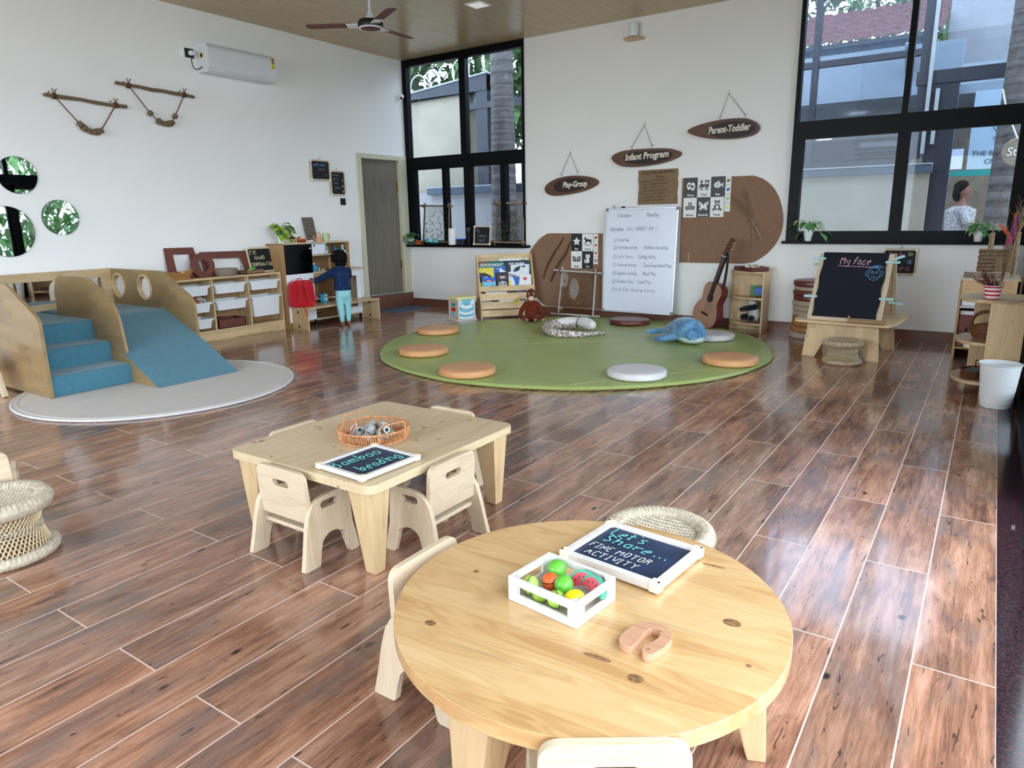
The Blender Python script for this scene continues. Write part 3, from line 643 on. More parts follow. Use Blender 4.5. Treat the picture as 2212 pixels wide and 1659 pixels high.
chalk(b, [('Art and', -.09, .09, .028, 'chalk_grey', .12, .11), ('hand', -.08, .04, .028, 'chalk_grey', .12, .08), ('Fine', -.08, -.01, .028, 'chalk_grey', .12, .08), ('motor', -.06, -.07, .028, 'chalk_grey', .12, .1), ('a', .07, .03, .03, 'chalk_cream', .15, None), ('b', .075, -.05, .03, 'chalk_cream', .15, None), ('o', .075, -.11, .03, 'chalk_white', .2, None)])
sw = thing('light_switch', 'black light switch plate on the wall beside the door', 'switch', (XL, 6.617, 1.5)); ob('plate', MB().b2((0, -.045, -.044), (.008, .045, .044), bev=.003), 'black_plastic', sw); ob('rocker', MB().b2((.008, -.012, -.018), (.011, -.003, .018)).b2((.008, .003, -.018), (.011, .012, .018)), 'ink_dark', sw)
cc = thing('security_camera', 'white dome security camera in the corner by the window', 'camera', (XL, 7.80, 2.95))
ob('bracket', MB().lathe([(.0, 0), (.05, 0), (.05, .02), (.045, .03), (0, .03)], 24, rot=(0, R(90), 0)), 'white_plastic', cc, smooth=40); ob('dome', MB().sph((.045, 0, -.012), (.035, .04, .035)), 'white_plastic', cc, smooth=60); ob('lens', MB().sph((.062, -.022, -.035), .017), 'black_gloss', cc, smooth=60)
# ================================================================== rugs and cushions
gm = thing('floor_mat', 'large round green padded floor mat', 'mat', (-3.375, 6.02, 0)); gr = 1.905
def matf(u, v):
    a = 2*PI*u; r = gr*v*(1+.004*math.sin(a*9)+.003*math.sin(a*5+1)); return None
mb = MB(); nn_ = 144
def prof_pt(a, k, j):
    r, z = [(0, .030), (gr*.5, .030), (gr*.9, .030), (gr*.975, .028), (gr*.992, .02), (gr*.996, .01), (gr*.985, .001)][k]
    w = .004*math.sin(a*11)+.003*math.sin(a*23+1) if k > 2 else 0
    z2 = z+(.0018*math.sin(a*8+r*6)*math.sin(r*9+a*3) if 0 < k < 4 else 0); return (math.cos(a)*(r+w), math.sin(a)*(r+w), z2)
mb.grid(lambda i, j: prof_pt(2*PI*i, round(j*6), j), nn_, 7, closeu=True)
ob('cover', mb, 'green_vinyl', gm, smooth=60)
ob('piping', MB().tube([(math.cos(2*PI*i/120)*gr*.985, math.sin(2*PI*i/120)*gr*.985, .024) for i in range(120)], .006, 6, closed=True), 'green_vinyl', gm, smooth=60)
sm = MB()
for a0, a1 in (((-gr*.985*math.cos(R(25)), gr*.985*math.sin(R(25))), (gr*.985*math.cos(R(25)), -gr*.985*math.sin(R(25)))), ((-.75*gr, -.62*gr), (.72*gr, .66*gr)), ((-.97*gr, .10*gr), (-.42*gr, .88*gr)), ((.42*gr, -.88*gr), (.97*gr, -.1*gr))):
    n_ = 26; sm.tube([(a0[0]+(a1[0]-a0[0])*i/n_, a0[1]+(a1[1]-a0[1])*i/n_, .0305+.0008*math.sin(i*1.7)) for i in range(n_+1)], .002, 6)
ob('seams', sm, 'green_vinyl', gm, smooth=60)
bm_ = thing('play_mat', 'half round beige mat in front of the play stairs and slide', 'mat', (-5.30, 2.87, 0))
ob('pad', MB().prism([circ(0, 0, .985, 96)], XY, 0, .016), 'beige_mat', bm_, bev=.005, smooth=30)
ob('piping', MB().tube([(math.cos(2*PI*i/110)*.95, math.sin(2*PI*i/110)*.95, .016) for i in range(110)], .004, 6, closed=True), 'beige_mat', bm_, smooth=60)
ob('edge_roll', MB().tube([(math.cos(2*PI*i/110)*.985, math.sin(2*PI*i/110)*.985, .010) for i in range(110)], .010, 8, closed=True), 'white_vinyl', bm_, smooth=60)
dm = thing('door_mat', 'slate blue doormat by the raised doorway', 'mat', (-6.99, 7.42, 0), R(2)); ob('pad', MB().prism([rrect(-.15, -.36, .27, .36, .03)], XY, 0, .008), 'blue_mat', dm)
def cushion(mat, r=.23, h=.055):
    mb = MB().lathe([(0, 0), (r-.012, 0), (r-.002, .006), (r, .012), (r, h-.014), (r-.006, h-.004), (r-.016, h), (r*.6, h+.003), (0, h+.002)], 56)
    return mesh_of(mb, 'floor_cushion', 50)
CU = {}
def put_cushion(mat, x, y, z, label, group, rot=0, r=.23, h=.055):
    k = (mat, r, h)
    if k not in CU: CU[k] = cushion(mat, r, h)
    o = bpy.data.objects.new('floor_cushion', CU[k]); COL.objects.link(o)
    if not CU[k].materials: CU[k].materials.append(M[mat])
    o.location = (x, y, z); o.rotation_euler = (0, 0, rot); tag(o, label, 'cushion', group)
    ob('piping', MB().tube([(math.cos(2*PI*i/64)*(r+.0005), math.sin(2*PI*i/64)*(r+.0005), h-.012) for i in range(64)], .0025, 5, closed=True), mat, o, smooth=60)
    return o
GC = 'round floor cushions on the green mat'
for mt, x, y, l in (('orange_vinyl', -4.98, 5.86, 'peach round cushion near the activity cube, farthest left on the mat'), ('orange_vinyl', -4.30, 4.84, 'peach round cushion, middle of the three along the left edge of the mat'),
    ('orange_vinyl', -3.41, 4.355, 'peach round cushion on the near edge of the green mat'), ('white_vinyl', -2.195, 4.95, 'white round cushion alone on the near edge of the green mat'),
    ('orange_vinyl', -1.725, 5.80, 'peach round cushion in front of the toy whale'), ('white_vinyl', -2.26, 6.90, 'white round cushion half hidden behind the toy whale'), ('maroon_vinyl', -3.41, 7.45, 'maroon round cushion in front of the whiteboard')):
    put_cushion(mt, x, y, .034, l, GC, x)
z = 0
for i, (mt, h, dx, wd) in enumerate((('cream_vinyl', .062, -.01, 'bottom-most cream cushion of the stack'), ('tan_vinyl', .062, .0, 'lower tan cushion of the stack, second from the floor'), ('tan_vinyl', .056, .01, 'middle tan cushion of the stack, third from the floor'), ('tan_vinyl', .056, .012, 'upper tan cushion of the stack, fourth from the floor'),
    ('cream_vinyl', .05, .012, 'cream cushion resting on the tan ones in the stack'), ('cream_vinyl', .052, .008, 'cream cushion in the middle of the stack, sixth up'), ('cream_vinyl', .055, .0, 'cream cushion just under the two stacked maroon ones'),
    ('maroon_vinyl', .052, .008, 'lower maroon cushion in the stack, under another maroon one'), ('maroon_vinyl', .052, .0, 'maroon cushion in the stack just below the thin cream one'), ('cream_vinyl', .042, .012, 'cream cushion just below the topmost maroon one'), ('maroon_vinyl', .06, 0, 'topmost maroon cushion of the stack behind the easel'))):
    put_cushion(mt, -1.445+dx, 7.655, z, wd, 'stacked floor cushions behind the easel', i, .218, h); z += h-.001
# ================================================================== toddler chairs
def side_panel():                       # profile in (depth, height): rear foot at 0, front foot at .27
    o = [(0, 0), (.075, 0), (.10, .095)]+arc(.145, .095, .052, 180, 0, 10)[0:0]
    out = [(.0, .004), (.006, 0), (.07, 0), (.078, .006), (.088, .06)]
    out += [(.088+.003*i, .06+.05*math.sin(PI/2*i/6)) for i in range(1, 7)][:0]
    out += arc(.148, .07, .055, 175, 5, 12, .045)
    out += [(.215, .03), (.222, .006), (.229, 0), (.266, 0), (.272, .006), (.262, .06), (.25, .12), (.247, .20), (.245, .245)]
    out += arc(.22, .245, .025, 0, 90, 5)[1:]+[(.12, .262)]+[(.09, .255), (.065, .238), (.045, .205), (.03, .15), (.015, .07)]
    return out, rrect(.105, .215, .185, .243, .0135, 5)[::-1]
def make_chair(label, x, y, rz, group):
    """origin between the feet, the sitter faces local +Y; rear feet at y=-.135"""
    t = thing('toddler_chair', label, 'chair', (x, y, 0), rz, group); op, hole = side_panel()
    for sx in (-1, 1):
        f = lambda u, v, d, sx=sx: (sx*(.152-.012*v/.26)+d, u-.135, v)
        ob('side_panel', MB().prism([op, hole], f, -.010, .010), 'pale_z', t, bev=.004, smooth=35)
    bk = [roundpoly([(-.139, 0), (.139, 0), (.134, .2), (-.134, .2)], [.008, .008, .04, .04], 6), rrect(-.045, .125, .045, .152, .0132, 5)[::-1]]
    ob('backrest', MB().prism(bk, lambda u, v, d: (u, d-.067-v*.06, v+.165), -.009, .009), 'pale_x', t, bev=.004, smooth=35)
    ob('seat', MB().b2((-.135, -.065, .118), (.135, .12, .135), bev=.004), 'pale_x', t)
    ob('seat_rail', MB().b2((-.135, .10, .085), (.135, .115, .118), bev=.003), 'pale_x', t)
    sc_ = MB()
    for sx in (-1, 1):
        for py, pz in ((-.085, .235), (-.06, .18), (.03, .127)): sc_.cyl((sx*(.150-.012*pz/.26)+sx*.0105, py, pz), (sx*(.150-.012*pz/.26)+sx*.0125, py, pz), .003, n=8)
    return t
CG = 'toddler chairs around the tables'
ch0 = make_chair('toddler chair with brown-streaked backrest, at the short near side of the rectangular table', -2.095, 1.61, 0, CG)
def chair(label, x, y, rz): return copy_thing(ch0, (x, y, 0), rz, label, CG)
chair('toddler chair on the long side of the rectangular table facing the round table', -1.695, 1.95, R(90))
chair('toddler chair across the rectangular table from the rattan tray, on the rug side', -2.42, 1.92, R(-90))
chair('toddler chair at the far end of the rectangular table, only its top showing', -2.065, 2.43, R(180))
chair('toddler chair left of the round table, nearest the rectangular table', -1.12, 1.31, R(-90))
chair('toddler chair at the bottom of the photo, only its handle slot and top showing', -.487, 1.012, R(34))
chair('toddler chair peeking in at the left edge behind the cane stool', -3.35, .975, R(68))
# ================================================================== tables
def tleg(mb, sx, sy, w, d, hh, tw):
    """tapered corner leg made of two boards; outer corner at 0,0"""
    pts_top = rect(0, 0, w, d); x0, x1 = sorted((0, -sx*w)); y0, y1 = sorted((0, -sy*d))
    a = [mb.bm.verts.new(p) for p in ((x0, y0, hh), (x1, y0, hh), (x1, y1, hh), (x0, y1, hh))]
    off = .02; ex, ey = -sx*off, -sy*off; X0, X1 = sorted((ex, ex-sx*tw)); Y0, Y1 = sorted((ey, ey-sy*tw))
    b_ = [mb.bm.verts.new(p) for p in ((X0, Y0, 0), (X1, Y0, 0), (X1, Y1, 0), (X0, Y1, 0))]
    mb.bm.faces.new(a); mb.bm.faces.new(b_[::-1])
    for i in range(4): mb.bm.faces.new((a[i], b_[i], b_[(i+1) % 4], a[(i+1) % 4]))
    return mb
rt = thing('rectangular_table', 'low rectangular pine table with a rattan tray on it', 'table', (-2.065, 2.01, 0))
ob('tabletop', MB().prism([rrect(-.40, -.445, .40, .445, .045, 6)], XY, .328, .362), 'table_pine_y', rt, bev=.008, smooth=35)
for sx in (-1, 1):
    for sy in (-1, 1):
        ob('leg', tleg(MB(), sx, sy, .115, .10, .328, .05), 'pine_knotty_z', rt, bev=.004, loc=(sx*.375, sy*.42, 0))
for x, y, r1, r2, a in ((-.38, -.335, .012, .006, 10), (.085, .195, .012, .007, 60), (.18, .04, .010, .006, 0), (-.33, -.045, .016, .004, 35), (-.17, -.41, .008, .005, 0), (.19, .39, .010, .006, 20), (-.05, -.2, .005, .004, 0), (.1, .3, .02, .003, 80), (.25, .1, .018, .003, 85)):
    kn = MB().prism([[(p[0]*math.cos(R(a))-p[1]*math.sin(R(a))+x, p[0]*math.sin(R(a))+p[1]*math.cos(R(a))+y) for p in circ(0, 0, r1, 14, r2)]], XY, .3615, .3624)
    ob('knot', kn, 'knot', rt)
ro = thing('round_table', 'low round pine table with fruit crate and chalkboard on it', 'table', (-.70, 1.327, 0), R(3))
def planked():
    mb = MB(); n = 96
    mb.prism([circ(0, 0, .455, n)], XY, .326, .362); return mb
def pine_top():
    m, nt, b = _nt('planked_pine', .28, .45); co = objco(nt); sp = N(nt, 'ShaderNodeSeparateXYZ'); L(nt, co, sp.inputs[0]); cb = N(nt, 'ShaderNodeCombineXYZ')
    L(nt, math_n(nt, 'ADD', sp.outputs[0], 3.0), cb.inputs[0]); L(nt, math_n(nt, 'ADD', sp.outputs[1], 3.03), cb.inputs[1])
    bk = N(nt, 'ShaderNodeTexBrick'); L(nt, cb.outputs[0], bk.inputs['Vector'])
    for k, v in (('Scale', 1), ('Brick Width', 4), ('Row Height', .115), ('Mortar Size', .0004), ('Mortar Smooth', 0)): bk.inputs[k].default_value = v
    bk.inputs['Color1'].default_value = (0, 0, 0, 1); bk.inputs['Color2'].default_value = (1, 1, 1, 1); bk.offset = .5
    s3 = N(nt, 'ShaderNodeVectorMath', operation='SCALE'); L(nt, bk.outputs['Color'], s3.inputs[0]); s3.inputs['Scale'].default_value = 11
    ad = N(nt, 'ShaderNodeVectorMath', operation='ADD'); L(nt, co, ad.inputs[0]); L(nt, s3.outputs[0], ad.inputs[1]); v = ad.outputs[0]
    g = noise(nt, mapping(nt, v, (1.1, 6.5, 5)), 1.5, 3, .5, .7)
    w = math_n(nt, 'SINE', math_n(nt, 'MULTIPLY', g, 60)); fine = noise(nt, mapping(nt, v, (6, 130, 40)), 1.5, 3, .7)
    f = math_n(nt, 'ADD', math_n(nt, 'MULTIPLY', w, .045), math_n(nt, 'ADD', math_n(nt, 'MULTIPLY', fine, .14), math_n(nt, 'MULTIPLY', g, .6)))
    c = ramp(nt, f, [(.22, s2l('b58b5c')), (.36, s2l('c8a373')), (.5, s2l('d3b284')), (.75, s2l('d8bf96'))])
    c = mix(nt, ramp(nt, noise(nt, mapping(nt, v, (1.6, 40, 5)), 1.4, 2, .5), [(.68, (0, 0, 0)), (.75, (.45, .45, .45))]), c, s2l('8a7c66'))
    c = mix(nt, 1.0, c, mix(nt, bk.outputs['Color'], (.95, .90, .82, 1), (1.06, 1.04, 1.02, 1)), 'MULTIPLY')
    L(nt, mix(nt, math_n(nt, 'MULTIPLY', bk.outputs['Fac'], .5), c, s2l('9a7448')), b.inputs['Base Color']); b.inputs['Coat Weight'].default_value = .3; b.inputs['Coat Roughness'].default_value = .12
    bump(nt, b, fine, .06); MATS['round_top'] = m
pine_top()
ob('tabletop', planked(), 'round_top', ro, bev=.01, smooth=35)
for a in (19, 139, 259):
    l = ob('leg', MB(), None, ro) if False else None
    mb = MB(); hh = .326
    x0, x1, y0, y1 = -.055, .055, -.062, .062
    A = [mb.bm.verts.new(p) for p in ((x0, y0, hh), (x1, y0, hh), (x1, y1, hh), (x0, y1, hh))]; B = [mb.bm.verts.new(p) for p in ((.035, -.024, 0), (.078, -.024, 0), (.078, .024, 0), (.035, .024, 0))]
    mb.bm.faces.new(A); mb.bm.faces.new(B[::-1])
    for i in range(4): mb.bm.faces.new((A[i], B[i], B[(i+1) % 4], A[(i+1) % 4]))
    ob('leg', mb, 'pine_z', ro, bev=.004, loc=(.345*math.cos(R(a)), .345*math.sin(R(a)), 0), rot=(0, 0, R(a)))
c14, s14 = math.cos(R(-3)), math.sin(R(-3))
for wx, wy, r1, r2 in ((-.955, 1.055, .014, .010), (-1.01, 1.30, .008, .007), (-.385, 1.42, .020, .015), (-.485, 1.125, .017, .013), (-.58, 1.145, .032, .007), (-.505, 1.655, .03, .005), (-.31, 1.285, .006, .005)):
    dx, dy = wx-(-.70), wy-1.327; lx, ly = dx*c14-dy*s14, dx*s14+dy*c14
    if math.hypot(lx, ly) < .42: ob('knot', MB().prism([circ(lx, ly, r1, 16, r2)], XY, .3615, .3623), 'knot', ro)
# ------------------------------------------------------------------ what lies on the tables
TZ = .3625
s1 = board('chalkboard', 'chalkboard reading Bamboo beading, lying on the rectangular table', .285, .25, (-1.838, 1.734, TZ+.008), (R(-90), 0, R(87)), face='slate_blue', fr='white_wood', fw=.016, th=.014)
chalk(s1, [('Bamboo', -.122, .028, .062, 'chalk_teal', .10, .225), ('beading', -.085, -.068, .060, 'chalk_teal', .10, .20)])
s2 = board('chalkboard', 'chalkboard reading Fine motor activity, on the round table', .288, .245, (-.70, 1.576, TZ+.010), (R(-90), 0, R(-6)), face='slate_blue', fr='white_wood', fw=.018, th=.018)
chalk(s2, [("Let's", -.105, .058, .040, 'chalk_teal', .09, .115), ('Share...', -.10, .012, .040, 'chalk_teal', .09, .20), ('FINE MOTOR', -.112, -.036, .026, 'chalk_white', .1, .185), ('ACTIVITY', -.100, -.078, .026, 'chalk_white', .1, .155)], y=-.009)
ck_ = MB(); rr = random.Random(3)
for sx, sz in ((-.143, .116), (.143, .116), (-.143, -.116), (.143, -.116)): ck_.cyl((sx, -.0205, sz), (sx, -.022, sz), .003, n=8)
ob('screws', ck_, 'black_plastic', s2)
# crate with toy fruit
cr_ = thing('toy_crate', 'white wooden crate with slots, full of toy fruit', 'crate', (-.754, 1.299, TZ), R(-7)); W2, D2, HH = .10, .079, .062
def slot(w): return [rect(-w, 0, w, HH), rect(-w+.025, .020, w-.025, .043)[::-1]]
for lab, f in (('end_panel', lambda u, v, d: (u, -D2+d, v)), ('end_panel', lambda u, v, d: (u, D2-d, v))): ob(lab, MB().prism(slot(W2), f, 0, .008), 'white_wood', cr_, bev=.0012)
for lab, f in (('side_panel', lambda u, v, d: (-W2+d, u, v)), ('side_panel', lambda u, v, d: (W2-d, u, v))): ob(lab, MB().prism(slot(D2-.008), f, 0, .008), 'white_wood', cr_, bev=.0012)
ob('bottom', MB().b2((-W2+.008, -D2+.008, 0), (W2-.008, D2-.008, .005)), 'white_wood', cr_)
cb_ = MB()
for sx in (-1, 1):
    for sy in (-1, 1): cb_.prism([[(sx*(W2-.008), sy*(D2-.008)), (sx*(W2-.030), sy*(D2-.008)), (sx*(W2-.008), sy*(D2-.030))]], XY, .006, HH-.002)
ob('corner_blocks', cb_, 'white_wood', cr_)
FG = 'wooden toy fruit in the white crate'
def fruit(name, label, mat, dx, dy, dz, r, rot=(0, 0, 0), sz=1.0, pear=0, line=True):
    a = R(-7); t = thing(name, label, 'toy fruit', (-.754+dx*math.cos(a)-dy*math.sin(a), 1.299+dx*math.sin(a)+dy*math.cos(a), TZ+.006+dz), rot, FG)
    f = (lambda v: Vector((v.x*(1-pear*max(0, v.z)), v.y*(1-pear*max(0, v.z)), v.z))) if pear else None
    h = MB(); h.sph((0, 0, 0), (r, r, r*sz), n=28, m=18, f=f); ob('half', h, mat, t, smooth=60)
    if line: ob('cut_line', MB().lathe([(r*1.003, -.0012), (r*1.006, 0), (r*1.003, .0012)], 32, rot=(R(90), 0, 0)) if not pear else MB().tube([(0, (r*1.002*(1-pear*max(0, math.sin(a_)))*math.cos(a_)), r*1.002*sz*math.sin(a_)) for a_ in [i*PI/16 for i in range(32)]], .0009, 5, closed=True), 'black_plastic', t, smooth=60)
    return t
fruit('toy_lime', 'green toy apple at the far corner of the crate', 'fruit_green', -.052, .048, .036, .024, (R(80), 0, R(30)), 1.2)
fruit('toy_pear', 'pale green toy pear by the left slot of the crate', 'pear_green', -.068, -.034, .024, .022, (R(10), R(8), 0), 1.15, .2)
fruit('toy_orange', 'orange toy orange in the middle of the crate', 'orange', -.034, .0, .030, .0215, (R(75), 0, R(50)))
fruit('toy_lime', 'green toy apple in front of the orange one', 'fruit_green', .006, .0, .036, .023, (R(82), 0, R(30)), 1.15)
fruit('toy_pear', 'light green toy pear low in the near side of the crate', 'pear_green', .018, -.044, .022, .021, (R(70), 0, R(50)), 1.1, .15)
fruit('toy_avocado', 'dark green toy avocado seen through the near slot of the crate', 'leaf_lime', -.026, -.048, .018, .017, (R(85), 0, R(85)), 1.2, .1)
fruit('toy_lemon', 'yellow toy lemon in the right corner of the crate', 'yellow', .060, -.030, .030, .0235, (R(80), 0, R(-20)), 1.2)
a = R(-7)
for i, (dx, dy, rz) in enumerate(((.030, .045, 5), (.062, .038, -22))):
    t = thing('toy_watermelon_slice', ('watermelon slice leaning nearer the middle of the crate', 'watermelon slice leaning in the right of the crate')[i], 'toy fruit', (-.754+dx*math.cos(a)-dy*math.sin(a), 1.299+dx*math.sin(a)+dy*math.cos(a), TZ+.030), (R(-25), R(-20+30*i), R(rz)), FG)
    ob('flesh', MB().prism([arc(0, 0, .03, 0, 180, 16)], XZ, -.008, .008), 'melon_red', t); ob('rind', MB().prism([arc(0, 0, .036, 0, 180, 16)+arc(0, 0, .030, 180, 0, 16)], XZ, -.008, .008), 'melon_rind', t)
    sd = MB()
    for an in (30, 65, 100, 140): sd.sph((.02*math.cos(R(an)), -.0082, .02*math.sin(R(an))), (.0016, .0006, .003), n=8, m=6)
    ob('seeds', sd, 'black_plastic', t)
kf = thing('toy_knife', 'brown wooden toy cutter shaped like a curled hook on the round table', 'toy', (-.505, 1.240, TZ))
kp = [(-.054, -.031), (-.052, .010), (-.042, .040), (-.016, .060), (.018, .058), (.035, .037), (.040, .003), (.027, -.046), (.014, -.056), (.002, -.046), (.000, -.024), (.014, .006), (.013, .028), (.000, .038), (-.013, .034), (-.017, .010), (-.015, -.017), (-.016, -.040), (-.022, -.052), (-.042, -.045)]
kp = smoothpts([(x*1.06, y*1.06, 0) for x, y in kp], 1, True)
ob('cutter', MB().prism([[(p.x, p.y) for p in kp]], XY, 0, .018), 'knife_wood', kf, bev=.004, smooth=40)
ob('eye_hole', MB().tube([(.014+.003*math.cos(i*PI/6), -.038+.003*math.sin(i*PI/6), .0183) for i in range(12)], .001, 5, closed=True), 'brown_board', kf, smooth=60)
# rattan tray with cut bamboo beads
tr = thing('rattan_tray', 'round rattan tray with two handles, holding bamboo pieces', 'tray', (-2.068, 1.992, TZ+.001), R(-10)); TR_ = .147
wv = MB(); n_ = 96
for i in range(n_):
    a0 = 2*PI*i/n_; wv.tube([(TR_*.965*math.cos(a0), TR_*.965*math.sin(a0), .002), (TR_*1.005*math.cos(a0+.03), TR_*1.005*math.sin(a0+.03), .022), (TR_*math.cos(a0), TR_*math.sin(a0), .044)], .0021, 5)
ob('woven_side', wv, 'rattan', tr, smooth=60)
for nm, z_, r_, w_ in (('rim', .046, TR_, .0045), ('bottom_ring', .003, TR_*.97, .004)): ob(nm, MB().tube([(r_*math.cos(2*PI*i/72), r_*math.sin(2*PI*i/72), z_) for i in range(72)], w_, 8, closed=True), 'rattan', tr, smooth=60)
ob('base', MB().lathe([(0, .001), (TR_*.96, .001), (TR_*.96, .004), (0, .004)], 48), 'rattan', tr)
for sa in (180, 0):
    pa, pb = (Vector((TR_*math.cos(R(sa+d)), TR_*math.sin(R(sa+d)), 0)) for d in (-26, 26)); up = Vector((0, 0, 1))
    ob('handle', MB().tube(smoothpts([pa+up*.002, pa+up*.05, pa+up*.074, pa*.88+pb*.12+up*.082, pb*.88+pa*.12+up*.082, pb+up*.074, pb+up*.05, pb+up*.002], 2), .0036, 8), 'rattan', tr, smooth=60)
rr = random.Random(11); k = 0
spots = [(-.07, -.035, .014), (-.025, -.055, .014), (.03, -.055, .015), (.075, -.01, .014), (.06, .045, .015), (.01, .07, .014), (-.045, .055, .014), (-.085, .02, .013), (0, .0, .014), (.04, .0, .014), (-.02, -.02, .036), (.035, .03, .038), (.07, .02, .036), (-.045, .02, .037), (.02, -.03, .038), (.0, .045, .037)]
names = ['nearest the left rim', 'lying by the near rim', 'by the near handle', 'at the right rim', 'by the far right rim', 'against the far rim', 'by the far handle', 'at the left rim', 'in the middle of the heap', 'right of the middle', 'on top, left of centre', 'on top toward the far right', 'on top by the right rim', 'on top at the left', 'on top at the near side', 'on top at the far side']
for (x, y, z_), nm in zip(spots, names):
    r_ = rr.uniform(.013, .018); h_ = rr.uniform(.012, .02); ax = Euler((rr.uniform(-1.3, 1.3), rr.uniform(-1, 1), rr.uniform(0, 3)))
    ca, sa = math.cos(R(-10)), math.sin(R(-10))
    t = thing('bamboo_bead', 'hollow grey bamboo ring in the tray, '+nm, 'bead', (-2.068+x*ca-y*sa, 1.992+x*sa+y*ca, TZ+z_+.004), tuple(ax), 'cut bamboo rings in the rattan tray')
    ob('ring', MB().lathe([(r_, -h_), (r_, h_), (r_*.62, h_), (r_*.62, -h_), (r_, -h_)], 20), 'metal_grey', t, smooth=30); ob('cut_faces', MB().lathe([(r_*.99, h_+.0004), (r_*.62, h_+.0004)], 20).lathe([(r_*.99, -h_-.0004), (r_*.62, -h_-.0004)], 20), 'bead_inner', t)
yn = thing('yarn_string', 'pink and white yarn threaded among the bamboo rings', 'string', (-2.11, 1.925, TZ+.02))
ob('strand', MB().tube(smoothpts([(-.02, 0, .0), (0, -.01, .02), (.015, .0, .04), (.0, .01, .05), (-.02, .0, .03), (.0, -.03, .01), (.05, -.045, .012), (.09, -.03, .02)], 3), .0016, 5), 'chalk_pink', yn, smooth=60)
# ================================================================== cane stools
def stool(label, x, y, R0, H0, rz=0, mat='straw', cane='cane', group='round woven cane stools', n=64):
    t = thing('cane_stool', label, 'stool', (x, y, 0), rz, group); rr_ = R0*.17
    def rope(z, rad, rw, nm, w=1.0):
        mb = MB(); nu, nv = 200, 10
        def f(i, j):
            a_ = 2*PI*i; q = 2*PI*j; tw = rw*(1+.07*math.sin(a_*n+q)); return ((rad+tw*math.cos(q)*w)*math.cos(a_), (rad+tw*math.cos(q)*w)*math.sin(a_), z+tw*math.sin(q))
        mb.grid(f, nu, nv+1, closeu=True); ob(nm, mb, mat, t, smooth=70)
        cd_ = MB(); ns = n
        for s_ in range(ns):
            a_ = 2*PI*s_/ns; pts = []
            for q in range(9):
                th = 2*PI*q/9; aa = a_+.06*math.sin(th/2); tw = rw*1.045; pts.append(((rad+tw*math.cos(th)*w)*math.cos(aa), (rad+tw*math.cos(th)*w)*math.sin(aa), z+tw*math.sin(th)))
            cd_.tube(pts, R0*.008, 4, closed=True)
        ob(nm+'_wrap', cd_, 'cord', t, smooth=60)
    rope(H0-rr_, R0-rr_, rr_, 'top_rim'); rope(rr_*.7, R0-rr_*.75, rr_*.7, 'bottom_rim')
    for sgn, nm in ((1, 'canes'), (-1, 'inner_canes')):
        c_ = MB(); m = 56; rb, rm, rt_ = R0*.86, R0*.70, R0*.84
        for i in range(m):
            a_ = 2*PI*i/m; tw = sgn*.75; off = 0 if sgn > 0 else -.01
            c_.tube([((rb+off)*math.cos(a_), (rb+off)*math.sin(a_), rr_*.8), ((rm+off)*math.cos(a_+tw/2), (rm+off)*math.sin(a_+tw/2), H0*.48), ((rt_+off)*math.cos(a_+tw), (rt_+off)*math.sin(a_+tw), H0-rr_*1.2)], R0*.015, 5)
        ob(nm, c_, cane, t, smooth=60)
    bd = MB(); rm = R0*.735
    for z_ in (-.05, .05): bd.tube([(rm*math.cos(2*PI*i/48), rm*math.sin(2*PI*i/48), H0*(.48+z_)) for i in range(48)], R0*.014, 6, closed=True)
    for i in range(60):
        a_ = 2*PI*i/60; bd.tube([(rm*math.cos(a_), rm*math.sin(a_), H0*.43), (rm*math.cos(a_+.06), rm*math.sin(a_+.06), H0*.53)], R0*.01, 5)
    ob('waist_band', bd, 'cord', t, smooth=60)
    st = MB(); rs = R0-rr_*1.75; rows = 13; zz = H0-rr_*.85       # herringbone seat of laid cords
    for j in range(-rows, rows):
        yy = (j+.5)/rows*rs; hw = math.sqrt(max(0, rs*rs-yy*yy)); k = int(hw/(rs*.095)); sg = 1 if j % 2 else -1
        for i in range(-k, k+1):
            xx = i*rs*.095; dz = -.012*(1-(xx*xx+yy*yy)/(rs*rs)); st.tube([(xx-rs*.055, yy-sg*rs*.05, zz+dz), (xx, yy, zz+dz+rs*.02), (xx+rs*.055, yy+sg*rs*.05, zz+dz)], rs*.028, 5)
    ob('woven_seat', st, mat, t, smooth=60)
    ob('seat_webbing', MB().lathe([(0, zz-.014), (rs*1.05, zz-.004)], 32), 'straw_dark', t)
    return t
stool('woven cane stool with a rope rim beside the round table', -.812, 2.04, .185, .25)
stool('woven cane stool cut off by the left edge of the photo', -3.06, .945, .19, .25, 1.0)
stool('small woven cane stool in front of the My face easel', -.955, 6.40, .158, .20, .4, 'straw_dark', 'cane')
# ================================================================== play stairs with slide
ps = thing('play_stairs', 'wooden play stairs and slide covered in teal carpet', 'play structure', (0, 0, .017)); PX = lambda y: (lambda u, v, d: (u, y+d, v))
left = roundpoly([(-7.12, 0), (-5.585, 0), (-5.585, .585), (-6.03, .822), (-7.12, .822)], [0, .01, .05, .08, .0], 6)
ob('side_panel', MB().prism([left], PX(2.20), -.012, .012), 'rubber_x', ps, bev=.004, smooth=30)
mid = roundpoly([(-6.72, .45), (-6.72, .70), (-6.63, .822), (-6.11, .825), (-5.70, .60), (-5.645, .235), (-5.66, .215), (-5.245, 0), (-6.3, 0), (-7.12, 0), (-7.12, .45)], [0, .05, .06, .10, .16, .01, .0, 0, 0, 0, 0], 7)
ob('middle_panel', MB().prism([mid], PX(2.81), -.012, .012), 'rubber_x', ps, bev=.004, smooth=30)
right = roundpoly([(-7.12, 0), (-5.30, 0), (-5.75, .25), (-5.75, .585), (-6.20, .822), (-7.12, .822)], [0, 0, .0, .08, .06, 0], 6)
holes = [circ(-6.985, .660, .105, 40)[::-1], circ(-6.52, .660, .105, 40)[::-1]]
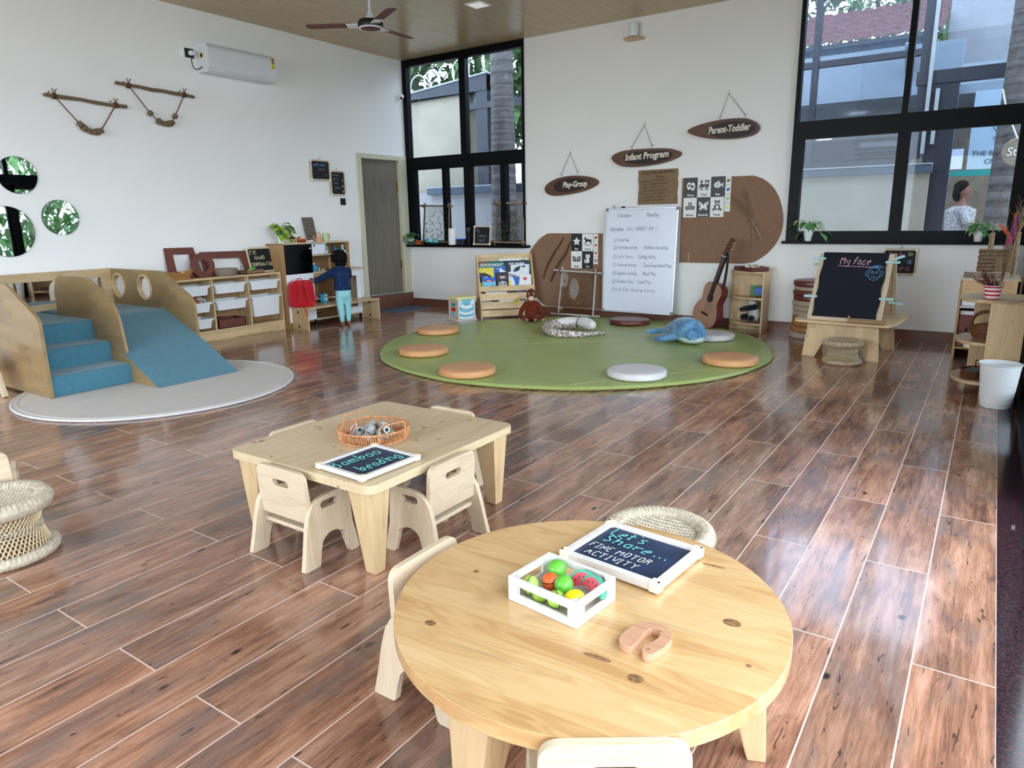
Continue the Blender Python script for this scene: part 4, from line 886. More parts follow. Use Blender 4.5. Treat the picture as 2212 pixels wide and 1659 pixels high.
ob('side_panel', MB().prism([right]+holes, PX(3.50), -.012, .012), 'rubber_x', ps, bev=.004, smooth=30)
for hx in (-6.985, -6.52): ob('porthole_ring', MB().lathe([(.104, -.022), (.104, .022), (.122, .022), (.122, -.022), (.104, -.022)], 48, c=(hx, 3.50, .660), rot=(R(90), 0, 0)), 'pine_x', ps, smooth=30, bev=.004)
st = MB(); stp = [(-7.12, 0), (-5.60, 0), (-5.60, .155), (-5.875, .155), (-5.875, .315), (-6.125, .315), (-6.125, .475), (-7.12, .475)]
st.prism([roundpoly(stp, [0, .01, .04, .01, .04, .01, .04, 0], 5)], PX(0), 2.213, 2.797)
ob('carpeted_steps', st, 'teal_carpet', ps, smooth=35)
slp = [(-7.12, 0), (-5.215, 0), (-5.66, .235), (-6.22, .482), (-7.12, .482)]
ob('carpeted_slide', MB().prism([roundpoly(slp, [0, 0.0, .02, .05, 0], 5)], PX(0), 2.823, 3.487), 'teal_carpet', ps, smooth=35)
ob('slide_lip', MB().prism([[(-5.66, .2355), (-5.212, .0005), (-5.235, 0), (-5.67, .225)]], PX(0), 2.795, 3.492), 'teal_carpet', ps)
mf = MB(); mx0, mx1 = -7.145, -7.105
mf.b2((mx0, 2.19, .745), (mx1, 3.49, .825), bev=.004).b2((mx0, 2.19, .475), (mx1, 3.49, .535), bev=.004).b2((mx0, 3.40, .535), (mx1, 3.49, .745), bev=.003).b2((mx0, 2.19, .535), (mx1, 2.26, .745), bev=.003)
ob('mirror_frame', mf, 'pine_y', ps); ob('mirror', MB().b2((mx0+.01, 2.25, .53), (mx1-.02, 3.41, .75)), 'mirror', ps)
# slanted wooden trestle cut by the left edge
tl = thing('wooden_trestle', 'light wooden trestle legs cut by the left edge, beside the play stairs', 'trestle', (-6.03, 2.06, 0))
for dx, dy, ln in ((0, 0, .07), (-.13, .03, .07)): ob('leg', MB().bar((dx, dy, .002), (dx-.10, dy-.01, .325), .035, .035, bev=.003), 'pale_z', tl)
ob('crossbar', MB().bar((-.30, 0, .245), (-.045, -.0, .245), .03, .05, bev=.003), 'pale_x', tl); ob('top_bar', MB().bar((-.42, 0, .325), (-.085, 0, .325), .035, .03, bev=.003), 'pale_x', tl)
# ================================================================== storage unit with trays
TX = -6.92; tu = thing('storage_unit', 'pine storage frame with white pull-out trays', 'storage unit', (0, 0, 0)); y0, y1, zt = 3.975, 5.335, .683
ob('top_board', MB().b2((XL+.005, y0, zt-.022), (TX, y1, zt), bev=.002), 'beech_y', tu); ob('bottom_board', MB().b2((XL+.005, y0+.02, .098), (TX-.003, y1-.02, .118)), 'beech_y', tu)
ob('plinth', MB().b2((TX-.02, y0, 0), (TX, y1, .118), bev=.002), 'beech_y', tu)
for y in (y0+.009, 4.435, 4.883, y1-.009): ob('upright', MB().b2((XL+.005, y-.009, .0 if y in (y0+.009, y1-.009) else .118), (TX+.001, y+.009, zt-.022), bev=.002), 'beech_z', tu)
ob('back_panel', MB().b2((XL+.003, y0, .1), (XL+.009, y1, zt-.01)), 'oak_y', tu)
def tray(label, yc, ztop, h, mat='white_plastic'):
    t = thing('storage_tray', label, 'tray', (TX-.115, yc, ztop), 0, 'white pull-out trays in the storage frame'); hx, hy = .118, .192
    mb = MB(); sec = [(hx, hy, 0), (hx, hy, -h+.02), (hx-.012, hy-.014, -h), ]
    def shell(mb, o, z0, z1, k0, k1):
        a = [mb.bm.verts.new((x, y, z0)) for x, y in rrect(-hx*k0, -hy*k0, hx*k0, hy*k0, .02)]; b_ = [mb.bm.verts.new((x, y, z1)) for x, y in rrect(-hx*k1, -hy*k1, hx*k1, hy*k1, .02)]
        n = len(a)
        for i in range(n): mb.bm.faces.new((a[i], a[(i+1) % n], b_[(i+1) % n], b_[i]))
        return a, b_
    a, b_ = shell(mb, 0, -.006, -h, .98, .90); mb.bm.faces.new(b_[::-1]); c, d = shell(mb, 0, -.006, -h+.003, .965, .885); mb.bm.faces.new(d)
    ob('tub', mb, mat, t, smooth=40)
    ob('rim', MB().prism([rrect(-hx-.012, -hy-.024, hx+.014, hy+.024, .018), rrect(-hx*.965, -hy*.965, hx*.965, hy*.965, .018)[::-1]], XY, -.008, .0), mat, t, bev=.002)
    ob('rim_skirt', MB().prism([rrect(-hx-.004, -hy-.008, hx+.006, hy+.008, .018), rrect(-hx*.97, -hy*.97, hx*.97, hy*.97, .018)[::-1]], XY, -.022, -.008), mat, t)
    return t
for yc, nm in ((4.21, 'left'), (4.66, 'middle'), (5.11, 'right')):
    tray('shallow white tray at the top of the %s column' % nm, yc, .605, .105)
t2_ = tray('shallow white tray second in the left column, toys showing', 4.21, .425, .105); tray('shallow white tray low in the left column', 4.21, .25, .105)
tray('shallow white tray second in the middle column', 4.66, .425, .105); tray('deep white tray under the top one in the right column', 5.11, .425, .23)
for i, (dy, m_, dx) in enumerate(((.06, 'red', 0), (.10, 'zebra', .03), (.02, 'zebra', .01), (-.03, 'walnut', .02), (.13, 'book_white', -.02))):
    tag(ob('toy_block', MB().box((0, 0, 0), (.07, .05, .045), rot=(.5*i, .4, .3), bev=.01), m_, None, loc=(TX-.10+dx, 4.23+dy, .425)), ('red', 'striped', 'striped slanting', 'dark wooden', 'white')[i]+' toy block on top of the second tray', 'toy', 'toys heaped in the left column tray')
bx = thing('brown_box', 'open brown cardboard box low in the middle column', 'box', (TX-.12, 4.635, .1185)); bb = MB(); bb.b2((.10, -.17, 0), (.108, .17, .095)).b2((-.11, -.17, 0), (-.102, .17, .10)).b2((-.11, -.17, 0), (.108, -.162, .11)).b2((-.11, .162, 0), (.108, .17, .10)).b2((-.11, -.17, 0), (.108, .17, .006)); ob('walls', bb, 'brown_paint', bx)
ob('flap', MB().box((-.03, -.09, .105), (.12, .12, .004), rot=(.2, -.1, 0)), 'brown_paint', bx)
# things on top of the storage unit
ZT = zt
def leaning(name, label, cat, y, w, h, tilt, zb, xb, group=None): return thing(name, label, cat, (xb, y, zb), (R(-tilt), 0, R(90)), group)
FRG = 'brown cut-out frames leaning on the wall'
f1 = leaning('cardboard_cutout', 'brown cut-out frame leaning at the left of the storage top', 'frame', 4.25, 0, 0, 12, ZT, -7.085, FRG)
ob('panel', MB().prism([[(-.19, 0), (-.17, .33), (.155, .325), (.20, 0)], [(-.09, .0+.05), (.085, .05), (.095, .255), (-.09, .26)][::1]], XZ, -.006, .006), 'brown_paint', f1)
f2 = leaning('cardboard_cutout', 'long brown cut-out frame leaning beside the small chalkboard', 'frame', 4.755, 0, 0, 12, ZT, -7.075, FRG)
ob('panel', MB().prism([[(-.29, 0), (-.29, .27), (.27, .26), (.33, .0)], [(-.17, .04), (.23, .04), (.19, .185), (-.17, .195)]], XZ, -.006, .006), 'brown_paint', f2)
f3 = leaning('cardboard_cutout', 'round brown ring frame leaning in front of the other two', 'frame', 4.415, 0, 0, 10, ZT, -7.0, FRG)
ob('panel', MB().prism([circ(0, .13, .14, 40, .128), circ(.0, .125, .075, 32, .062)[::-1]], XZ, -.006, .006), 'brown_paint', f3)
bd1 = board('chalkboard', 'chalkboard reading Eye hand coordination, on the storage unit', .36, .29, (-7.09, 5.21, ZT+.142), (R(-12), 0, LW), fr='pale_y')
chalk(bd1, [('EYE', -.145, .065, .042, 'chalk_cream', .13, .10), ('HAND', -.09, .005, .042, 'chalk_cream', .13, .14), ('COORDINATION', -.155, -.07, .038, 'chalk_cream', .13, .31)])
bt = thing('wooden_bowl', 'boat shaped wooden bowl at the left end of the storage unit', 'bowl', (-7.02, 4.13, ZT), R(92))
def boat(u, v, k): a_ = 2*PI*u; r = v; L_, W_ = .17, .085; return ((L_*(.72+.28*k))*r*math.cos(a_), W_*(.65+.35*k)*r*math.sin(a_), k*.075+.02*k*abs(math.cos(a_))**3)
ob('hull', MB().grid(lambda i, j: boat(i, 1, j), 40, 6, closeu=True).grid(lambda i, j: Vector(boat(i, .93, 1-j*.85)), 40, 6, closeu=True).grid(lambda i, j: boat(i, 1-j*.07, 1), 40, 2, closeu=True).grid(lambda i, j: boat(i, j*.999+.001, 0), 40, 2, closeu=True).grid(lambda i, j: Vector(boat(i, .93*j+.001, .15)), 40, 2, closeu=True), 'boat_wood', bt, smooth=40)
for i, (dy, m_) in enumerate(((-.05, 'metal_grey'), (.0, 'black_plastic'), (.045, 'white_matte'))): tag(ob('toy_stone', MB().sph((0, 0, 0), (.028, .03, .016)), m_, None, smooth=60, loc=(-7.02, 4.13+dy, ZT+.062)), ('grey', 'black', 'white')[i]+' pebble in the boat shaped wooden bowl', 'stone', 'pebbles in the boat shaped bowl')
bw2 = thing('clay_bowl', 'taupe round bowl in front of the long brown frame', 'bowl', (-7.0, 4.67, ZT)); ob('bowl', MB().lathe([(0, 0), (.10, 0), (.122, .03), (.128, .078), (.122, .08), (.112, .03), (.0, .014)], 40), 'taupe', bw2, smooth=40)
wt = thing('handled_tray', 'small brown handled tray with a green toy, by the chalkboard', 'tray', (-7.0, 5.0, ZT)); ob('tray_body', MB().b2((-.07, -.12, 0), (.07, .12, .008)).b2((-.07, -.12, 0), (-.063, .12, .04)).b2((.063, -.12, 0), (.07, .12, .04)).b2((-.07, -.12, 0), (.07, -.113, .045)).b2((-.07, .113, 0), (.07, .12, .045)), 'brown_board', wt)
for sy in (-1, 1): ob('handle', MB().tube([(-.03, sy*.117, .04), (-.03, sy*.117, .085), (.03, sy*.117, .085), (.03, sy*.117, .04)], .003, 6), 'walnut', wt)
tag(ob('toy_leaf', MB().sph((0, 0, 0), (.02, .07, .016), rot=(.15, 0, .2)), 'fruit_green', None, smooth=60, loc=(-6.99, 5.0, ZT+.05)), 'green leaf shaped toy lying in the small brown tray', 'toy')
# ================================================================== play kitchen
KX = -6.84; pk = thing('play_kitchen', 'wooden play kitchen with black fridge door and white doors', 'play kitchen', (0, 0, 0)); xb = XL+.004
ob('fridge_side', MB().b2((xb, 5.345, .0), (KX, 5.363, 1.0), bev=.002), 'oak_z', pk); ob('fridge_side', MB().b2((xb, 5.742, .05), (KX-.005, 5.758, .99)), 'oak_z', pk)
ob('top_board', MB().b2((xb, 5.345, .99), (KX+.003, 6.365, 1.006), bev=.002), 'pale_y', pk)
ob('fridge_shelf', MB().b2((xb, 5.363, .05), (KX-.02, 5.742, .07)), 'oak_y', pk)
d1 = ob('freezer_door', MB().b2((KX-.012, 5.348, .648), (KX+.006, 5.750, .988), bev=.002), 'black_gloss', pk, label='glossy black upper door'); ob('knob', MB().sph((KX+.016, 5.715, .935), .013), 'chrome', d1, smooth=60)
d2 = ob('fridge_door', MB().b2((KX-.012, 5.348, .075), (KX+.006, 5.750, .643), bev=.002), 'white_gloss', pk, label='white lower door'); ob('knob', MB().sph((KX+.016, 5.70, .57), .012), 'black_plastic', d2, smooth=60)
ob('hutch_side', MB().b2((xb, 6.345, .655), (KX, 6.363, .992), bev=.002), 'oak_z', pk); ob('hutch_divider', MB().b2((xb, 5.965, .855), (KX, 5.980, .992), bev=.002), 'pale_z', pk); ob('hutch_shelf', MB().b2((xb, 5.755, .843), (KX+.001, 6.35, .857), bev=.002), 'pale_y', pk)
ob('hutch_back', MB().b2((xb, 5.755, .1), (xb+.006, 6.55, .99)), 'oak_y', pk)
d3 = ob('microwave_door', MB().b2((KX-.012, 5.762, .861), (KX+.004, 5.960, .984), bev=.002), 'white_gloss', pk); ob('knob', MB().sph((KX+.012, 5.79, .965), .011), 'black_plastic', d3, smooth=60)
ob('counter', MB().prism([[(xb, 5.755), (KX+.03, 5.755), (KX+.03, 6.50)]+arc(KX-.10, 6.50, .13, 0, 80, 8)+[(xb, 6.635)]], XY, .635, .655), 'pale_y', pk, bev=.002)
ob('drawer_front', MB().b2((KX-.01, 5.765, .585), (KX+.008, 6.05, .632), bev=.002), 'pine_y', pk)
ob('side_panel', MB().b2((xb, 6.515, .0), (KX+.002, 6.532, .635), bev=.002), 'pale_z', pk); ob('divider', MB().b2((xb, 6.09, .08), (KX, 6.105, .635), bev=.002), 'oak_z', pk)
ob('lower_shelf', MB().b2((xb, 5.755, .31), (KX, 6.09, .325), bev=.002), 'pale_y', pk); ob('bottom_shelf', MB().b2((xb, 5.755, .06), (KX, 6.52, .078), bev=.002), 'pale_y', pk)
ob('oven_front', MB().prism([rect(6.10, .08, 6.52, .633), rect(6.16, .16, 6.45, .56)[::-1]], YZ, KX-.006, KX+.008), 'white_gloss', pk, label='white oven front with open window')
for y in (5.36, 5.74, 6.5): ob('foot', MB().b2((KX-.03, y-.012, 0), (KX-.002, y+.012, .07)), 'black_plastic', pk)
# contents of the kitchen shelves
def jar(name, label, mat, x, y, z, r, h, cap=None, group=None, cat='bottle', neck=.6):
    t = thing(name, label, cat, (x, y, z), 0, group); ob('body', MB().lathe([(0, 0), (r, 0), (r, h*.62), (r*neck, h*.78), (r*neck, h*.82), (0, h*.82)], 20), mat, t, smooth=40)
    if cap: ob('cap', MB().lathe([(r*neck*1.1, h*.8), (r*neck*1.0, h), (0, h)], 20), cap, t, smooth=40)
    return t
GS = 'bottles and jars in the kitchen hutch'
jar('toy_bottle', 'blue toy bottle in the upper hutch', 'blue', KX-.05, 6.165, .857, .017, .105, 'blue', GS, neck=.35); jar('toy_bottle', 'small pale bottle beside the blue one', 'pastel_green', KX-.04, 6.19, .857, .014, .055, 'teal', GS)
jar('toy_bottle', 'blue and white toy bottle at the right of the hutch', 'sky_blue', KX-.05, 6.295, .857, .02, .10, 'white_plastic', GS); jar('toy_jar', 'white toy jar at the hutch side', 'white_plastic', KX-.035, 6.315, .857, .017, .035, None, GS, 'jar', .9)
jar('toy_jar', 'cream toy jar beside the tipped card in the hutch', 'cream_plastic', KX-.03, 6.01, .857, .016, .06, 'book_dark', GS, 'jar', .9); jar('toy_jar', 'small brown cup in the upper hutch', 'peach', KX-.04, 6.25, .857, .013, .035, None, GS, 'jar', .9)
tg = thing('toy_phone', 'pale toy phone leaning in the upper hutch', 'toy', (KX-.05, 6.035, .858), (0, R(-10), 0)); ob('case', MB().box((0, 0, .055), (.012, .06, .11), bev=.004), 'sky_blue', tg); ob('camera_bump', MB().box((.008, .005, .1), (.004, .025, .012)), 'book_dark', tg)
sb = thing('tissue_box', 'teal round tissue box on the kitchen counter', 'box', (KX-.06, 5.82, .656)); ob('box', MB().lathe([(0, 0), (.045, 0), (.05, .03), (.05, .055), (.04, .07), (0, .07)], 28), 'toy_blue', sb, smooth=40); ob('tissue', MB().lathe([(.004, .07), (.018, .09), (.022, .10), (.004, .085)], 12), 'white_matte', sb)
for i, (y, m_, r, h) in enumerate(((5.845, 'knife_wood', .012, .045), (5.895, 'pale_z', .015, .022), (5.93, 'knife_wood', .012, .03), (5.96, 'black_plastic', .014, .02))):
    tag(ob('toy_pot', MB().lathe([(0, 0), (r, 0), (r*1.1, h), (0, h)], 16), m_, None, smooth=40, loc=(KX+.005, y, .656)), ('brown peg toy', 'pale wooden disc', 'brown wooden cup', 'black toy dish')[i]+' on the edge of the kitchen counter', 'toy', 'little pieces on the kitchen counter')
fc = thing('toy_tap', 'brown toy tap standing behind the child on the counter', 'toy', (KX-.14, 6.14, .656)); ob('spout', MB().tube(smoothpts([(0, 0, 0), (0, 0, .12), (.01, .0, .165), (.05, 0, .165), (.055, 0, .13)], 2), .012, 8), 'pine_z', fc, smooth=60)
for i, (y, x, m_) in enumerate(((5.80, -.03, 'magenta'), (5.83, -.03, 'purple'), (5.87, -.04, 'pastel_yellow'), (5.90, -.05, 'book_white'), (5.93, -.08, 'pastel_green'), (5.96, -.05, 'cream_plastic'))):
    tag(ob('toy_food', MB().sph((0, 0, .018), (.022, .022, .018)), m_, None, smooth=60, loc=(KX+x, y, .326)), ('magenta', 'purple', 'pale yellow', 'white', 'pale green', 'cream')[i]+' toy food piece on the lower kitchen shelf', 'toy food', 'toy food on the kitchen shelf')
oc = thing('owl_clock', 'teal owl shaped toy box standing on the bench', 'toy', (-6.80, 5.86, .268), R(20)); ob('body', MB().prism([roundpoly([(-.055, 0), (.055, 0), (.07, .07), (.045, .11), (0, .12), (-.045, .11), (-.07, .07)], .02, 4)], YZ, -.02, .02), 'toy_blue', oc, bev=.004, smooth=40)
fcx = ob('face', MB().lathe([(0, .0205), (.042, .0205)], 28, c=(0, 0, .062), rot=(0, R(90), 0)), 'book_white', oc); ob('eyes', MB().sph((.022, -.016, .07), (.004, .009, .009)).sph((.022, .016, .07), (.004, .009, .009)), 'black_plastic', fcx)
jar('toy_bottle', 'yellow toy bottle on the bottom kitchen shelf', 'yellow', KX-.05, 5.955, .079+.19, .02, .06, None, None)
# on top of the kitchen
KT = 1.006
def plant(name, label, x, y, z, s, mats, seed, n=26, pot='porcelain', spread=1.0, trail=.3, pr=.045, ph=.075, cone=.62, lsz=1.0, up0=.5):
    t = thing(name, label, 'plant', (x, y, z)); rr = random.Random(seed)
    ob('pot', MB().lathe([(0, 0), (pr*cone, 0), (pr, ph), (pr*.94, ph+.002), (pr*.86, ph-.006), (0, ph-.01)], 36), pot, t, smooth=40)
    ob('soil', MB().lathe([(0, ph-.008), (pr*.88, ph-.009)], 20), 'walnut', t); stm = MB(); lv = {m_: MB() for m_ in mats}
    for i in range(n):
        a_ = 2*PI*i/n*2.4+rr.uniform(-.3, .3); el = rr.uniform(up0, 1.35) if rr.random() > trail else rr.uniform(-.5, .4); ln = s*rr.uniform(.55, 1.05)
        d = Vector((math.cos(a_)*math.cos(el)*spread, math.sin(a_)*math.cos(el)*spread, math.sin(el))); d.y = -abs(d.y)*.8 if (z < 1.0 and y > 7) else d.y; d.x = abs(d.x)*.8 if (name == 'potted_plant' and y < 7) else d.x; p0 = Vector((0, 0, ph-.005)); pm = p0+Vector((d.x*.35, d.y*.35, abs(d.z)*.5+.25))*ln; pe = p0+Vector((d.x, d.y, d.z*.85))*ln
        stm.tube(smoothpts([p0, pm, pe], 2), .0022, 5); m_ = rr.choice(mats); ld = Vector((d.x, d.y, min(d.z, .1)-rr.uniform(.1, .8))).normalized(); leaf(lv[m_], pe, ld, (0, 0, 1) if abs(ld.z) < .9 else (1, 0, 0), .075*lsz*rr.uniform(.8, 1.25), .05*lsz*rr.uniform(.8, 1.2), .35)
    ob('stems', stm, 'stem_green', t, smooth=60)
    for m_, mb in lv.items(): ob('foliage', mb, m_, t, smooth=60, recalc=False) if False else ob('foliage', mb, m_, t, smooth=60)
    return t
plant('potted_plant', 'lime green leafy plant in a white pot on the play kitchen', XL+.16, 5.46, KT, .17, ['leaf_lime', 'leaf_lime', 'leaf_green'], 4, 34, pr=.055, ph=.10, lsz=1.35, trail=.35)
hs = thing('wooden_house', 'small brown and cream toy house, left of the red one', 'toy house', (XL+.2, 5.585, KT)); ob('walls', MB().b2((-.03, -.04, 0), (.03, .04, .045)), 'cream_plastic', hs); ob('roof', MB().prism([[(-.045, .045), (.045, .045), (0, .075)]], YZ, -.035, .035), 'brown_paint', hs); ob('openings', MB().b2((.030, -.03, .008), (.031, -.01, .028)).b2((.030, .01, .008), (.031, .03, .028)), 'black_plastic', hs)
hs = thing('wooden_house', 'red brick patterned toy house with a red roof dome', 'toy house', (XL+.22, 5.69, KT)); ob('walls', MB().b2((-.035, -.055, 0), (.035, .055, .05), bev=.002), 'terracotta', hs); ob('dome', MB().sph((0, -.02, .05), (.025, .03, .02)), 'red', hs, smooth=60)
ob('openings', MB().b2((.035, -.04, .01), (.0365, -.025, .03)).b2((.035, -.01, .01), (.0365, .005, .03)).b2((.035, .02, .01), (.0365, .035, .03)), 'walnut', hs); ob('cornice', MB().b2((-.037, -.057, .046), (.037, .057, .052)), 'cream_plastic', hs)
wf = thing('wooden_house', 'white flat toy roof pieces beside the peach watering can', 'toy', (XL+.22, 5.80, KT)); ob('slats', MB().box((0, 0, .008), (.06, .12, .008), rot=(.05, 0, .1)).box((.0, .03, .02), (.05, .09, .006), rot=(.1, 0, -.3)), 'white_matte', wf)
def can(label, y, mat, r, h, kind):
    t = thing('watering_can', label, 'watering can', (XL+.23, y, KT)); ob('body', MB().lathe([(0, 0), (r, 0), (r*.88, h), (r*.8, h), (r*.9, .005), (0, .004)], 28), mat, t, smooth=40)
    if kind == 0:
        ob('handle', MB().tube(smoothpts([(0, -r*.8, h*.8), (0, -r*.9, h+.04), (0, 0, h+.065), (0, r*.9, h+.04), (0, r*.8, h*.8)], 3), .006, 8), mat, t, smooth=60); ob('spout', MB().tube([(0, -r*.8, h*.3), (0, -r*1.5, h*.7), (.0, -r*2.2, h*1.25)], [.010, .008, .012], 8), mat, t, smooth=60)
    else: ob('handle', MB().tube(smoothpts([(0, r*.9, h*.85), (0, r*1.6, h*.8), (0, r*1.7, h*.4), (0, r*.95, h*.25)], 3), .006, 8), 'peach', t, smooth=60)
    return t
can('peach toy watering can with a hoop handle on the play kitchen', 5.965, 'peach', .038, .055, 0); can('pale green toy jug with peach handle on the play kitchen', 6.075, 'pastel_green', .042, .105, 1)
sp = thing('paper_sign', 'torn brown cardboard note leaning on the wall above the play kitchen', 'sign', (XL+.045, 6.01, KT), (R(-6), 0, LW)); rr = random.Random(2)
e1 = [(-.155+.03*i/8+rr.uniform(-.004, .004)+.07*(1-i/8)*0, .30*i/8+.0) for i in range(9)]
ob('sheet', MB().prism([[(-.06, 0)]+[(.10+rr.uniform(-.003, .003), .02)]+[(.10-.005*i+rr.uniform(-.004, .004), .04*i) for i in range(1, 8)]+[(.06, .30), (-.11, .30)]+[(-.11+.007*i+rr.uniform(-.004, .004), .30-.04*i) for i in range(1, 7)]], XZ, -.003, 0), 'hessian', sp)
tx = MB()
for i, ln in enumerate(('For Eleva', 'Around', 'some on signs', 'using senses', 'Let us', 'Imaginative')): write(tx, ln, (-.085+.01*(i % 3), -.004, .255-.038*i), (1, 0, 0), (0, 0, 1), .018, .13, .12)
ob('lettering', tx, 'ink_dark', sp)
# ================================================================== bench, backpack, child
bn = thing('bench', 'low folding wooden bench in front of the play kitchen', 'bench', (0, 0, 0)); ob('seat_board', MB().b2((-6.88, 5.37, .245), (-6.545, 6.56, .267), bev=.003), 'pine_y', bn)
for y in (5.385, 6.545): ob('end_panel', MB().b2((-6.87, y-.010, 0), (-6.715, y+.010, .245), bev=.002).b2((-6.711, y-.010, 0), (-6.55, y+.010, .245), bev=.002), 'pine_knotty_z', bn)
hg = MB()
for y in (5.373, 6.533):
    for z in (.04, .21): hg.b2((-6.725, y-.003, z-.012), (-6.70, y, z+.012))
ob('hinges', hg, 'walnut', bn)
tag(ob('pencil', MB().b2((-.03, -.004, 0), (.03, .004, .006)), 'peach', None, loc=(-6.76, 6.32, .2675)), 'small peach toy piece on the far end of the bench', 'toy')
bp = thing('backpack', 'red child backpack standing on the near end of the bench', 'backpack', (-6.73, 5.455, .268), (R(-3), 0, R(78)))
def bpk(u, v): return None
ob('body', MB().prism([roundpoly([(-.145, 0), (.145, 0), (.158, .05), (.145, .26), (.09, .31), (-.09, .31), (-.145, .26), (-.158, .05)], .05, 6)], XZ, -.045, .045), 'red_fabric', bp, bev=.025, smooth=60)
ob('front_pocket', MB().prism([roundpoly([(-.11, .03), (.11, .03), (.11, .17), (-.11, .17)], .03, 5)], XZ, .045, .065), 'red_fabric', bp, bev=.012, smooth=60)
for sx in (-1, 1):
    ob('shoulder_strap', MB().grid(lambda i, j, sx=sx: Vector((sx*(.035+.03*i)+(j-.5)*.045, -.048-.035*math.sin(PI*min(1, i*1.1)), .29-.25*i)), 14, 4), 'red_fabric', bp, smooth=60).modifiers.new('thickness', 'SOLIDIFY').thickness = .008
    ob('strap_tail', MB().tube(smoothpts([(sx*.065, -.05, .06), (sx*.09, -.07, .03), (sx*.12, -.075, .05), (sx*.13, -.055, .01)], 2), .005, 6), 'red_bright', bp, smooth=60)
ob('carry_loop', MB().tube(smoothpts([(-.03, 0, .305), (-.03, 0, .33), (.03, 0, .33), (.03, 0, .305)], 2), .006, 6), 'red_bright', bp, smooth=60)
ob('hanging_loop', MB().tube(smoothpts([(-.03, -.06, .01), (-.06, -.15, -.0), (-.07, -.20, -.02), (-.06, -.205, -.1), (-.045, -.205, -.1), (-.05, -.2, -.02)], 2), .004, 6), 'red_bright', bp, smooth=60)
# ================================================================== soft bodies: one continuous surface per figure
def loft(mb, secs, n=20):
    """closed body through elliptical sections (x,y,z,rx,ry) stacked roughly along z"""
    rings = [[mb.bm.verts.new((x+rx*math.cos(2*PI*j/n), y+ry*math.sin(2*PI*j/n), z)) for j in range(n)] for x, y, z, rx, ry in secs]
    for a, b_ in zip(rings, rings[1:]):
        for j in range(n): mb.bm.faces.new((a[j], a[(j+1) % n], b_[(j+1) % n], b_[j]))
    mb.bm.faces.new(rings[0][::-1]); mb.bm.faces.new(rings[-1]); return mb
def limb(mb, pts, rs, it=2, n=14):
    P_ = [Vector(p) for p in pts]
    V4 = [Vector((p.x, p.y, p.z, r)) for p, r in zip(P_, rs)]
    for _ in range(it):
        q = [V4[0]]
        for a, b_ in zip(V4, V4[1:]): q += [a*.75+b_*.25, a*.25+b_*.75]
        q.append(V4[-1]); V4 = q
    mb.tube([Vector(v[:3]) for v in V4], [v[3] for v in V4], n); mb.sph(P_[0], rs[0], n=n, m=8); mb.sph(P_[-1], rs[-1], n=n, m=8); return mb
def soft(name, mb, mat, parent, vox=.004, sm=4, **k):
    o = ob(name, mb, mat, parent, smooth=0, **k)
    r_ = o.modifiers.new('one_surface', 'REMESH'); r_.mode = 'VOXEL'; r_.voxel_size = vox; r_.use_smooth_shade = True
    s_ = o.modifiers.new('relax', 'SMOOTH'); s_.iterations = sm; s_.factor = .5
    return o
kid = thing('person', 'barefoot toddler in denim jacket and pale blue leggings, reaching to the white door', 'person', (-6.49, 5.89, .001), R(66))
b_ = MB()                                            # bare body: feet, legs, trunk, neck, head, arms, hands
for sx, fx, fy in ((-1, -.045, -.015), (1, .045, .02)):
    limb(b_, [(fx, fy-.02, .045), (fx*1.05, fy+.0, .20), (fx*.95, .0, .40)], [.022, .033, .052])
    b_.sph((fx, fy-.028, .020), (.021, .022, .020)); b_.sph((fx+sx*.004, fy+.02, .016), (.024, .05, .016)); b_.sph((fx+sx*.006, fy+.062, .012), (.026, .020, .012))
    for i in range(5): b_.sph((fx+sx*(.024-.011*i)+sx*.004, fy+.084-.004*i*(1 if i else 0)*.9, .009), (.0062 if i else .0055, .011, .0075), n=8, m=6)
loft(b_, [(0, 0, .38, .05, .04), (0, 0, .42, .078, .058), (0, .006, .50, .075, .055), (0, .018, .60, .078, .055), (0, .03, .67, .082, .048), (0, .038, .70, .05, .036), (0, .045, .73, .030, .030), (0, .055, .77, .028, .03)])
b_.sph((0, .078, .812), (.066, .076, .082), n=22, m=16); b_.sph((0, .135, .79), (.045, .022, .035)); b_.sph((0, .160, .795), (.010, .012, .010))
for sx in (-1, 1): b_.sph((sx*.066, .075, .80), (.010, .018, .022))
def armchain(sx, pts, rs): limb(b_, pts, rs)
armchain(-1, [(-.088, .03, .66), (-.185, .075, .60), (-.285, .142, .545)], [.036, .030, .018]); armchain(1, [(.088, .035, .66), (.115, .11, .57), (.075, .20, .55)], [.036, .03, .018])
def hand(base, fwd, up, side, s):
    """palm and five fingers; fwd along the fingers, up towards the thumb"""
    base, fwd, up = Vector(base), Vector(fwd).normalized(), Vector(up); nrm = fwd.cross(up).normalized(); up = nrm.cross(fwd).normalized()
    mt = Matrix((fwd, up, nrm)).transposed(); b_.sph(base+fwd*.022*s, (.024*s, .022*s, .011*s), rot=mt)
    for i, (o_, an, ln) in enumerate(((.016, 24, .036), (.006, 8, .041), (-.006, -7, .038), (-.016, -22, .031))):
        d = fwd*math.cos(R(an))+up*math.sin(R(an)); p0 = base+fwd*.036*s+up*o_*s; bend = nrm*side*.006
        limb(b_, [p0, p0+d*ln*.5*s, p0+d*ln*s+bend], [.0068*s, .0060*s, .0048*s], 1, 10)
    d = fwd*.5+up*.87; p0 = base+fwd*.010*s+up*.016*s; limb(b_, [p0, p0+d*.018*s, p0+(fwd*.8+up*.6)*.036*s], [.0075*s, .0068*s, .0054*s], 1, 10)
hand((-.292, .148, .543), (-.80, .42, .10), (.1, .1, 1), 1, 1.0); hand((.07, .208, .55), (-.3, .9, .1), (-.6, 0, .8), -1, 1.0)
soft('body', b_, 'skin', kid, .0034, 2)
ey = MB()
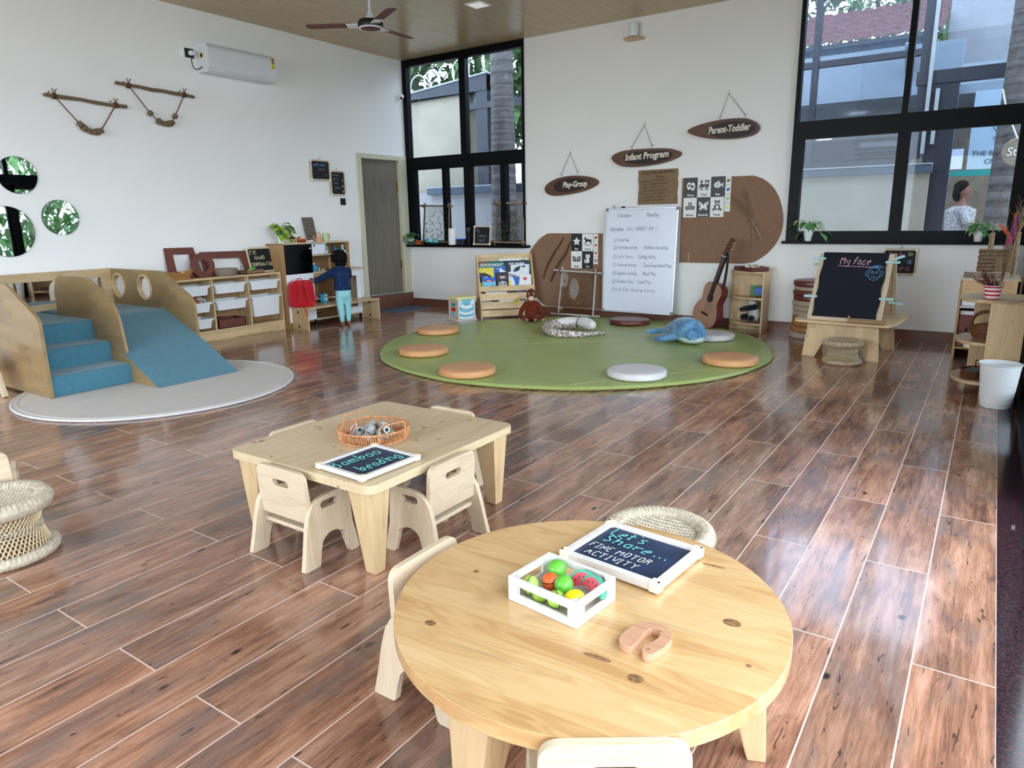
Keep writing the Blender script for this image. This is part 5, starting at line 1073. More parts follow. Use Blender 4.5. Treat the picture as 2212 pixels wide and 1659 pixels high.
for sx in (-1, 1): ey.sph((sx*.026, .150, .815), (.009, .006, .008))
ob('eyes', ey, 'white_matte', kid, smooth=60); ey = MB()
for sx in (-1, 1): ey.sph((sx*.026, .1555, .815), (.005, .003, .005))
ob('pupils', ey, 'black_plastic', kid, smooth=60); ob('mouth', MB().tube(smoothpts([(-.018, .153, .772), (0, .159, .768), (.018, .153, .772)], 1), .0032, 6), 'rust', kid, smooth=60)
hr = MB().sph((0, .062, .822), (.080, .086, .080), n=24, m=16); rr = random.Random(8)
for i in range(46):
    a_ = rr.uniform(0, 2*PI); e_ = rr.uniform(-.55, 1.5); y_ = .060+.080*math.cos(e_)*math.sin(a_)
    if y_ > .11 and e_ < .5: continue
    hr.sph((.078*math.cos(e_)*math.cos(a_), y_, .818+.080*math.sin(e_)), (rr.uniform(.018, .028),)*3, n=10, m=8)
hr.sph((-.05, .05, .885), (.022, .02, .02)); hr.sph((.03, .03, .745), (.045, .03, .03)); hr.sph((-.03, .03, .75), (.04, .03, .03))
soft('hair', hr, 'hair', kid, .005, 1)
jk = MB(); loft(jk, [(0, .002, .432, .102, .078), (0, .004, .45, .104, .080), (0, .008, .52, .098, .074), (0, .018, .60, .100, .072), (0, .03, .66, .104, .064), (0, .036, .695, .075, .05), (0, .042, .712, .045, .04)])
limb(jk, [(-.088, .03, .66), (-.180, .072, .605), (-.268, .130, .554)], [.046, .041, .033]); limb(jk, [(.088, .035, .66), (.118, .10, .575), (.085, .18, .55)], [.046, .041, .033])
limb(jk, [(-.035, .02, .71), (0, .005, .715), (.035, .02, .71)], [.014, .016, .014])
soft('denim_jacket', jk, 'denim', kid, .005, 3)
se = MB()
for sx in (-1, 1): se.tube(smoothpts([(sx*.05, -.058, .445), (sx*.055, -.064, .53), (sx*.06, -.050, .625)], 1), .0022, 5)
se.tube(smoothpts([(-.085, -.026, .625), (0, -.056, .628), (.085, -.022, .625)], 2), .0022, 5); se.tube(smoothpts([(-.1, -.020, .448), (-.05, -.068, .446), (.05, -.068, .446), (.1, -.02, .448)], 2), .0025, 5)
ob('jacket_seams', se, 'denim_seam', kid, smooth=60)
lg = MB(); loft(lg, [(0, .0, .32, .085, .06), (0, -.004, .36, .094, .076), (0, -.002, .42, .094, .074), (0, .0, .445, .088, .068)])
for sx, fx, fy in ((-1, -.045, -.015), (1, .045, .02)): limb(lg, [(fx, fy-.018, .072), (fx*1.1, fy-.002, .20), (sx*.048, -.004, .33)], [.031, .041, .052])
soft('leggings', lg, 'leggings', kid, .005, 3)
# ------------------------------------------------------------------ toy ape
ap = thing('plush_orangutan', 'reddish brown plush ape sitting against the bookshelf', 'soft toy', (-4.555, 7.12, .032), R(30)); a = MB()
loft(a, [(0, 0, .0, .05, .05), (0, .0, .02, .075, .065), (0, .0, .09, .085, .07), (0, .005, .17, .070, .058), (0, .005, .225, .045, .042), (0, 0, .25, .04, .04)]); a.sph((0, -.005, .315), (.062, .062, .075)); a.sph((0, -.035, .29), (.042, .035, .035))
for sx in (-1, 1):
    limb(a, [(sx*.06, 0, .21), (sx*.125, -.01, .13), (sx*.14, -.045, .04)], [.033, .030, .024]); limb(a, [(sx*.045, -.01, .035), (sx*.10, -.085, .05), (sx*.055, -.135, .03)], [.038, .033, .026])
soft('body', a, 'orange_fur', ap, .006, 3); fc_ = MB(); fc_.sph((0, -.066, .275), (.040, .024, .030)); soft('muzzle', fc_, 'ape_face', ap, .004, 2)
for sx in (-1, 1):
    e = ob('eye_patch', MB().sph((sx*.024, -.055, .328), (.017, .012, .017)), 'ape_face', ap, smooth=60); ob('eye', MB().sph((sx*.023, -.066, .328), (.010, .005, .010)), 'black_gloss', e, smooth=60)
    for nm, p, q in (('hand', (sx*.143, -.06, .022), (sx*.02, -1, -.15)), ('foot', (sx*.05, -.155, .028), (sx*.2, -1, .6))):
        h_ = MB(); h_.sph(p, (.020, .020, .016)); d = Vector(q).normalized()
        for k in range(4): dd = (d+Vector(((k-1.5)*.32, 0, 0))).normalized(); limb(h_, [Vector(p)+dd*.010, Vector(p)+dd*.036+Vector((0, 0, -.004))], [.007, .0055], 1, 8)
        soft(nm, h_, 'skin_pink', ap, .004, 1)
# ------------------------------------------------------------------ plush python
sn = thing('plush_snake', 'patterned plush snake curled with pale belly up', 'soft toy', (-3.65, 6.50, .034)); pth = [(.34, .13), (.26, -.10), (.10, -.26), (-.10, -.27), (-.27, -.08), (-.33, .10), (-.25, .26), (-.10, .30)]
P3 = smoothpts([(x, y, 0) for x, y in pth], 3); n_ = len(P3); rs = [.012+.045*min(1, (i/n_)*1.9) for i in range(n_)]
ob('tail', MB().tube([Vector((p.x, p.y, r_*.86+.001)) for p, r_ in zip(P3, rs)], rs, 18), 'snake_skin', sn, smooth=70)
hd = MB(); limb(hd, [(-.31, .16, .055), (-.22, .27, .075), (-.08, .29, .085)], [.05, .056, .050]); limb(hd, [(-.06, .29, .088), (.04, .25, .085), (.14, .20, .072)], [.052, .066, .050]); soft('belly', hd, 'white_vinyl', sn, .007, 4)
ob('collar_seams', MB().tube([(-.065+.058*.35*math.sin(a_), .288+.058*math.cos(a_), .086+.058*math.sin(a_)) for a_ in [i*PI/12 for i in range(24)]], .004, 6, closed=True).tube([(-.22+.058*.5*math.cos(a_), .272+.05*math.cos(a_)*-.6, .075+.058*math.sin(a_)) for a_ in [i*PI/12 for i in range(24)]], .003, 6, closed=True), 'walnut', sn, smooth=60)
ob('head_back', MB().sph((.10, .22, .045), (.085, .06, .03), rot=(0, 0, -.45)), 'snake_skin', sn, smooth=60)
# ------------------------------------------------------------------ plush whale
wh = thing('plush_whale', 'large blue plush whale with a pale toothed jaw', 'soft toy', (-2.44, 6.60, .034), R(-38)); w_ = MB()   # head towards +X
loft_ = [(-.40, .0, .055, .02, .02), (-.34, 0, .055, .04, .035), (-.22, 0, .085, .08, .075), (-.08, 0, .115, .115, .11), (.06, 0, .125, .135, .125), (.17, 0, .120, .132, .118), (.25, 0, .10, .105, .085), (.29, 0, .09, .06, .05)]
n_ = 24; rings = [[w_.bm.verts.new((x, y+ry*math.cos(2*PI*j/n_), z+rz_*math.sin(2*PI*j/n_))) for j in range(n_)] for x, y, z, ry, rz_ in loft_]
for q, r_ in zip(rings, rings[1:]):
    for j in range(n_): w_.bm.faces.new((q[j], q[(j+1) % n_], r_[(j+1) % n_], r_[j]))
w_.bm.faces.new(rings[0][::-1]); w_.bm.faces.new(rings[-1]); w_.sph((.12, -.02, .215), (.10, .055, .035)); w_.sph((.02, 0, .225), (.05, .02, .02))
soft('body', w_, 'whale_fur', wh, .009, 5)
for sy in (-1, 1): f_ = MB(); limb(f_, [(.03, sy*.09, .06), (-.04, sy*.20, .035), (-.09, sy*.26, .026)], [.038, .034, .018]); soft('flipper', f_, 'whale_fur', wh, .007, 3)
f_ = MB(); limb(f_, [(-.37, 0, .055), (-.44, .09, .04), (-.46, .15, .035)], [.025, .03, .016]); limb(f_, [(-.37, 0, .055), (-.44, -.09, .04), (-.46, -.15, .035)], [.025, .03, .016]); soft('tail_fin', f_, 'whale_fur', wh, .007, 3)
jw = MB().sph((.145, 0, .050), (.155, .118, .050), n=28, m=14); soft('jaw', jw, 'whale_jaw', wh, .008, 4)
th_ = MB()
for i in range(17):
    a_ = R(-80+10*i); th_.lathe([(.009, 0), (0, .022)], 4, c=(.145+.150*math.cos(a_), .113*math.sin(a_), .062), rot=(0, R(18)*math.cos(a_), 0))
ob('teeth', th_, 'white_matte', wh, label='white felt teeth')
for sy in (-1, 1): e = ob('eye', MB().sph((.17, sy*.116, .112), (.012, .008, .014)), 'black_gloss', wh, smooth=60); ob('glint', MB().sph((.175, sy*.1235, .116), .003), 'white_matte', e)
# ------------------------------------------------------------------ plush panda on the corner shelf
pd = thing('plush_panda', 'black and white plush panda slumped on the lower corner shelf', 'soft toy', (-2.10, 7.755, .106), R(-25)); q = MB(); limb(q, [(.03, .01, .07), (.03, .01, .13)], [.068, .055]); soft('body', q, 'white_fur', pd, .007, 3)
q = MB(); q.sph((.0, 0, .20), (.055, .05, .045)); soft('head', q, 'white_fur', pd, .006, 2); q = MB(); limb(q, [(.06, -.02, .165), (0, -.06, .15), (-.08, -.07, .13)], [.034, .036, .03]); soft('arm', q, 'black_fur', pd, .006, 2)
for (x, y, z_) in ((-.075, -.045, .045), (.045, -.065, .04)): q = MB(); limb(q, [(x*.5, 0, .05), (x, y, z_)], [.038, .038]); soft('leg', q, 'black_fur', pd, .006, 2)
for sx in (-1, 1): ob('ear', MB().sph((sx*.045, 0, .235), .016), 'black_fur', pd, smooth=60)
# ================================================================== back wall
def sign(label, outer, inner, text, tx, tz, tw, nail, h1, h2, size):
    t = thing('hanging_sign', label, 'sign', (nail[0], YB, nail[1]), 0, 'oval wooden signs hanging from twine on the back wall'); X0, Z0 = nail
    o = smoothpts([(x-X0, z-Z0, 0) for x, z in outer], 2, True); i_ = smoothpts([(x-X0, z-Z0, 0) for x, z in inner], 2, True)
    sl_ = ob('wood_slice', MB().prism([[(p.x, p.y) for p in o]], XZ, -.040, -.008), 'walnut_rim', t, bev=.006, smooth=40)
    ob('dark_panel', MB().prism([[(p.x, p.y) for p in i_]], XZ, -.042, -.0395), 'walnut', sl_)
    f = font('lettering', text, size, 'sign_paint', t, (tx-X0, -.0435, tz-Z0), (R(90), R(-1.5), 0), 'LEFT', .0008, .15, 1, .003)
    w_ = max(v.co.x for v in f.data.vertices)-min(v.co.x for v in f.data.vertices)
    if w_ > 0: f.scale = (tw/w_, 1, 1)
    ob('twine', MB().tube([(h1[0]-X0, -.02, h1[1]-Z0-.03), (h1[0]-X0, -.02, h1[1]-Z0), (0, -.012, 0), (h2[0]-X0, -.02, h2[1]-Z0), (h2[0]-X0, -.02, h2[1]-Z0-.03)], .003, 5).tube([(-.004, -.012, -.005), (.008, -.016, .035)], .002, 5).tube([(h1[0]-X0, -.02, h1[1]-Z0), (h1[0]-X0-.03, -.024, h1[1]-Z0+.005)], .0018, 5).tube([(h2[0]-X0, -.02, h2[1]-Z0), (h2[0]-X0+.03, -.024, h2[1]-Z0+.005)], .0018, 5), 'grey_metal', t, smooth=60)
    ob('nail', MB().cyl((0, -.02, 0), (0, 0, 0), .003, n=8), 'grey_metal', t)
sign('oval dark wood sign reading Play-Group', [(-4.822, 1.611), (-4.768, 1.678), (-4.601, 1.74), (-4.358, 1.755), (-4.121, 1.719), (-4.043, 1.666), (-4.081, 1.617), (-4.257, 1.556), (-4.519, 1.522), (-4.695, 1.515), (-4.79, 1.548)],
 [(-4.69, 1.641), (-4.591, 1.706), (-4.357, 1.73), (-4.179, 1.68), (-4.159, 1.637), (-4.316, 1.575), (-4.519, 1.548), (-4.653, 1.57)], 'Play-Group', -4.545, 1.612, .345, (-4.457, 2.021), (-4.576, 1.782), (-4.353, 1.793), .095)
sign('oval dark wood sign reading Infant Program', [(-3.895, 1.929), (-3.84, 1.974), (-3.702, 2.006), (-3.478, 2.007), (-3.175, 1.996), (-3.047, 1.956), (-3.008, 1.93), (-3.044, 1.887), (-3.211, 1.835), (-3.472, 1.809), (-3.698, 1.812), (-3.819, 1.852)],
 [(-3.733, 1.928), (-3.656, 1.979), (-3.433, 1.976), (-3.173, 1.964), (-3.104, 1.929), (-3.145, 1.877), (-3.297, 1.832), (-3.562, 1.834), (-3.69, 1.861)], 'Infant Program', -3.70, 1.888, .535, (-3.481, 2.268), (-3.626, 2.04), (-3.383, 2.043), .10)
sign('oval dark wood sign reading Parent-Toddler', [(-2.973, 2.155), (-2.894, 2.199), (-2.641, 2.247), (-2.334, 2.249), (-2.202, 2.19), (-2.16, 2.12), (-2.223, 2.058), (-2.422, 2.035), (-2.716, 2.06), (-2.89, 2.109)],
 [(-2.751, 2.138), (-2.66, 2.209), (-2.352, 2.222), (-2.2, 2.161), (-2.224, 2.078), (-2.444, 2.046), (-2.674, 2.077)], 'Parent-Toddler', -2.715, 2.108, .45, (-2.52, 2.505), (-2.601, 2.278), (-2.332, 2.273), .10)
def torn(w, h, seed, top=0):
    rr = random.Random(seed); n = 14
    return [(-w/2+rr.uniform(-.006, .006), -h/2+h*i/n) for i in range(n, -1, -1)]+[(w/2+rr.uniform(-.006, .006), -h/2+h*i/n) for i in range(n+1)]
cs = thing('cardboard_sign', 'torn cardboard notice above the whiteboard', 'sign', (-3.295, YB, 1.575)); ob('sheet', MB().prism([torn(.48, .39, 4)], XZ, -.012, -.006), 'cardboard', cs)
tx = MB(); L_ = ['- I share easy Relationships', '- I practice in emotional awareness', '- I grow & learn memory', '- I relax into sensory mindfulness', '- We use real or nature matter', '- We make patterns using words', '- I enhance shared enjoyment']
write(tx, 'Every Child needs Morning', (-.19, -.0125, .145), (1, 0, .03), (0, 0, 1), .034, .38, .11); write(tx, 'Visitors', (-.03, -.0125, .10), (1, 0, .03), (0, 0, 1), .03, .11, .11)
for i, l in enumerate(L_): write(tx, l, (-.215, -.0125, .058-.036*i), (1, 0, .04), (0, 0, 1), .019, .33 if i % 2 else .30, .12)
ob('lettering', tx, 'ink_dark', cs)
# whiteboard leaning on the wall
wb = thing('whiteboard', 'large upright whiteboard with the handwritten day plan', 'whiteboard', (-3.46, YB-.155, .115), (R(-4), 0, R(.5))); W, H = .915, 1.235
ob('panel', MB().b2((-W/2+.01, -.006, .01), (W/2-.01, .006, H-.01)), 'whiteboard', wb)
fr = MB()
for a0, a1 in (((-W/2, 0), (W/2, .018)), ((-W/2, H-.018), (W/2, H)), ((-W/2, 0), (-W/2+.018, H)), ((W/2-.018, 0), (W/2, H))): fr.b2((a0[0], -.010, a0[1]), (a1[0], .010, a1[1]), bev=.002)
ob('frame', fr, 'aluminium', wb)
for sx in (-1, 1):
    for z_ in (0, H-.035): ob('corner_cap', MB().b2((sx*(W/2+.002), -.012, z_-.001), (sx*(W/2-.035), .011, z_+.036), bev=.003), 'grey_plastic', wb)
ob('hook', MB().tube([(-.36+.012*math.cos(a_), 0, H+.018+.018*math.sin(a_)) for a_ in [i*PI/6 for i in range(12)]], .003, 6, closed=True), 'grey_metal', wb, smooth=60)
tx = MB(); U = (1, 0, 0); V = (0, 0, 1); y_ = -.0065
def wr(s_, x, z_, h, w_=None): write(tx, s_, (x, y_, z_), U, V, h, w_, .075, .04)
wr('6 October', -.30, 1.125, .045, .18); wr('Monday', .07, 1.13, .048, .16); wr('Intervention', -.395, .975, .038, .18); wr('ALL ABOUT ME !', -.175, .97, .045, .38); tx.ribbon([(-.385, y_-.0008, .965), (-.22, y_-.0008, .972)], .003, (0, -1, 0))
for i, (a_, b2_, wa, wb_, xb_) in enumerate((('Circle Time', '', .14, 0, 0), ('Fine Motor Activity', 'Bamboo beading', .25, .30, .06), ("Let's Share", 'Cutting fruits', .20, .22, -.01), ('Sensorial Activity', 'Sand Generated Play', .25, .35, .06), ('Cognitive Activity', 'Block Play', .26, .16, .06), ('Outdoor Play', 'Sand Play', .22, .17, .0), ('Life Skill : Clean up activity', '', .50, 0, 0))):
    z_ = .845-.098*i+.01*(i == 1); wr(a_, -.275, z_, .036, wa); wr(str(i+1), -.325, z_+.002, .026)
    tx.ribbon([(-.314+.02*math.cos(q_), y_-.0008, z_+.013+.022*math.sin(q_)) for q_ in [j*PI/8 for j in range(17)]], .0028, (0, -1, 0))
    if b2_: wr(b2_, xb_, z_, .04, wb_)
ob('lettering', tx, 'ink', wb)
mk = thing('marker_pen', 'white marker with a black cap on top of the whiteboard', 'marker', (-3.66, YB-.068, .115+H-.0015+.008), (0, R(90), 0)); ob('barrel', MB().lathe([(0, -.01), (.008, -.01), (.008, .09), (0, .09)], 14), 'white_plastic', mk, smooth=40); ob('cap', MB().lathe([(0, -.06), (.009, -.06), (.009, -.01), (0, -.01)], 14), 'black_plastic', mk, smooth=40)
# brown display boards with picture cards and bark braids
nb = thing('display_board', 'brown board with a rounded right side and picture cards', 'display board', (-2.44, YB, 1.19)); pts = [(-3.0, .718), (-3.0, 1.660), (-2.22, 1.652)]+[(-2.203, 1.65), (-2.106, 1.617), (-1.997, 1.531), (-1.916, 1.395), (-1.869, 1.209), (-1.881, 1.042), (-1.954, .895), (-2.053, .797), (-2.156, .736)]+[(-2.264, .719)]
def rel(p, c): return [(x-c[0], z-c[1]) for x, z in p]
def crv(p, k0, k1): q_ = smoothpts([(x, z, 0) for x, z in p[k0:k1]], 2); return p[:k0]+[(a_.x, a_.y) for a_ in q_]+p[k1:]
ob('panel', MB().prism([rel(crv(pts, 3, 12), (-2.44, 1.19))], XZ, -.012, -.001), 'brown_board', nb)
sc_ = MB()
for x, z_ in ((.22, .41), (.46, .08), (-.48, -.33), (.18, -.41)): sc_.cyl((x, -.0135, z_), (x, -.011, z_), .006, n=8)
ob('screws', sc_, 'black_plastic', nb)
ob('tape_strip', MB().b2((-.455, -.0135, -.46), (-.447, -.012, -.36)), 'straw', nb)
nl_ = thing('display_board', 'brown board with a rounded left side behind the bookshelf', 'display board', (-4.55, YB, .6)); pts = [(-4.0, .112), (-4.0, 1.051), (-4.77, 1.053), (-4.80, 1.047), (-4.922, .984), (-5.067, .821), (-5.108, .70), (-5.105, .535), (-5.046, .37), (-4.955, .207), (-4.84, .12), (-4.80, .112)]
ob('panel', MB().prism([rel(crv(pts, 3, 11), (-4.55, .6))], XZ, -.012, -.001), 'brown_board', nl_)
def cards(name, label, x, z_, cw, chh, rows, small):
    """poster of alternating black and white picture cards; (x,z_) upper left corner"""
    t = thing(name, label, 'picture cards', (x, YB-.0125, z_)); k = 0
    for r_, row in enumerate(rows):
        for c_, (txt, drw) in enumerate(row):
            dark = (r_+c_) % 2 == 0 if len(row) == 3 else (r_+c_) % 2 == 0
            p = thing_card = ob('card', MB().b2((c_*cw, -.002, -(r_+1)*chh), ((c_+1)*cw-.002, 0, -r_*chh-.002)), 'black_plastic' if dark else 'white_matte', t, label=('black' if dark else 'white')+' card reading '+txt)
            fg = 'white_matte' if dark else 'black_plastic'; ox, oz = (c_+.5)*cw, -(r_+.45)*chh; s_ = cw*.42
            for loops in drw: ob('drawing', MB().prism([[(ox+u*s_, oz+v*s_) for u, v in lp] if i == 0 else [(ox+u*s_, oz+v*s_) for u, v in lp] for i, lp in enumerate(loops)], XZ, -.0027, -.0021), fg, p)
            font('lettering', txt, chh*.15, fg, p, (ox, -.0026, -(r_+1)*chh+chh*.07), (R(90), 0, 0), 'CENTER', .0003, 0, 1, .0008)
    for i, col in enumerate(small):
        sc0 = ob('small_card', MB().b2((len(rows[0])*cw+.004, -.002, -(i+1)*chh*.435), (len(rows[0])*cw+.066, 0, -i*chh*.435-.003)), 'white_matte', t, label='small white card with a coloured picture')
        ox, oz = len(rows[0])*cw+.035, -(i+.5)*chh*.435; ob('drawing', MB().prism([[(ox+.02*u, oz+.02*v) for u, v in ((-1, -.5), (-.3, -.9), (.6, -.7), (1, .2), (.4, .9), (-.2, .4), (-.8, .5))]], XZ, -.0027, -.0021), col, sc0)
    return t
def el(cx_, cy_, r_, ry=None, n=20): return circ(cx_, cy_, r_, n, ry)
star = [[[(math.sin(R(36*i))*(.85 if i % 2 == 0 else .42), math.cos(R(36*i))*(.85 if i % 2 == 0 else .42)) for i in range(10)], el(-.15, .0, .06, .08)[::-1], el(.15, .0, .06, .08)[::-1]]]
shoes = [[el(-.3, .1, .42, .62), el(-.35, .15, .18, .2)[::-1]], [el(.35, .0, .42, .68), el(.35, -.05, .2, .2)[::-1]]]
train = [[rect(-.8, -.15, .1, .3)], [rect(.15, -.15, .8, .85), rect(.28, .3, .66, .7)[::-1]], [rect(-.62, .3, -.4, .7)], [rect(-.7, .68, -.3, .95)], [rect(.05, .85, .95, .95)], [el(-.45, -.4, .26), el(-.45, -.4, .12)[::-1]], [el(.45, -.4, .26), el(.45, -.4, .12)[::-1]], [[(-.85, -.45), (-.7, -.15), (-.95, -.15)]]]
fish = [[el(-.1, .1, .62, .5), el(-.4, .2, .08)[::-1], rect(.0, -.2, .06, .4)[::-1], rect(-.18, -.25, -.12, .45)[::-1]], [[(.45, .1), (.95, .55), (.85, .1), (.95, -.35)]], [[(-.2, .55), (.3, .5), (.0, .85)]]]
blocks = [[rect(-.28, .1, .28, .66), rect(-.1, .2, .1, .5)[::-1]], [rect(-.82, -.55, -.22, .06), rect(-.6, -.4, -.44, -.1)[::-1]], [rect(-.18, -.55, .18, .06), rect(-.05, -.5, .05, 0)[::-1]], [rect(.22, -.55, .82, .06), rect(.44, -.4, .6, -.1)[::-1]]]
bfly = [[[(0, .1), (-.2, .5), (-.8, .85), (-.85, .3), (-.5, .0), (-.75, -.4), (-.5, -.75), (-.1, -.3), (0, -.5), (.1, -.3), (.5, -.75), (.75, -.4), (.5, 0), (.85, .3), (.8, .85), (.2, .5)], el(-.55, .45, .12)[::-1], el(.55, .45, .12)[::-1], el(-.5, -.4, .08)[::-1], el(.5, -.4, .08)[::-1]]]
panda = [[el(0, .5, .42, .36), el(0, .42, .3, .2)[::-1]], [el(-.34, .85, .13)], [el(.34, .85, .13)], [el(-.15, .48, .08)], [el(.15, .48, .08)], [el(0, -.2, .55, .48), el(.02, -.2, .3, .3)[::-1]], [el(-.6, -.6, .2)], [el(.6, -.6, .2)]]
horse = [[[(-.75, .6), (-.55, .9), (-.3, .5), (.5, .35), (.8, .5), (.75, -.3), (.55, -.3), (.5, 0), (-.25, -.05), (-.3, -.35), (-.5, -.35), (-.5, .2), (-.6, .4), (-.8, .4)]], [arc(0, .3, 1.05, 215, 325, 16)+arc(0, .3, .95, 325, 215, 16)]]
book = [[[(-.85, .55), (-.1, .3), (-.05, -.6), (-.85, -.4)], rect(-.7, .0, -.2, .08)[::-1], rect(-.7, -.2, -.2, -.12)[::-1], rect(-.7, .2, -.2, .26)[::-1]], [[(.85, .55), (.85, -.4), (.05, -.6), (.1, .3)], rect(.2, .0, .7, .08)[::-1], rect(.2, -.2, .7, -.12)[::-1], rect(.2, .2, .7, .26)[::-1]]]
cat_ = [[el(.05, .45, .5, .38), el(-.12, .42, .06)[::-1], el(.22, .42, .06)[::-1]], [[(-.42, .55), (-.4, .95), (-.1, .8)]], [[(.52, .55), (.5, .95), (.2, .8)]], [el(.05, -.3, .36, .5)], [el(-.55, -.3, .14, .3)], [el(-.4, -.65, .3, .12)]]
cards('card_poster', 'six picture cards, Shoes Train Fish Blocks Butterfly Panda, at the top of the right board', -2.975, 1.662, .155, .218, [[('Shoes', shoes), ('Train', train), ('Fish', fish)], [('Blocks', blocks), ('Butterfly', bfly), ('Panda', panda)]], ['taupe', 'blue', 'fruit_green', 'yellow'])
cards('card_poster', 'four picture cards, Star Horse Book Cat, on the left brown board', -4.437, 1.048, .157, .215, [[('Star', star), ('Horse', horse)], [('Book', book), ('Cat', cat_)]], ['red', 'orange', 'orange', 'grey_plastic'])
def braid(label, pts, w_, mat, seed, grp):
    P_ = smoothpts([(x, 0, z_) for x, z_ in pts], 2); n = len(P_); zig = []
    mb = MB(); tot = sum((P_[i+1]-P_[i]).length for i in range(n-1)); k = max(8, int(tot/.018)); 
    for s_ in (-1, 1):
        q_ = []
        for i in range(k+1):
            f_ = i/k*(n-1); j = min(n-2, int(f_)); p = P_[j].lerp(P_[j+1], f_-j); t_ = (P_[j+1]-P_[j]).normalized(); nn = Vector((t_.z, 0, -t_.x)); env = math.sin(PI*min(1, max(0, (i/k)*1.15-.05)))**.6 if 0 < i < k else 0
            q_.append(p+nn*w_*.5*env*(1 if i % 2 else -1)*s_+Vector((0, -.022-.006*s_*(1 if i % 2 else -1), 0)))
        mb.tube(q_, .0055, 5)
    o = ob('bark_braid', mb, mat, None, smooth=60, loc=(0, YB-.002, 0)); return tag(o, label, 'wall decoration', grp)
BG = 'zigzag bark braids on the brown boards'
braid('upright zigzag bark braid on the right brown board', [(-2.291, 1.531), (-2.268, 1.426), (-2.23, 1.32), (-2.191, 1.213), (-2.175, 1.129)], .045, 'twig', 1, BG)
braid('slanting zigzag bark braid running from the small cards', [(-2.427, 1.452), (-2.363, 1.386), (-2.294, 1.321), (-2.224, 1.235), (-2.188, 1.171)], .035, 'twig', 2, BG)
braid('left zigzag bark braid on the board behind the bookshelf', [(-4.545, .991), (-4.657, .837), (-4.733, .73), (-4.797, .621), (-4.849, .478)], .03, 'walnut_rim', 3, BG)
braid('right zigzag bark braid on the board behind the bookshelf', [(-4.441, .954), (-4.508, .797), (-4.607, .679), (-4.67, .57), (-4.734, .438)], .035, 'walnut_rim', 4, BG)
for i, (p, lab) in enumerate((([(-2.188, 1.17), (-2.13, 1.086), (-2.08, .969)], 'thick split stick at the foot of the right board braids'), ([(-2.20, 1.2), (-2.068, 1.107), (-1.937, 1.033)], 'thin root curling to the board edge'), ([(-2.184, 1.107), (-2.166, .979), (-2.175, .85)], 'thin root hanging down from the braids'))):
    P_ = smoothpts([(x, -.02, z_) for x, z_ in p], 2); r0 = .011 if i == 0 else .007
    tag(ob('dry_root', MB().tube(P_, [r0*(1-.75*j/len(P_)*(i > 0)) for j in range(len(P_))], 7), 'twig', None, smooth=60, loc=(0, YB-.002, 0)), lab, 'wall decoration', 'dry roots on the right board')
# ------------------------------------------------------------------ bookshelf with picture books
TB = 48; KX_ = 1.3; bs = thing('bookshelf', 'light wooden front-facing bookshelf with three book tiers', 'bookshelf', (-5.177, 7.488, .0), R(TB)); BW, BD, BH = .74, .28, .80
prof = [(-.14, 0), (-.14, .12), (.09, BH), (.14, BH), (.14, 0)]     # (y,z): front at -.15
for sx in (-1, 1): ob('side_panel', MB().prism([roundpoly(prof, [0, .02, .02, .02, 0], 4)], lambda u, v, d, sx=sx: (sx*(BW/2-.009)+d, u, v), -.009, .009), 'beech_z', bs, bev=.002)
ob('back_board', MB().b2((-BW/2+.018, .12, .28), (BW/2-.018, .135, BH)), 'beech_x', bs)
for y_, z0, z1 in ((-.140, .02, .105), (-.130, .115, .21), (-.095, .225, .315), (-.06, .335, .405)): ob('rail', MB().bar((-BW/2+.018, y_, (z0+z1)/2), (BW/2-.018, y_, (z0+z1)/2), .012, z1-z0, bev=.002, up=(0, 1, 0)) if False else MB().box((0, y_+.012, (z0+z1)/2), (BW-.036, .014, z1-z0), rot=(R(-12), 0, 0), bev=.002), 'beech_x', bs)
for y_, z_ in ((-.01, .26), (.03, .37), (-.03, .13)): ob('shelf', MB().b2((-BW/2+.018, y_-.07, z_-.012), (BW/2-.018, .12, z_)), 'beech_x', bs)
ca, sa = math.cos(R(TB)), math.sin(R(TB))
def book(name, label, x, y_, z_, w_, h, cov, parts, th=.012, tilt=7, group='picture books on the bookshelf', rz=0):
    x *= KX_; w_ *= KX_; t = thing(name, label, 'book', (-5.177+x*ca-y_*sa, 7.488+x*sa+y_*ca, z_), (R(-tilt), R(rz), R(TB)), group); ob('cover', MB().b2((-w_/2, -th/2, 0), (w_/2, th/2, h), bev=.002), cov, t); ob('pages', MB().b2((-w_/2+.004, -th/2+.003, .003), (w_/2-.002, th/2-.003, h+.0008)), 'white_matte', t)
    for mt, lp in parts: ob('print', MB().prism([[(u*w_/2, h/2+v*h/2) for u, v in lp]], XZ, -th/2-.0012, -th/2-.0004), mt, t)
    return t
def btext(t, s_, size, mat, x, z_, th=.012, al='CENTER'): font('lettering', s_, size, mat, t, (x, -th/2-.002, z_), (R(90), 0, 0), al, .0003, 0, 1, .001)
t = book('picture_book', 'green picture book titled Goodnight at the upper left', -.125, .060, .47, .28, .245, 'book_green', [('brown_board', [(-1, .6), (-.2, .6), (-.6, 1), (-1, 1)])]); btext(t, 'GOODNIGHT', .05, 'book_white', -.01, .18)
t = book('picture_book', 'dark blue picture book titled Five Senses at the upper right', .125, .060, .47, .27, .245, 'book_dark', [('sky_blue', [(.1, -.2), (1, -.2), (1, .55), (.2, .7)])]); btext(t, 'FIVE SENSES', .04, 'book_white', .0, .19)
t = book('picture_book', 'white picture book top just showing behind the others', .10, .080, .47, .30, .27, 'book_white', [('leaf_pale', el(.7, .85, .2, .1))])
t = book('picture_book', 'yellow picture book with a dark wave, middle left', -.19, .035, .40, .15, .235, 'book_yellow', [('book_dark', [(-1, -.6), (.9, -.6), (.6, .1), (-.2, .45), (-1, .45)])]); btext(t, 'DEEP', .022, 'book_white', -.015, .105)
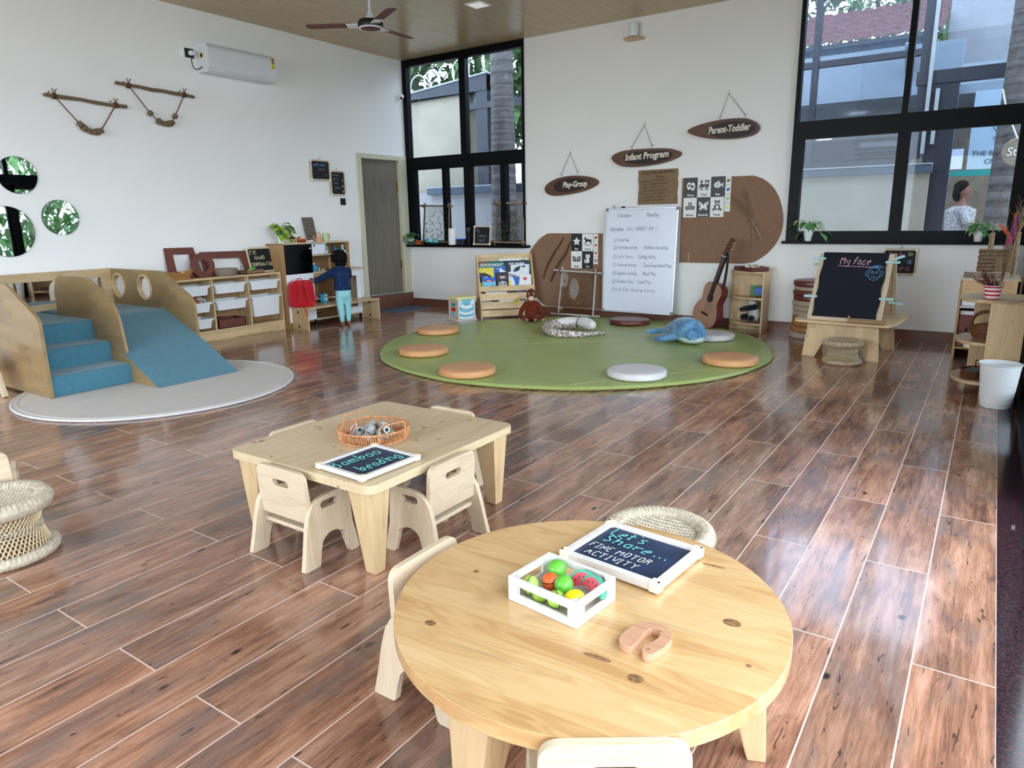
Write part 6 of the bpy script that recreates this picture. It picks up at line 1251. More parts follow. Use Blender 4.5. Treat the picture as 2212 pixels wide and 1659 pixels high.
t = book('picture_book', 'light blue picture book with a red label, lower left', -.175, -.005, .375, .135, .14, 'sky_blue', [('blue', [(-1, .3), (1, .3), (1, 1), (-1, 1)]), ('red', [(-.75, .15), (.7, .15), (.7, .5), (-.75, .5)]), ('book_dark', [(-.9, -.8), (-.4, -.5), (-.2, -.9)]), ('book_dark', [(.2, -.8), (.5, -.4), (.8, -.9)])]); btext(t, 'WHALE', .018, 'book_white', -.0, .088)
t = book('picture_book', 'blue and white picture book behind the panda one', -.06, .04, .42, .13, .225, 'blue', [('book_white', [(-.2, -.9), (1, -.9), (1, .4), (.1, .9)])]); btext(t, 'The', .02, 'book_white', -.02, .19)
t = book('picture_book', 'black picture book with a panda face', -.035, .0, .375, .125, .20, 'book_dark', [('white_fur', el(0, -.55, .7, .4)), ('black_plastic', el(-.3, -.5, .17, .13)), ('black_plastic', el(.3, -.5, .17, .13)), ('brown_paint', [(-.8, .15), (.7, .15), (.7, .6), (-.8, .6)])]); btext(t, 'GENTLE', .018, 'book_white', 0, .135); btext(t, 'GIANTS', .018, 'book_white', 0, .118)
t = book('picture_book', 'white picture book with dark feathers, upper right of the middle tier', .155, .04, .42, .19, .24, 'book_white', [('book_dark', [(-.9, .1), (-.5, .7), (.1, .9), (-.1, .4)]), ('ink', [(.1, .75), (.5, .95), (.6, .7)])])
t = book('picture_book', 'open white booklet titled Patterns with a blue panel', .075, .010, .375, .17, .20, 'book_white', [('yellow', [(-.7, -.9), (-.3, -.9), (-.25, -.2), (-.6, -.05)]), ('blue', [(.3, -.9), (.55, -.9), (.8, .2), (-.1, .4), (.1, .0)]), ('grey_plastic', [(-1, .9), (.9, .1), (.9, .25), (-.9, 1)])]); btext(t, 'Patterns', .028, 'ink', .0, .135)
t = book('picture_book', 'white rounded booklet with a pink flower, far right', .20, -.010, .375, .12, .16, 'white_matte', [('melon_red', el(-.1, .35, .35, .25)), ('book_dark', el(.6, -.7, .12, .1))])
t = book('picture_book', 'black space book lying low in the middle tier', .115, -.035, .27, .17, .09, 'book_dark', [('blue', [(-.2, .1), (.5, .1), (.3, .7), (.0, .75)]), ('book_white', el(-.7, .6, .1, .1))])
t = book('picture_book', 'black and white folded book sticking out of the lowest tier', -.13, -.085, .16, .12, .11, 'book_dark', [('white_fur', el(-.2, .5, .5, .2)), ('red', [(.4, .3), (.9, .3), (.7, .6)])], rz=45)
t = book('picture_book', 'white booklet low in the lowest tier', -.02, -.085, .14, .16, .095, 'book_white', [('ink', el(-.4, .75, .05, .05)), ('grey_plastic', el(.5, .8, .1, .06))])
t = book('picture_book', 'pale blue booklet edge above the lower rail on the left', -.11, -.045, .27, .22, .06, 'book_white', [('ink', [(-1, .8), (1, .8), (1, .9), (-1, .9)])])
st_ = thing('star_rattle', 'yellow plastic star ring hooked on the lower shelf rail', 'toy', (-5.177+.10*ca+.155*sa, 7.488+.10*sa-.155*ca, .205), (0, 0, R(TB)))
ob('ring', MB().prism([[(math.sin(R(36*i))*(.045 if i % 2 == 0 else .03), math.cos(R(36*i))*(.045 if i % 2 == 0 else .03)) for i in range(10)], [(math.sin(R(36*i))*(.030 if i % 2 == 0 else .018), math.cos(R(36*i))*(.030 if i % 2 == 0 else .018)) for i in range(10)][::-1]], XZ, -.006, .006), 'book_yellow', st_, bev=.002)
ob('hook_link', MB().tube([(0, 0, .03), (.02, 0, .05), (.05, 0, .05)], .006, 6), 'chalk_rose', st_, smooth=60)
# activity cube
ak = thing('activity_cube', 'small activity cube table with blue ring pattern side and yellow lid', 'toy', (-5.515, 6.975, 0), R(68)); A_ = .125
for sx in (-1, 1):
    for sy in (-1, 1): ob('corner_post', MB().b2((sx*A_, sy*A_, .02), (sx*(A_-.02), sy*(A_-.02), .27), bev=.002), 'white_wood', ak)
ob('ring_panel', MB().b2((-A_+.015, -A_+.004, .025), (A_-.015, -A_+.012, .265)), 'ring_pattern', ak); ob('bead_panel', MB().b2((-A_+.004, -A_+.015, .025), (-A_+.012, A_-.015, .265)), 'pale_z', ak); ob('side_panel', MB().b2((A_-.012, -A_+.015, .025), (A_-.004, A_-.015, .265)).b2((-A_+.015, A_-.012, .025), (A_-.015, A_-.004, .265)), 'pale_z', ak)
ob('base', MB().b2((-A_-.012, -A_-.012, 0), (A_+.012, A_+.012, .022), bev=.003), 'white_wood', ak); ob('lid', MB().prism([rrect(-A_-.015, -A_-.015, A_+.015, A_+.015, .015)], XY, .27, .30), 'pastel_yellow', ak, bev=.004)
for z_, m_ in ((.20, 'teal'), (.14, 'red'), (.08, 'sky_blue')): ob('spinner', MB().b2((-A_-.002, -.05, z_-.022), (-A_+.008, .05, z_+.022), bev=.004), m_, ak)
for z_ in (.08, .16, .22): ob('track_string', MB().tube([(-.09, -A_+.002, z_), (.09, -A_+.002, z_-.025)], .0018, 5), 'ink_dark', ak)
for x, z_ in ((-.092, .08), (.092, .055), (-.092, .16), (.092, .135), (-.092, .22), (.092, .195)): ob('peg', MB().sph((x, -A_+.001, z_), .005, n=10, m=6), 'black_plastic', ak)
# nature frames made of sticks with clear film
def stick_frame(label, x0, x1, z0, z1, y_, mat, sill, grp=None, tilt=5, leaves=True, seed=1, ov=.05):
    t = thing('stick_frame', label, 'nature frame', ((x0+x1)/2, y_, z0), (R(-tilt), 0, 0), grp); w_, h = (x1-x0)/2, z1-z0; rr = random.Random(seed)
    for nm, a0, a1 in (('stick', (-w_-ov, 0, .035), (w_+ov, 0, .035)), ('stick', (-w_-ov, 0, h-.04), (w_+ov, 0, h-.06)), ('stick', (-w_+.01, .012, 0), (-w_+.03, .012, h)), ('stick', (w_-.01, .012, 0), (w_-.02, .012, h-.01))):
        a0, a1 = Vector(a0), Vector(a1); ob(nm, MB().tube([a0.lerp(a1, k/6)+Vector((rr.uniform(-.003, .003), 0, rr.uniform(-.003, .003))) for k in range(7)], [rr.uniform(.010, .014) for _ in range(7)], 8), mat, t, smooth=60)
    for sx in (-1, 1):
        for z_ in (.035, h-.05): ob('binding', MB().tube([(sx*(w_-.015)+.02*math.cos(a_), -.014 if math.sin(a_*2) < 0 else .02, z_+.02*math.sin(a_)) for a_ in [i*PI/6 for i in range(12)]], .006, 6, closed=True), 'rope', t, smooth=60)
    fm = ob('film', MB().b2((-w_+.02, .0, .035), (w_-.02, .0015, h-.05)), 'plastic_film', t)
    if leaves:
        for k, mt in enumerate(('leaf_dark', 'ink_dark', 'rust')):
            lm = MB()
            for i in range((60, 50, 6)[k]): 
                x = rr.uniform(-w_+.03, w_-.03); z_ = .05+(h-.12)*abs(rr.gauss(0, .42)) % (h-.12)
                leaf(lm, (x, -.002, z_), (rr.uniform(-1, 1), 0, rr.uniform(-1, 1)), (0, -1, 0), rr.uniform(.015, .035), rr.uniform(.008, .016), .05, 3)
            ob('pressed_leaves', lm, mt, t)['kind'] = 'stuff'
    else:
        lm = MB()
        for i in range(14): lm.sph((rr.uniform(-w_+.04, w_-.04), -.002, rr.uniform(.06, h-.08)), (.004, .002, .004), n=6, m=4)
        ob('paint_specks', lm, 'white_matte', t)['kind'] = 'stuff'
    return t
stick_frame('left stick-framed clear panel with pressed leaves on the window sill', -6.90, -6.40, .901, 1.49, YB-.055, 'branch', True, 'stick framed leaf panels on the sill', seed=3); stick_frame('right stick-framed clear panel with pressed leaves, at the end of the sill', -5.62, -5.14, .901, 1.50, YB-.055, 'twig', True, 'stick framed leaf panels on the sill', seed=5, ov=.03)
stick_frame('birch stick frame with clear film standing on the floor', -4.54, -4.02, .012, .64, YB-.20, 'white_bark', False, None, 8, False, 7, ov=.09)
# sill objects
SZ, SY = .9005, YB-.085
plant('potted_plant', 'small dark green plant in a white pot at the left end of the dark sill', -7.08, SY, SZ, .13, ['leaf_dark', 'leaf_green'], 9, 22, pr=.045, ph=.085, lsz=.9)
tp = thing('terracotta_box', 'terracotta planter box with a dark plant on the sill', 'planter', (-6.93, SY, SZ)); ob('box', MB().b2((-.05, -.03, 0), (.05, .03, .06), bev=.003), 'terracotta', tp)
pk_ = thing('toy_bag', 'teal and white crumpled bag on the window sill', 'bag', (-6.68, SY-.005, SZ)); q = MB(); rr = random.Random(6)
for i in range(9): q.sph((rr.uniform(-.12, .12), rr.uniform(-.012, .012), .03+rr.uniform(0, .03)), (.045, .025, .03))
soft('bundle', q, 'teal', pk_, .008, 2); q = MB()
for i in range(5): q.sph((-.08+.045*i, -.02, .045+.012*(i % 2)), (.022, .014, .012))
soft('white_patches', q, 'white_matte', pk_, .006, 1)
gt = thing('leafy_tuft', 'dark green leafy bunch beside the teal bag on the sill', 'plant', (-6.835, SY-.02, SZ)); lm = MB(); rr = random.Random(12)
for i in range(18): a_ = rr.uniform(0, 6.28); leaf(lm, (0, 0, .02), (math.cos(a_), math.sin(a_)*.5, rr.uniform(.1, 1)), (0, 0, 1), .06, .03)
ob('leaves', lm, 'leaf_dark', gt, smooth=60)
ptw = thing('paper_towel_roll', 'white paper towel roll standing on the sill', 'paper roll', (-6.305, SY, SZ)); ob('roll', MB().lathe([(.02, 0), (.058, 0), (.058, .225), (.02, .225)], 32), 'white_matte', ptw, smooth=40); ob('core', MB().lathe([(.018, 0), (.02, .224), (.014, .224), (.014, 0)], 20), 'cardboard', ptw)
wp = thing('wipes_box', 'black clear-lidded box with blue lid on the sill', 'box', (-6.145, SY, SZ)); ob('box', MB().b2((-.065, -.04, 0), (.065, .04, .07), bev=.006), 'book_dark', wp); ob('lid', MB().b2((-.068, -.042, .07), (.068, .042, .085), bev=.006), 'blue', wp)
fl = thing('flask', 'tall black steel flask on the sill', 'bottle', (-6.02, SY, SZ)); ob('body', MB().lathe([(0, 0), (.033, 0), (.034, .17), (.030, .185), (0, .185)], 28), 'black_metal', fl, smooth=40); ob('cap', MB().lathe([(.028, .186), (.029, .23), (.024, .235), (0, .235)], 28), 'black_plastic', fl, smooth=40)
nb_ = board('chalkboard', 'chalkboard reading My nature Art, propped on the window sill', .285, .255, (-5.78, SY-.005, SZ+.128), (R(-6), 0, 0)); chalk(nb_, [('My', -.10, .045, .045, 'chalk_grey', .1, .07), ('nature', -.07, -.02, .04, 'chalk_grey', .1, .15), ('Art', -.05, -.085, .045, 'chalk_grey', .1, .10)])
# small white device on its shelf, high on the wall
sp_ = thing('wall_shelf', 'tiny wooden bracket shelf high on the back wall', 'shelf', (-3.61, YB, 3.19)); ob('board', MB().b2((-.10, -.13, -.012), (.10, 0, .012), bev=.003), 'pine_x', sp_)
dv = thing('speaker', 'white cylindrical device on the tiny high shelf', 'speaker', (-3.615, YB-.075, 3.203)); ob('body', MB().lathe([(0, 0), (.05, 0), (.054, .01), (.054, .14), (.048, .15), (0, .152)], 32), 'white_plastic', dv, smooth=40); ob('base_ring', MB().lathe([(.05, 0), (.055, .002), (.055, .008)], 32), 'grey_plastic', dv)
# guitar
gu = thing('guitar', 'acoustic guitar leaning on the wall left of the corner shelf', 'guitar', (-2.60, 7.64, .035), (R(-8), R(15), R(-30)))
def gbody(t_):   # half width along body length 0..1
    z_ = t_*.50; w_ = .19*math.sin(PI*min(1, (t_/.62)))**.55*(t_ < .36)+0; return w_
gp = [(0, 0), (.10, .004), (.165, .04), (.195, .12), (.18, .20), (.135, .27), (.122, .31), (.135, .37), (.142, .42), (.12, .475), (.07, .50), (0, .505)]
gp = smoothpts([(x, z_, 0) for x, z_ in gp], 2); ol = [(p.x, p.y) for p in gp]+[(-p.x, p.y) for p in reversed(gp)][1:-1]
ob('body', MB().prism([ol], XZ, -.035, .06), 'maroon_vinyl', gu, smooth=35, bev=.003, label='mahogany red sides and back'); ob('soundboard', MB().prism([[(x*.985, z_*.985+.004) for x, z_ in ol], circ(0, .33, .048, 28)[::-1]], XZ, -.039, -.0352), 'guitar_top', gu)
ob('sound_hole', MB().lathe([(0, 0), (.05, 0)], 28, c=(0, -.0357, .33), rot=(R(90), 0, 0)), 'black_plastic', gu); ob('rosette', MB().tube([(.053*math.cos(a_), -.0393, .33+.053*math.sin(a_)) for a_ in [i*PI/16 for i in range(32)]], .0022, 5, closed=True), 'taupe', gu, smooth=60)
ob('pickguard', MB().prism([[(.02, .285), (.075, .30), (.09, .25), (.075, .20), (.04, .19), (.02, .24)]], XZ, -.0405, -.0392), 'taupe', gu); ob('bridge', MB().b2((-.055, -.046, .135), (.055, -.039, .158), bev=.003).b2((-.035, -.049, .150), (.035, -.046, .153)), 'walnut', gu)
nk = ob('neck', MB().b2((-.026, -.046, .38), (.026, -.020, .86), bev=.006), 'walnut', gu); ob('fretboard', MB().b2((-.027, -.050, .345), (.027, -.0462, .86)), 'walnut', nk)
hd_ = ob('headstock', MB().prism([[(-.026, .86), (-.036, .90), (-.036, 1.0), (0, 1.01), (.036, 1.0), (.036, .90), (.026, .86)]], lambda u, v, d: (u, d+(v-.86)*.2, v), -.040, -.024), 'walnut_rim', gu)
for sx in (-1, 1):
    for z_ in (.90, .935, .97): ob('tuning_peg', MB().cyl((sx*.036, -.026, z_), (sx*.052, -.024, z_), .004, n=8).sph((sx*.056, -.023, z_), (.008, .005, .010)), 'chrome', hd_, smooth=50)
sg = MB()
for i in range(6): sg.tube([(-.018+.0072*i, -.050, .152), (-.018+.0072*i, -.0525, .86)], .0007, 4)
ob('strings', sg, 'chrome', gu); ob('capo', MB().b2((-.034, -.058, .80), (.034, -.014, .815), bev=.003), 'chrome', gu)
ob('strap', MB().tube(smoothpts([(.03, -.03, .84), (.05, .0, .70), (.07, .04, .45), (.03, .075, .10)], 2), .014, 8), 'black_plastic', gu, smooth=60)
# corner shelf with tray, cards and panda
def corner_shelf(label, loc, rot, w_, d_, h, levels, mat='beech'):
    """side panel at x=0 (right), back panel at y=0, shelves quarter round towards -x,-y"""
    t = thing('corner_shelf', label, 'shelf', loc, rot); ob('side_panel', MB().b2((-.018, -d_, 0), (0, 0, h), bev=.002), mat+'_z', t); ob('back_panel', MB().b2((-w_, -.016, 0), (-.018, 0, h), bev=.002), mat+'_z', t)
    for z_ in levels: ob('shelf', MB().prism([[(-.018, -.016), (-.018, -d_)]+[(-.018-(w_-.018)*math.sin(R(a_)), -.016-(d_-.016)*math.cos(R(a_))) for a_ in range(8, 91, 8)]+[(-w_, -.016)]], XY, z_-.022, z_), mat+'_x', t, bev=.003)
    return t
corner_shelf('quarter-round corner shelf beside the guitar', (-1.955, YB-.022, 0), 0, .42, .26, .655, (.655, .375, .100))
ct = thing('craft_tray', 'maroon wooden tray of shells on top of the corner shelf', 'tray', (-2.13, YB-.165, .656), R(-38)); TW, TD = .15, .11
ob('base', MB().b2((-TW, -TD, 0), (TW, TD, .008)), 'maroon_vinyl', ct)
for s_ in (-1, 1): ob('side', MB().b2((s_*TW, -TD, 0), (s_*(TW-.01), TD, .045)), 'maroon_vinyl', ct); ob('side', MB().prism([rect(-TW, 0, TW, .045), rrect(-.035, .015, .035, .032, .008)[::-1]], lambda u, v, d, s_=s_: (u, s_*(TD-.005)+d, v), -.005, .005), 'maroon_vinyl', ct)
for i, (x, y_, sx, m_) in enumerate(((-.03, 0, 1, 'zebra'), (.05, .02, 1.2, 'zebra'), (.0, -.05, .8, 'white_matte'), (.08, -.04, .7, 'pastel_yellow'), (-.08, .03, .6, 'mint'))):
    o = ob('shell', MB().sph((0, 0, 0), (.038*sx, .024*sx, .024*sx), n=14, f=lambda v: Vector((v.x, v.y*(1-.35*v.x), v.z*(1-.35*v.x)))), m_, None, smooth=60, loc=(-2.13+x*.79+y_*.62, YB-.165-x*.62+y_*.79, .695)); tag(o, ('striped shell in the middle of the maroon tray', 'largest striped shell in the maroon tray', 'white shell at the front of the maroon tray', 'pale yellow piece in the maroon tray', 'mint piece in the maroon tray')[i], 'shell', 'shells and pieces in the maroon tray')
for i, (x, z_, m_, dy) in enumerate(((.0, 0, 'sky_blue', 0), (-.025, .02, 'leaf_green', -.02), (.03, .0, 'blue', -.045), (-.045, .0, 'leaf_pale', .01), (.015, .03, 'toy_blue', .02))):
    o = ob('toy_booklet', MB().box((0, 0, .06), (.13-.01*i, .010, .11-.012*(i == 2)*3), rot=(R(-8), R(3*i-6), 0), bev=.002), m_, None, loc=(-2.045+x, YB-.13+dy*1.3, .382+z_*0)); tag(o, ('pale blue', 'dark green', 'bright blue', 'light green', 'mid blue')[i]+' cloth booklet in the pile on the middle corner shelf', 'book', 'cloth booklets on the corner shelf')
# ================================================================== right end of the room
ez = thing('easel', 'low wooden double easel table with black paper reading My face', 'easel', (-.985, 6.935, 0), R(-4)); FY = .345
for s_ in (-1, 1):
    leg = [(-.285, .31), (.285, .31), (.315, 0), (.205, 0), (.13, .165), (-.13, .165), (-.205, 0), (-.315, 0)]
    ob('leg_panel', MB().prism([leg], lambda u, v, d, s_=s_: (u, s_*(FY-.02+(.31-v)*.06)+d, v), -.009, .009), 'beech_z', ez, bev=.002)
ob('tray_board', MB().prism([roundpoly([(-.38, -.44), (.38, -.44), (.41, -.25), (.41, .44), (-.41, .44), (-.41, -.25)], [.05, .05, .05, .04, .04, .05], 4)], XY, .31, .33), 'beech_x', ez, bev=.004)
tilt = math.atan2(.27, .55)
for s_ in (-1, 1):
    fr = lambda u, v, d, s_=s_: (u, s_*(.33-.27*v/.55)+d*s_, .33+v)
    for sx in (-1, 1): ob('stile', MB().prism([rect(sx*.30, 0, sx*.265, .565) if sx > 0 else rect(-.30, 0, -.265, .565)], fr, -.01, .01), 'pale_z', ez, bev=.003)
    ob('rail', MB().prism([rect(-.265, 0, .265, .035)], fr, -.009, .009), 'pale_x', ez); ob('rail', MB().prism([rect(-.265, .53, .265, .565)], fr, -.009, .009), 'pale_x', ez)
    ob('backing_board', MB().prism([rect(-.265, .035, .265, .53)], fr, -.004, .002), 'pale_x', ez)
pf = lambda u, v, d: (u, -(.33-.27*v/.55)-.0115-d, .33+v); rr = random.Random(4)
wav = [(-.262+.006*math.sin(i*1.1), .03+.545*i/16) for i in range(17)]
paper = thing('drawing_paper', 'black paper with My face chalked on it, clipped on the easel', 'paper', (-.985, 6.935, 0), R(-4))
ob('sheet', MB().prism([[(-x-.004, z_) for x, z_ in wav]+[(x, z_) for x, z_ in reversed(wav)]], pf, 0, .0015), 'black_paper', paper)
nv = Vector((0, -.27/.55, 0)); Up = Vector((0, .27, .55)).normalized(); Rt = Vector((1, 0, 0)); O_ = lambda u, v: Vector(pf(u, v, .0025))
tx = MB(); write(tx, 'My face', O_(-.115, .475), Rt, Up, .07, .255, .08); tx.ribbon([O_(-.13, .462), O_(.14, .455)], .004, Rt.cross(Up)); ob('lettering', tx, 'chalk_pink', paper)
fx, fz = .175, .40; tx = MB(); nn = Rt.cross(Up)
def cr2(cx_, cz_, r_, ry=None, a0=0, a1=360): return [O_(cx_+r_*math.cos(R(a0+(a1-a0)*i/22)), cz_+(ry or r_)*math.sin(R(a0+(a1-a0)*i/22))) for i in range(23)]
for pl in (cr2(fx, fz, .047, .052), cr2(fx-.018, fz+.015, .007, .008), cr2(fx+.018, fz+.015, .007, .008), cr2(fx, fz-.012, .022, .018, 200, 340), cr2(fx+.056, fz+.004, .012, .02, -110, 110), cr2(fx-.056, fz+.004, .012, .02, 70, 290), [O_(fx, fz+.008), O_(fx-.004, fz-.004), O_(fx+.004, fz-.004)], cr2(fx, fz+.045, .05, .018, 10, 175), cr2(fx+.015, fz+.05, .05, .02, 5, 120), cr2(fx-.01, fz+.035, .045, .022, 30, 170)): tx.ribbon(pl, .0035, nn)
ob('face_drawing', tx, 'chalk_blue', paper)
def clip(label, x, y_, z_, rz, ry=0):
    t = thing('clothes_clip', label, 'clip', (x, y_, z_), (0, R(ry), R(rz)), 'pale mint clips holding paper on the easel')
    for s_ in (-1, 1): ob('arm', MB().prism([[(-.05, s_*.004), (.01, s_*.006), (.06, s_*.018), (.06, s_*.012), (.01, s_*.001), (-.05, s_*.0005)]], lambda u, v, d: (u, v, d), -.010, .010), 'mint', t, bev=.0015)
    ob('spring', MB().tube([(.006*math.cos(a_), .006*math.sin(a_), -.012+.024*i/36) for i, a_ in enumerate([k*PI/6 for k in range(37)])], .0015, 5), 'chrome', t, smooth=60); return t
ca4, sa4 = math.cos(R(-4)), math.sin(R(-4))
def ezp(u, v, dy=0): p = Vector(fr_front(u, v, dy)); return (-.985+p.x*ca4-p.y*sa4, 6.935+p.x*sa4+p.y*ca4, p.z)
fr_front = lambda u, v, d: (u, -(.33-.27*v/.55)-d, .33+v)
for lab, u, v, rz in (('upper left clip on the front of the easel', -.295, .52, 180), ('lower left clip on the front of the easel', -.30, .195, 180), ('clip at the top right corner of the easel paper', .295, .50, 0), ('lower right clip on the front of the easel', .30, .20, 0)):
    p = ezp(u, v, .004); clip(lab, p[0], p[1]-.012, p[2], rz)
p = ezp(.30, .10, -.30); clip('right clip hanging on the back side of the easel', p[0]+.03, p[1], p[2]+.04, 10, 8); p = ezp(-.30, .46, -.15); clip('left clip on the back side of the easel', p[0]-.02, p[1], p[2], 185); p = ezp(.30, .53, -.03); clip('clip standing upright at the top right of the easel', p[0]+.02, p[1]-.01, p[2]+.0, 25, -20)
ptr = thing('crayon_tray', 'small wooden crayon tray with curled handles on the easel ledge', 'tray', (-.815, 6.535, .3315), R(-4)); ob('tray_body', MB().b2((-.135, -.035, 0), (.135, .035, .006)).b2((-.135, -.035, 0), (.135, -.029, .028)).b2((-.135, .029, 0), (.135, .035, .028)), 'oak_x', ptr)
for sx in (-1, 1): ob('handle', MB().tube(smoothpts([(sx*.135, -.03, .01), (sx*.14, -.02, .05), (sx*.14, .02, .05), (sx*.135, .03, .01)], 2), .007, 8), 'oak_x', ptr, smooth=60)
for i, (m_, y_) in enumerate((('white_matte', -.018), ('sky_blue', -.006), ('book_yellow', .006), ('ink', .018))): tag(ob('chalk_stick', MB().cyl((-.09+.02*i, 0, 0), (.02+.02*i, 0, .003), .0055, n=10), m_, None, smooth=40, loc=(-.815, 6.535+y_, .3445)), ('white', 'light blue', 'yellow', 'dark blue')[i]+' chalk stick in the crayon tray', 'chalk', 'chalk sticks in the crayon tray')
aa = board('chalkboard', 'chalkboard reading Art Area on the wall behind the easel', .305, .255, (-.745, YB-.015, .77), (0, 0, 0), hook=True)
chalk(aa, [('Art', -.115, .035, .07, 'chalk_rose', .09, .14), ('Area', -.095, -.085, .06, 'chalk_rose', .09, .20)])
fo = MB()
for i in range(5): a_ = R(72*i); fo.ribbon([(.09+.012*math.cos(a_)+.011*math.cos(q_), -.0075, .0+.012*math.sin(a_)+.011*math.sin(q_)) for q_ in [k*PI/5 for k in range(11)]], .002, (0, -1, 0))
ob('flower_drawing', fo, 'chalk_blue', aa); fo = MB()
for i in range(9): a_ = R(40*i); fo.ribbon([(.09, -.0075, .075), (.09+.024*math.cos(a_), -.0075, .075+.018*math.sin(a_))], .008, (0, -1, 0))
ob('flower_drawing', fo, 'leaf_pale', aa)
# plants on the right sill
ZS = .9685
plant('potted_plant', 'trailing green plant in a white pot at the left of the right window sill', -1.605, YB-.035, ZS, .17, ['leaf_green', 'leaf_pale', 'leaf_green'], 21, 15, pr=.052, ph=.11, trail=.5, lsz=1.25, spread=1.1, up0=.3)
plant('potted_plant', 'leafy green plant in a white pot at the right end of the window sill', -.12, YB-.035, ZS, .12, ['leaf_green', 'leaf_pale', 'leaf_green'], 23, 24, pr=.05, ph=.10, trail=.4, lsz=1.1)
# storage crates, cardboard note, vases and twigs in the far right corner
cb = thing('corner_cabinet', 'low cabinet of knotty wood panels in the far right corner', 'cabinet', (.0, 7.25, 0))
ob('side_panel', MB().b2((-.19, -.25, .0), (-.172, .25, .68), bev=.002), 'oak_z', cb); ob('front_panel', MB().b2((-.172, -.25, .56), (.22, -.235, .68)), 'pine_knotty_y', cb); ob('top_board', MB().b2((-.19, -.25, .68), (.22, .25, .70), bev=.002), 'pale_x', cb)
ob('shelf', MB().b2((-.172, -.25, .10), (.22, .25, .115)), 'oak_x', cb); ob('shelf', MB().b2((-.172, -.25, .45), (.22, .25, .465)), 'white_wood', cb); ob('back_panel', MB().b2((-.172, .24, .0), (.22, .25, .68)), 'oak_z', cb); ob('side_panel', MB().b2((.205, -.25, .0), (.22, .25, .68)), 'pine_z', cb)
for i, (y_, z_, m_, h) in enumerate(((7.045, .117, 'maroon_vinyl', .27), (7.075, .117, 'book_white', .30), (7.11, .117, 'brown_board', .28), (7.05, .467, 'book_white', .08), (7.09, .467, 'book_dark', .07))): tag(ob('book', MB().b2((-.165, -.012, 0), (.02, .012, h), bev=.002), m_, None, loc=(.0, y_, z_)), ('maroon book standing low in the corner cabinet', 'white book between maroon and brown ones in the corner cabinet', 'brown book standing low in the corner cabinet', 'small white box on the upper shelf of the corner cabinet', 'small black box on the upper shelf of the corner cabinet')[i], 'book', 'books in the far corner cabinet')
jar('spice_jar', 'glass jar with a black lid in the corner cabinet', 'cream_plastic', -.08, 7.02, .117, .035, .16, 'black_plastic', None, 'jar', .95)
for i, (x, y_, r_, nm) in enumerate(((-.10, 7.10, .075, 'left round log slice on the corner cabinet'), (.06, 7.10, .085, 'right round log slice behind the striped bucket'))):
    t = thing('log_slice', nm, 'log slice', (x, y_, .7005), i, 'log slices on the corner cabinet'); ob('wood', MB().lathe([(0, 0), (r_, 0), (r_, .04), (r_*.97, .045), (0, .045)], 28), 'bark', t, smooth=30); ob('cut_face', MB().lathe([(0, .0455), (r_*.9, .0455)], 28), 'pale_x', t)
cn = thing('cardboard_sign', 'torn cardboard note propped in the far right corner', 'sign', (.03, 7.24, .702), (R(-10), 0, R(-4))); ob('sheet', MB().prism([[(x, z_+.115) for x, z_ in torn(.25, .23, 9)]], XZ, -.004, .002), 'cardboard', cn); tx = MB()
for i, l in enumerate(('Build fine control', 'write the with dots', 'Rule making', 'by cognitive', 'Colour path', 'and assessment')): write(tx, l, (-.115, -.005, .195-.032*i), (1, 0, .03), (0, 0, 1), .021, .20 if i < 2 else .12, .12)
ob('lettering', tx, 'ink_dark', cn)
VG = 'bamboo tube vases behind the cardboard note'
for i, (x, r_, h, nm) in enumerate(((-.015, .020, .36, 'left tall bamboo tube vase, holding a zigzag bark strip'), (.115, .018, .33, 'middle bamboo tube vase with feathers'), (.165, .022, .37, 'right bamboo tube vase with dry palm leaves'))):
    t = thing('bamboo_vase', nm, 'vase', (x, 7.40, .7005), 0, VG); ob('tube', MB().lathe([(0, 0), (r_, 0), (r_*1.0, h), (r_*.8, h), (r_*.8, .01), (0, .01)], 20), 'dried_beige', t, smooth=30)
zz = MB(); zz.tube([(.012*(1 if i % 2 else -1), 0, .022*i) for i in range(20)], [.006]*19+[.002], 5); tag(ob('bark_strip', zz, 'twig', None, smooth=0, loc=(-.015, 7.40, 1.04), rot=(0, R(3), 0)), 'zigzag bark strip standing in the left bamboo vase', 'decoration')
FGp = 'coloured feathers in the bamboo vases'
for i, (dx, dz, ln, m_, lab) in enumerate(((-.9, 1, .14, 'feather_orange', 'orange feather leaning left'), (.1, 1, .16, 'purple', 'purple feather standing in the middle'), (-.35, -.6, .10, 'magenta', 'pink feather drooping low'), (-.1, 1, .20, 'feather_orange', 'orange feather behind the purple one'))):
    lm = MB(); d = Vector((dx, -.15, dz)).normalized()
    for k in range(22): f_ = k/22; side = 1 if k % 2 else -1; pd_ = d*ln*f_; leaf(lm, pd_, (d*.8+Vector((side*d.z, 0, -side*d.x))*.6), (0, -1, 0), .035*(1-.5*f_), .008, .1, 3)
    lm.tube([(0, 0, 0), d*ln], .0015, 5); tag(ob('feather', lm, m_, None, smooth=60, loc=(.115+.01*i, 7.385, 1.03)), lab, 'feather', FGp)
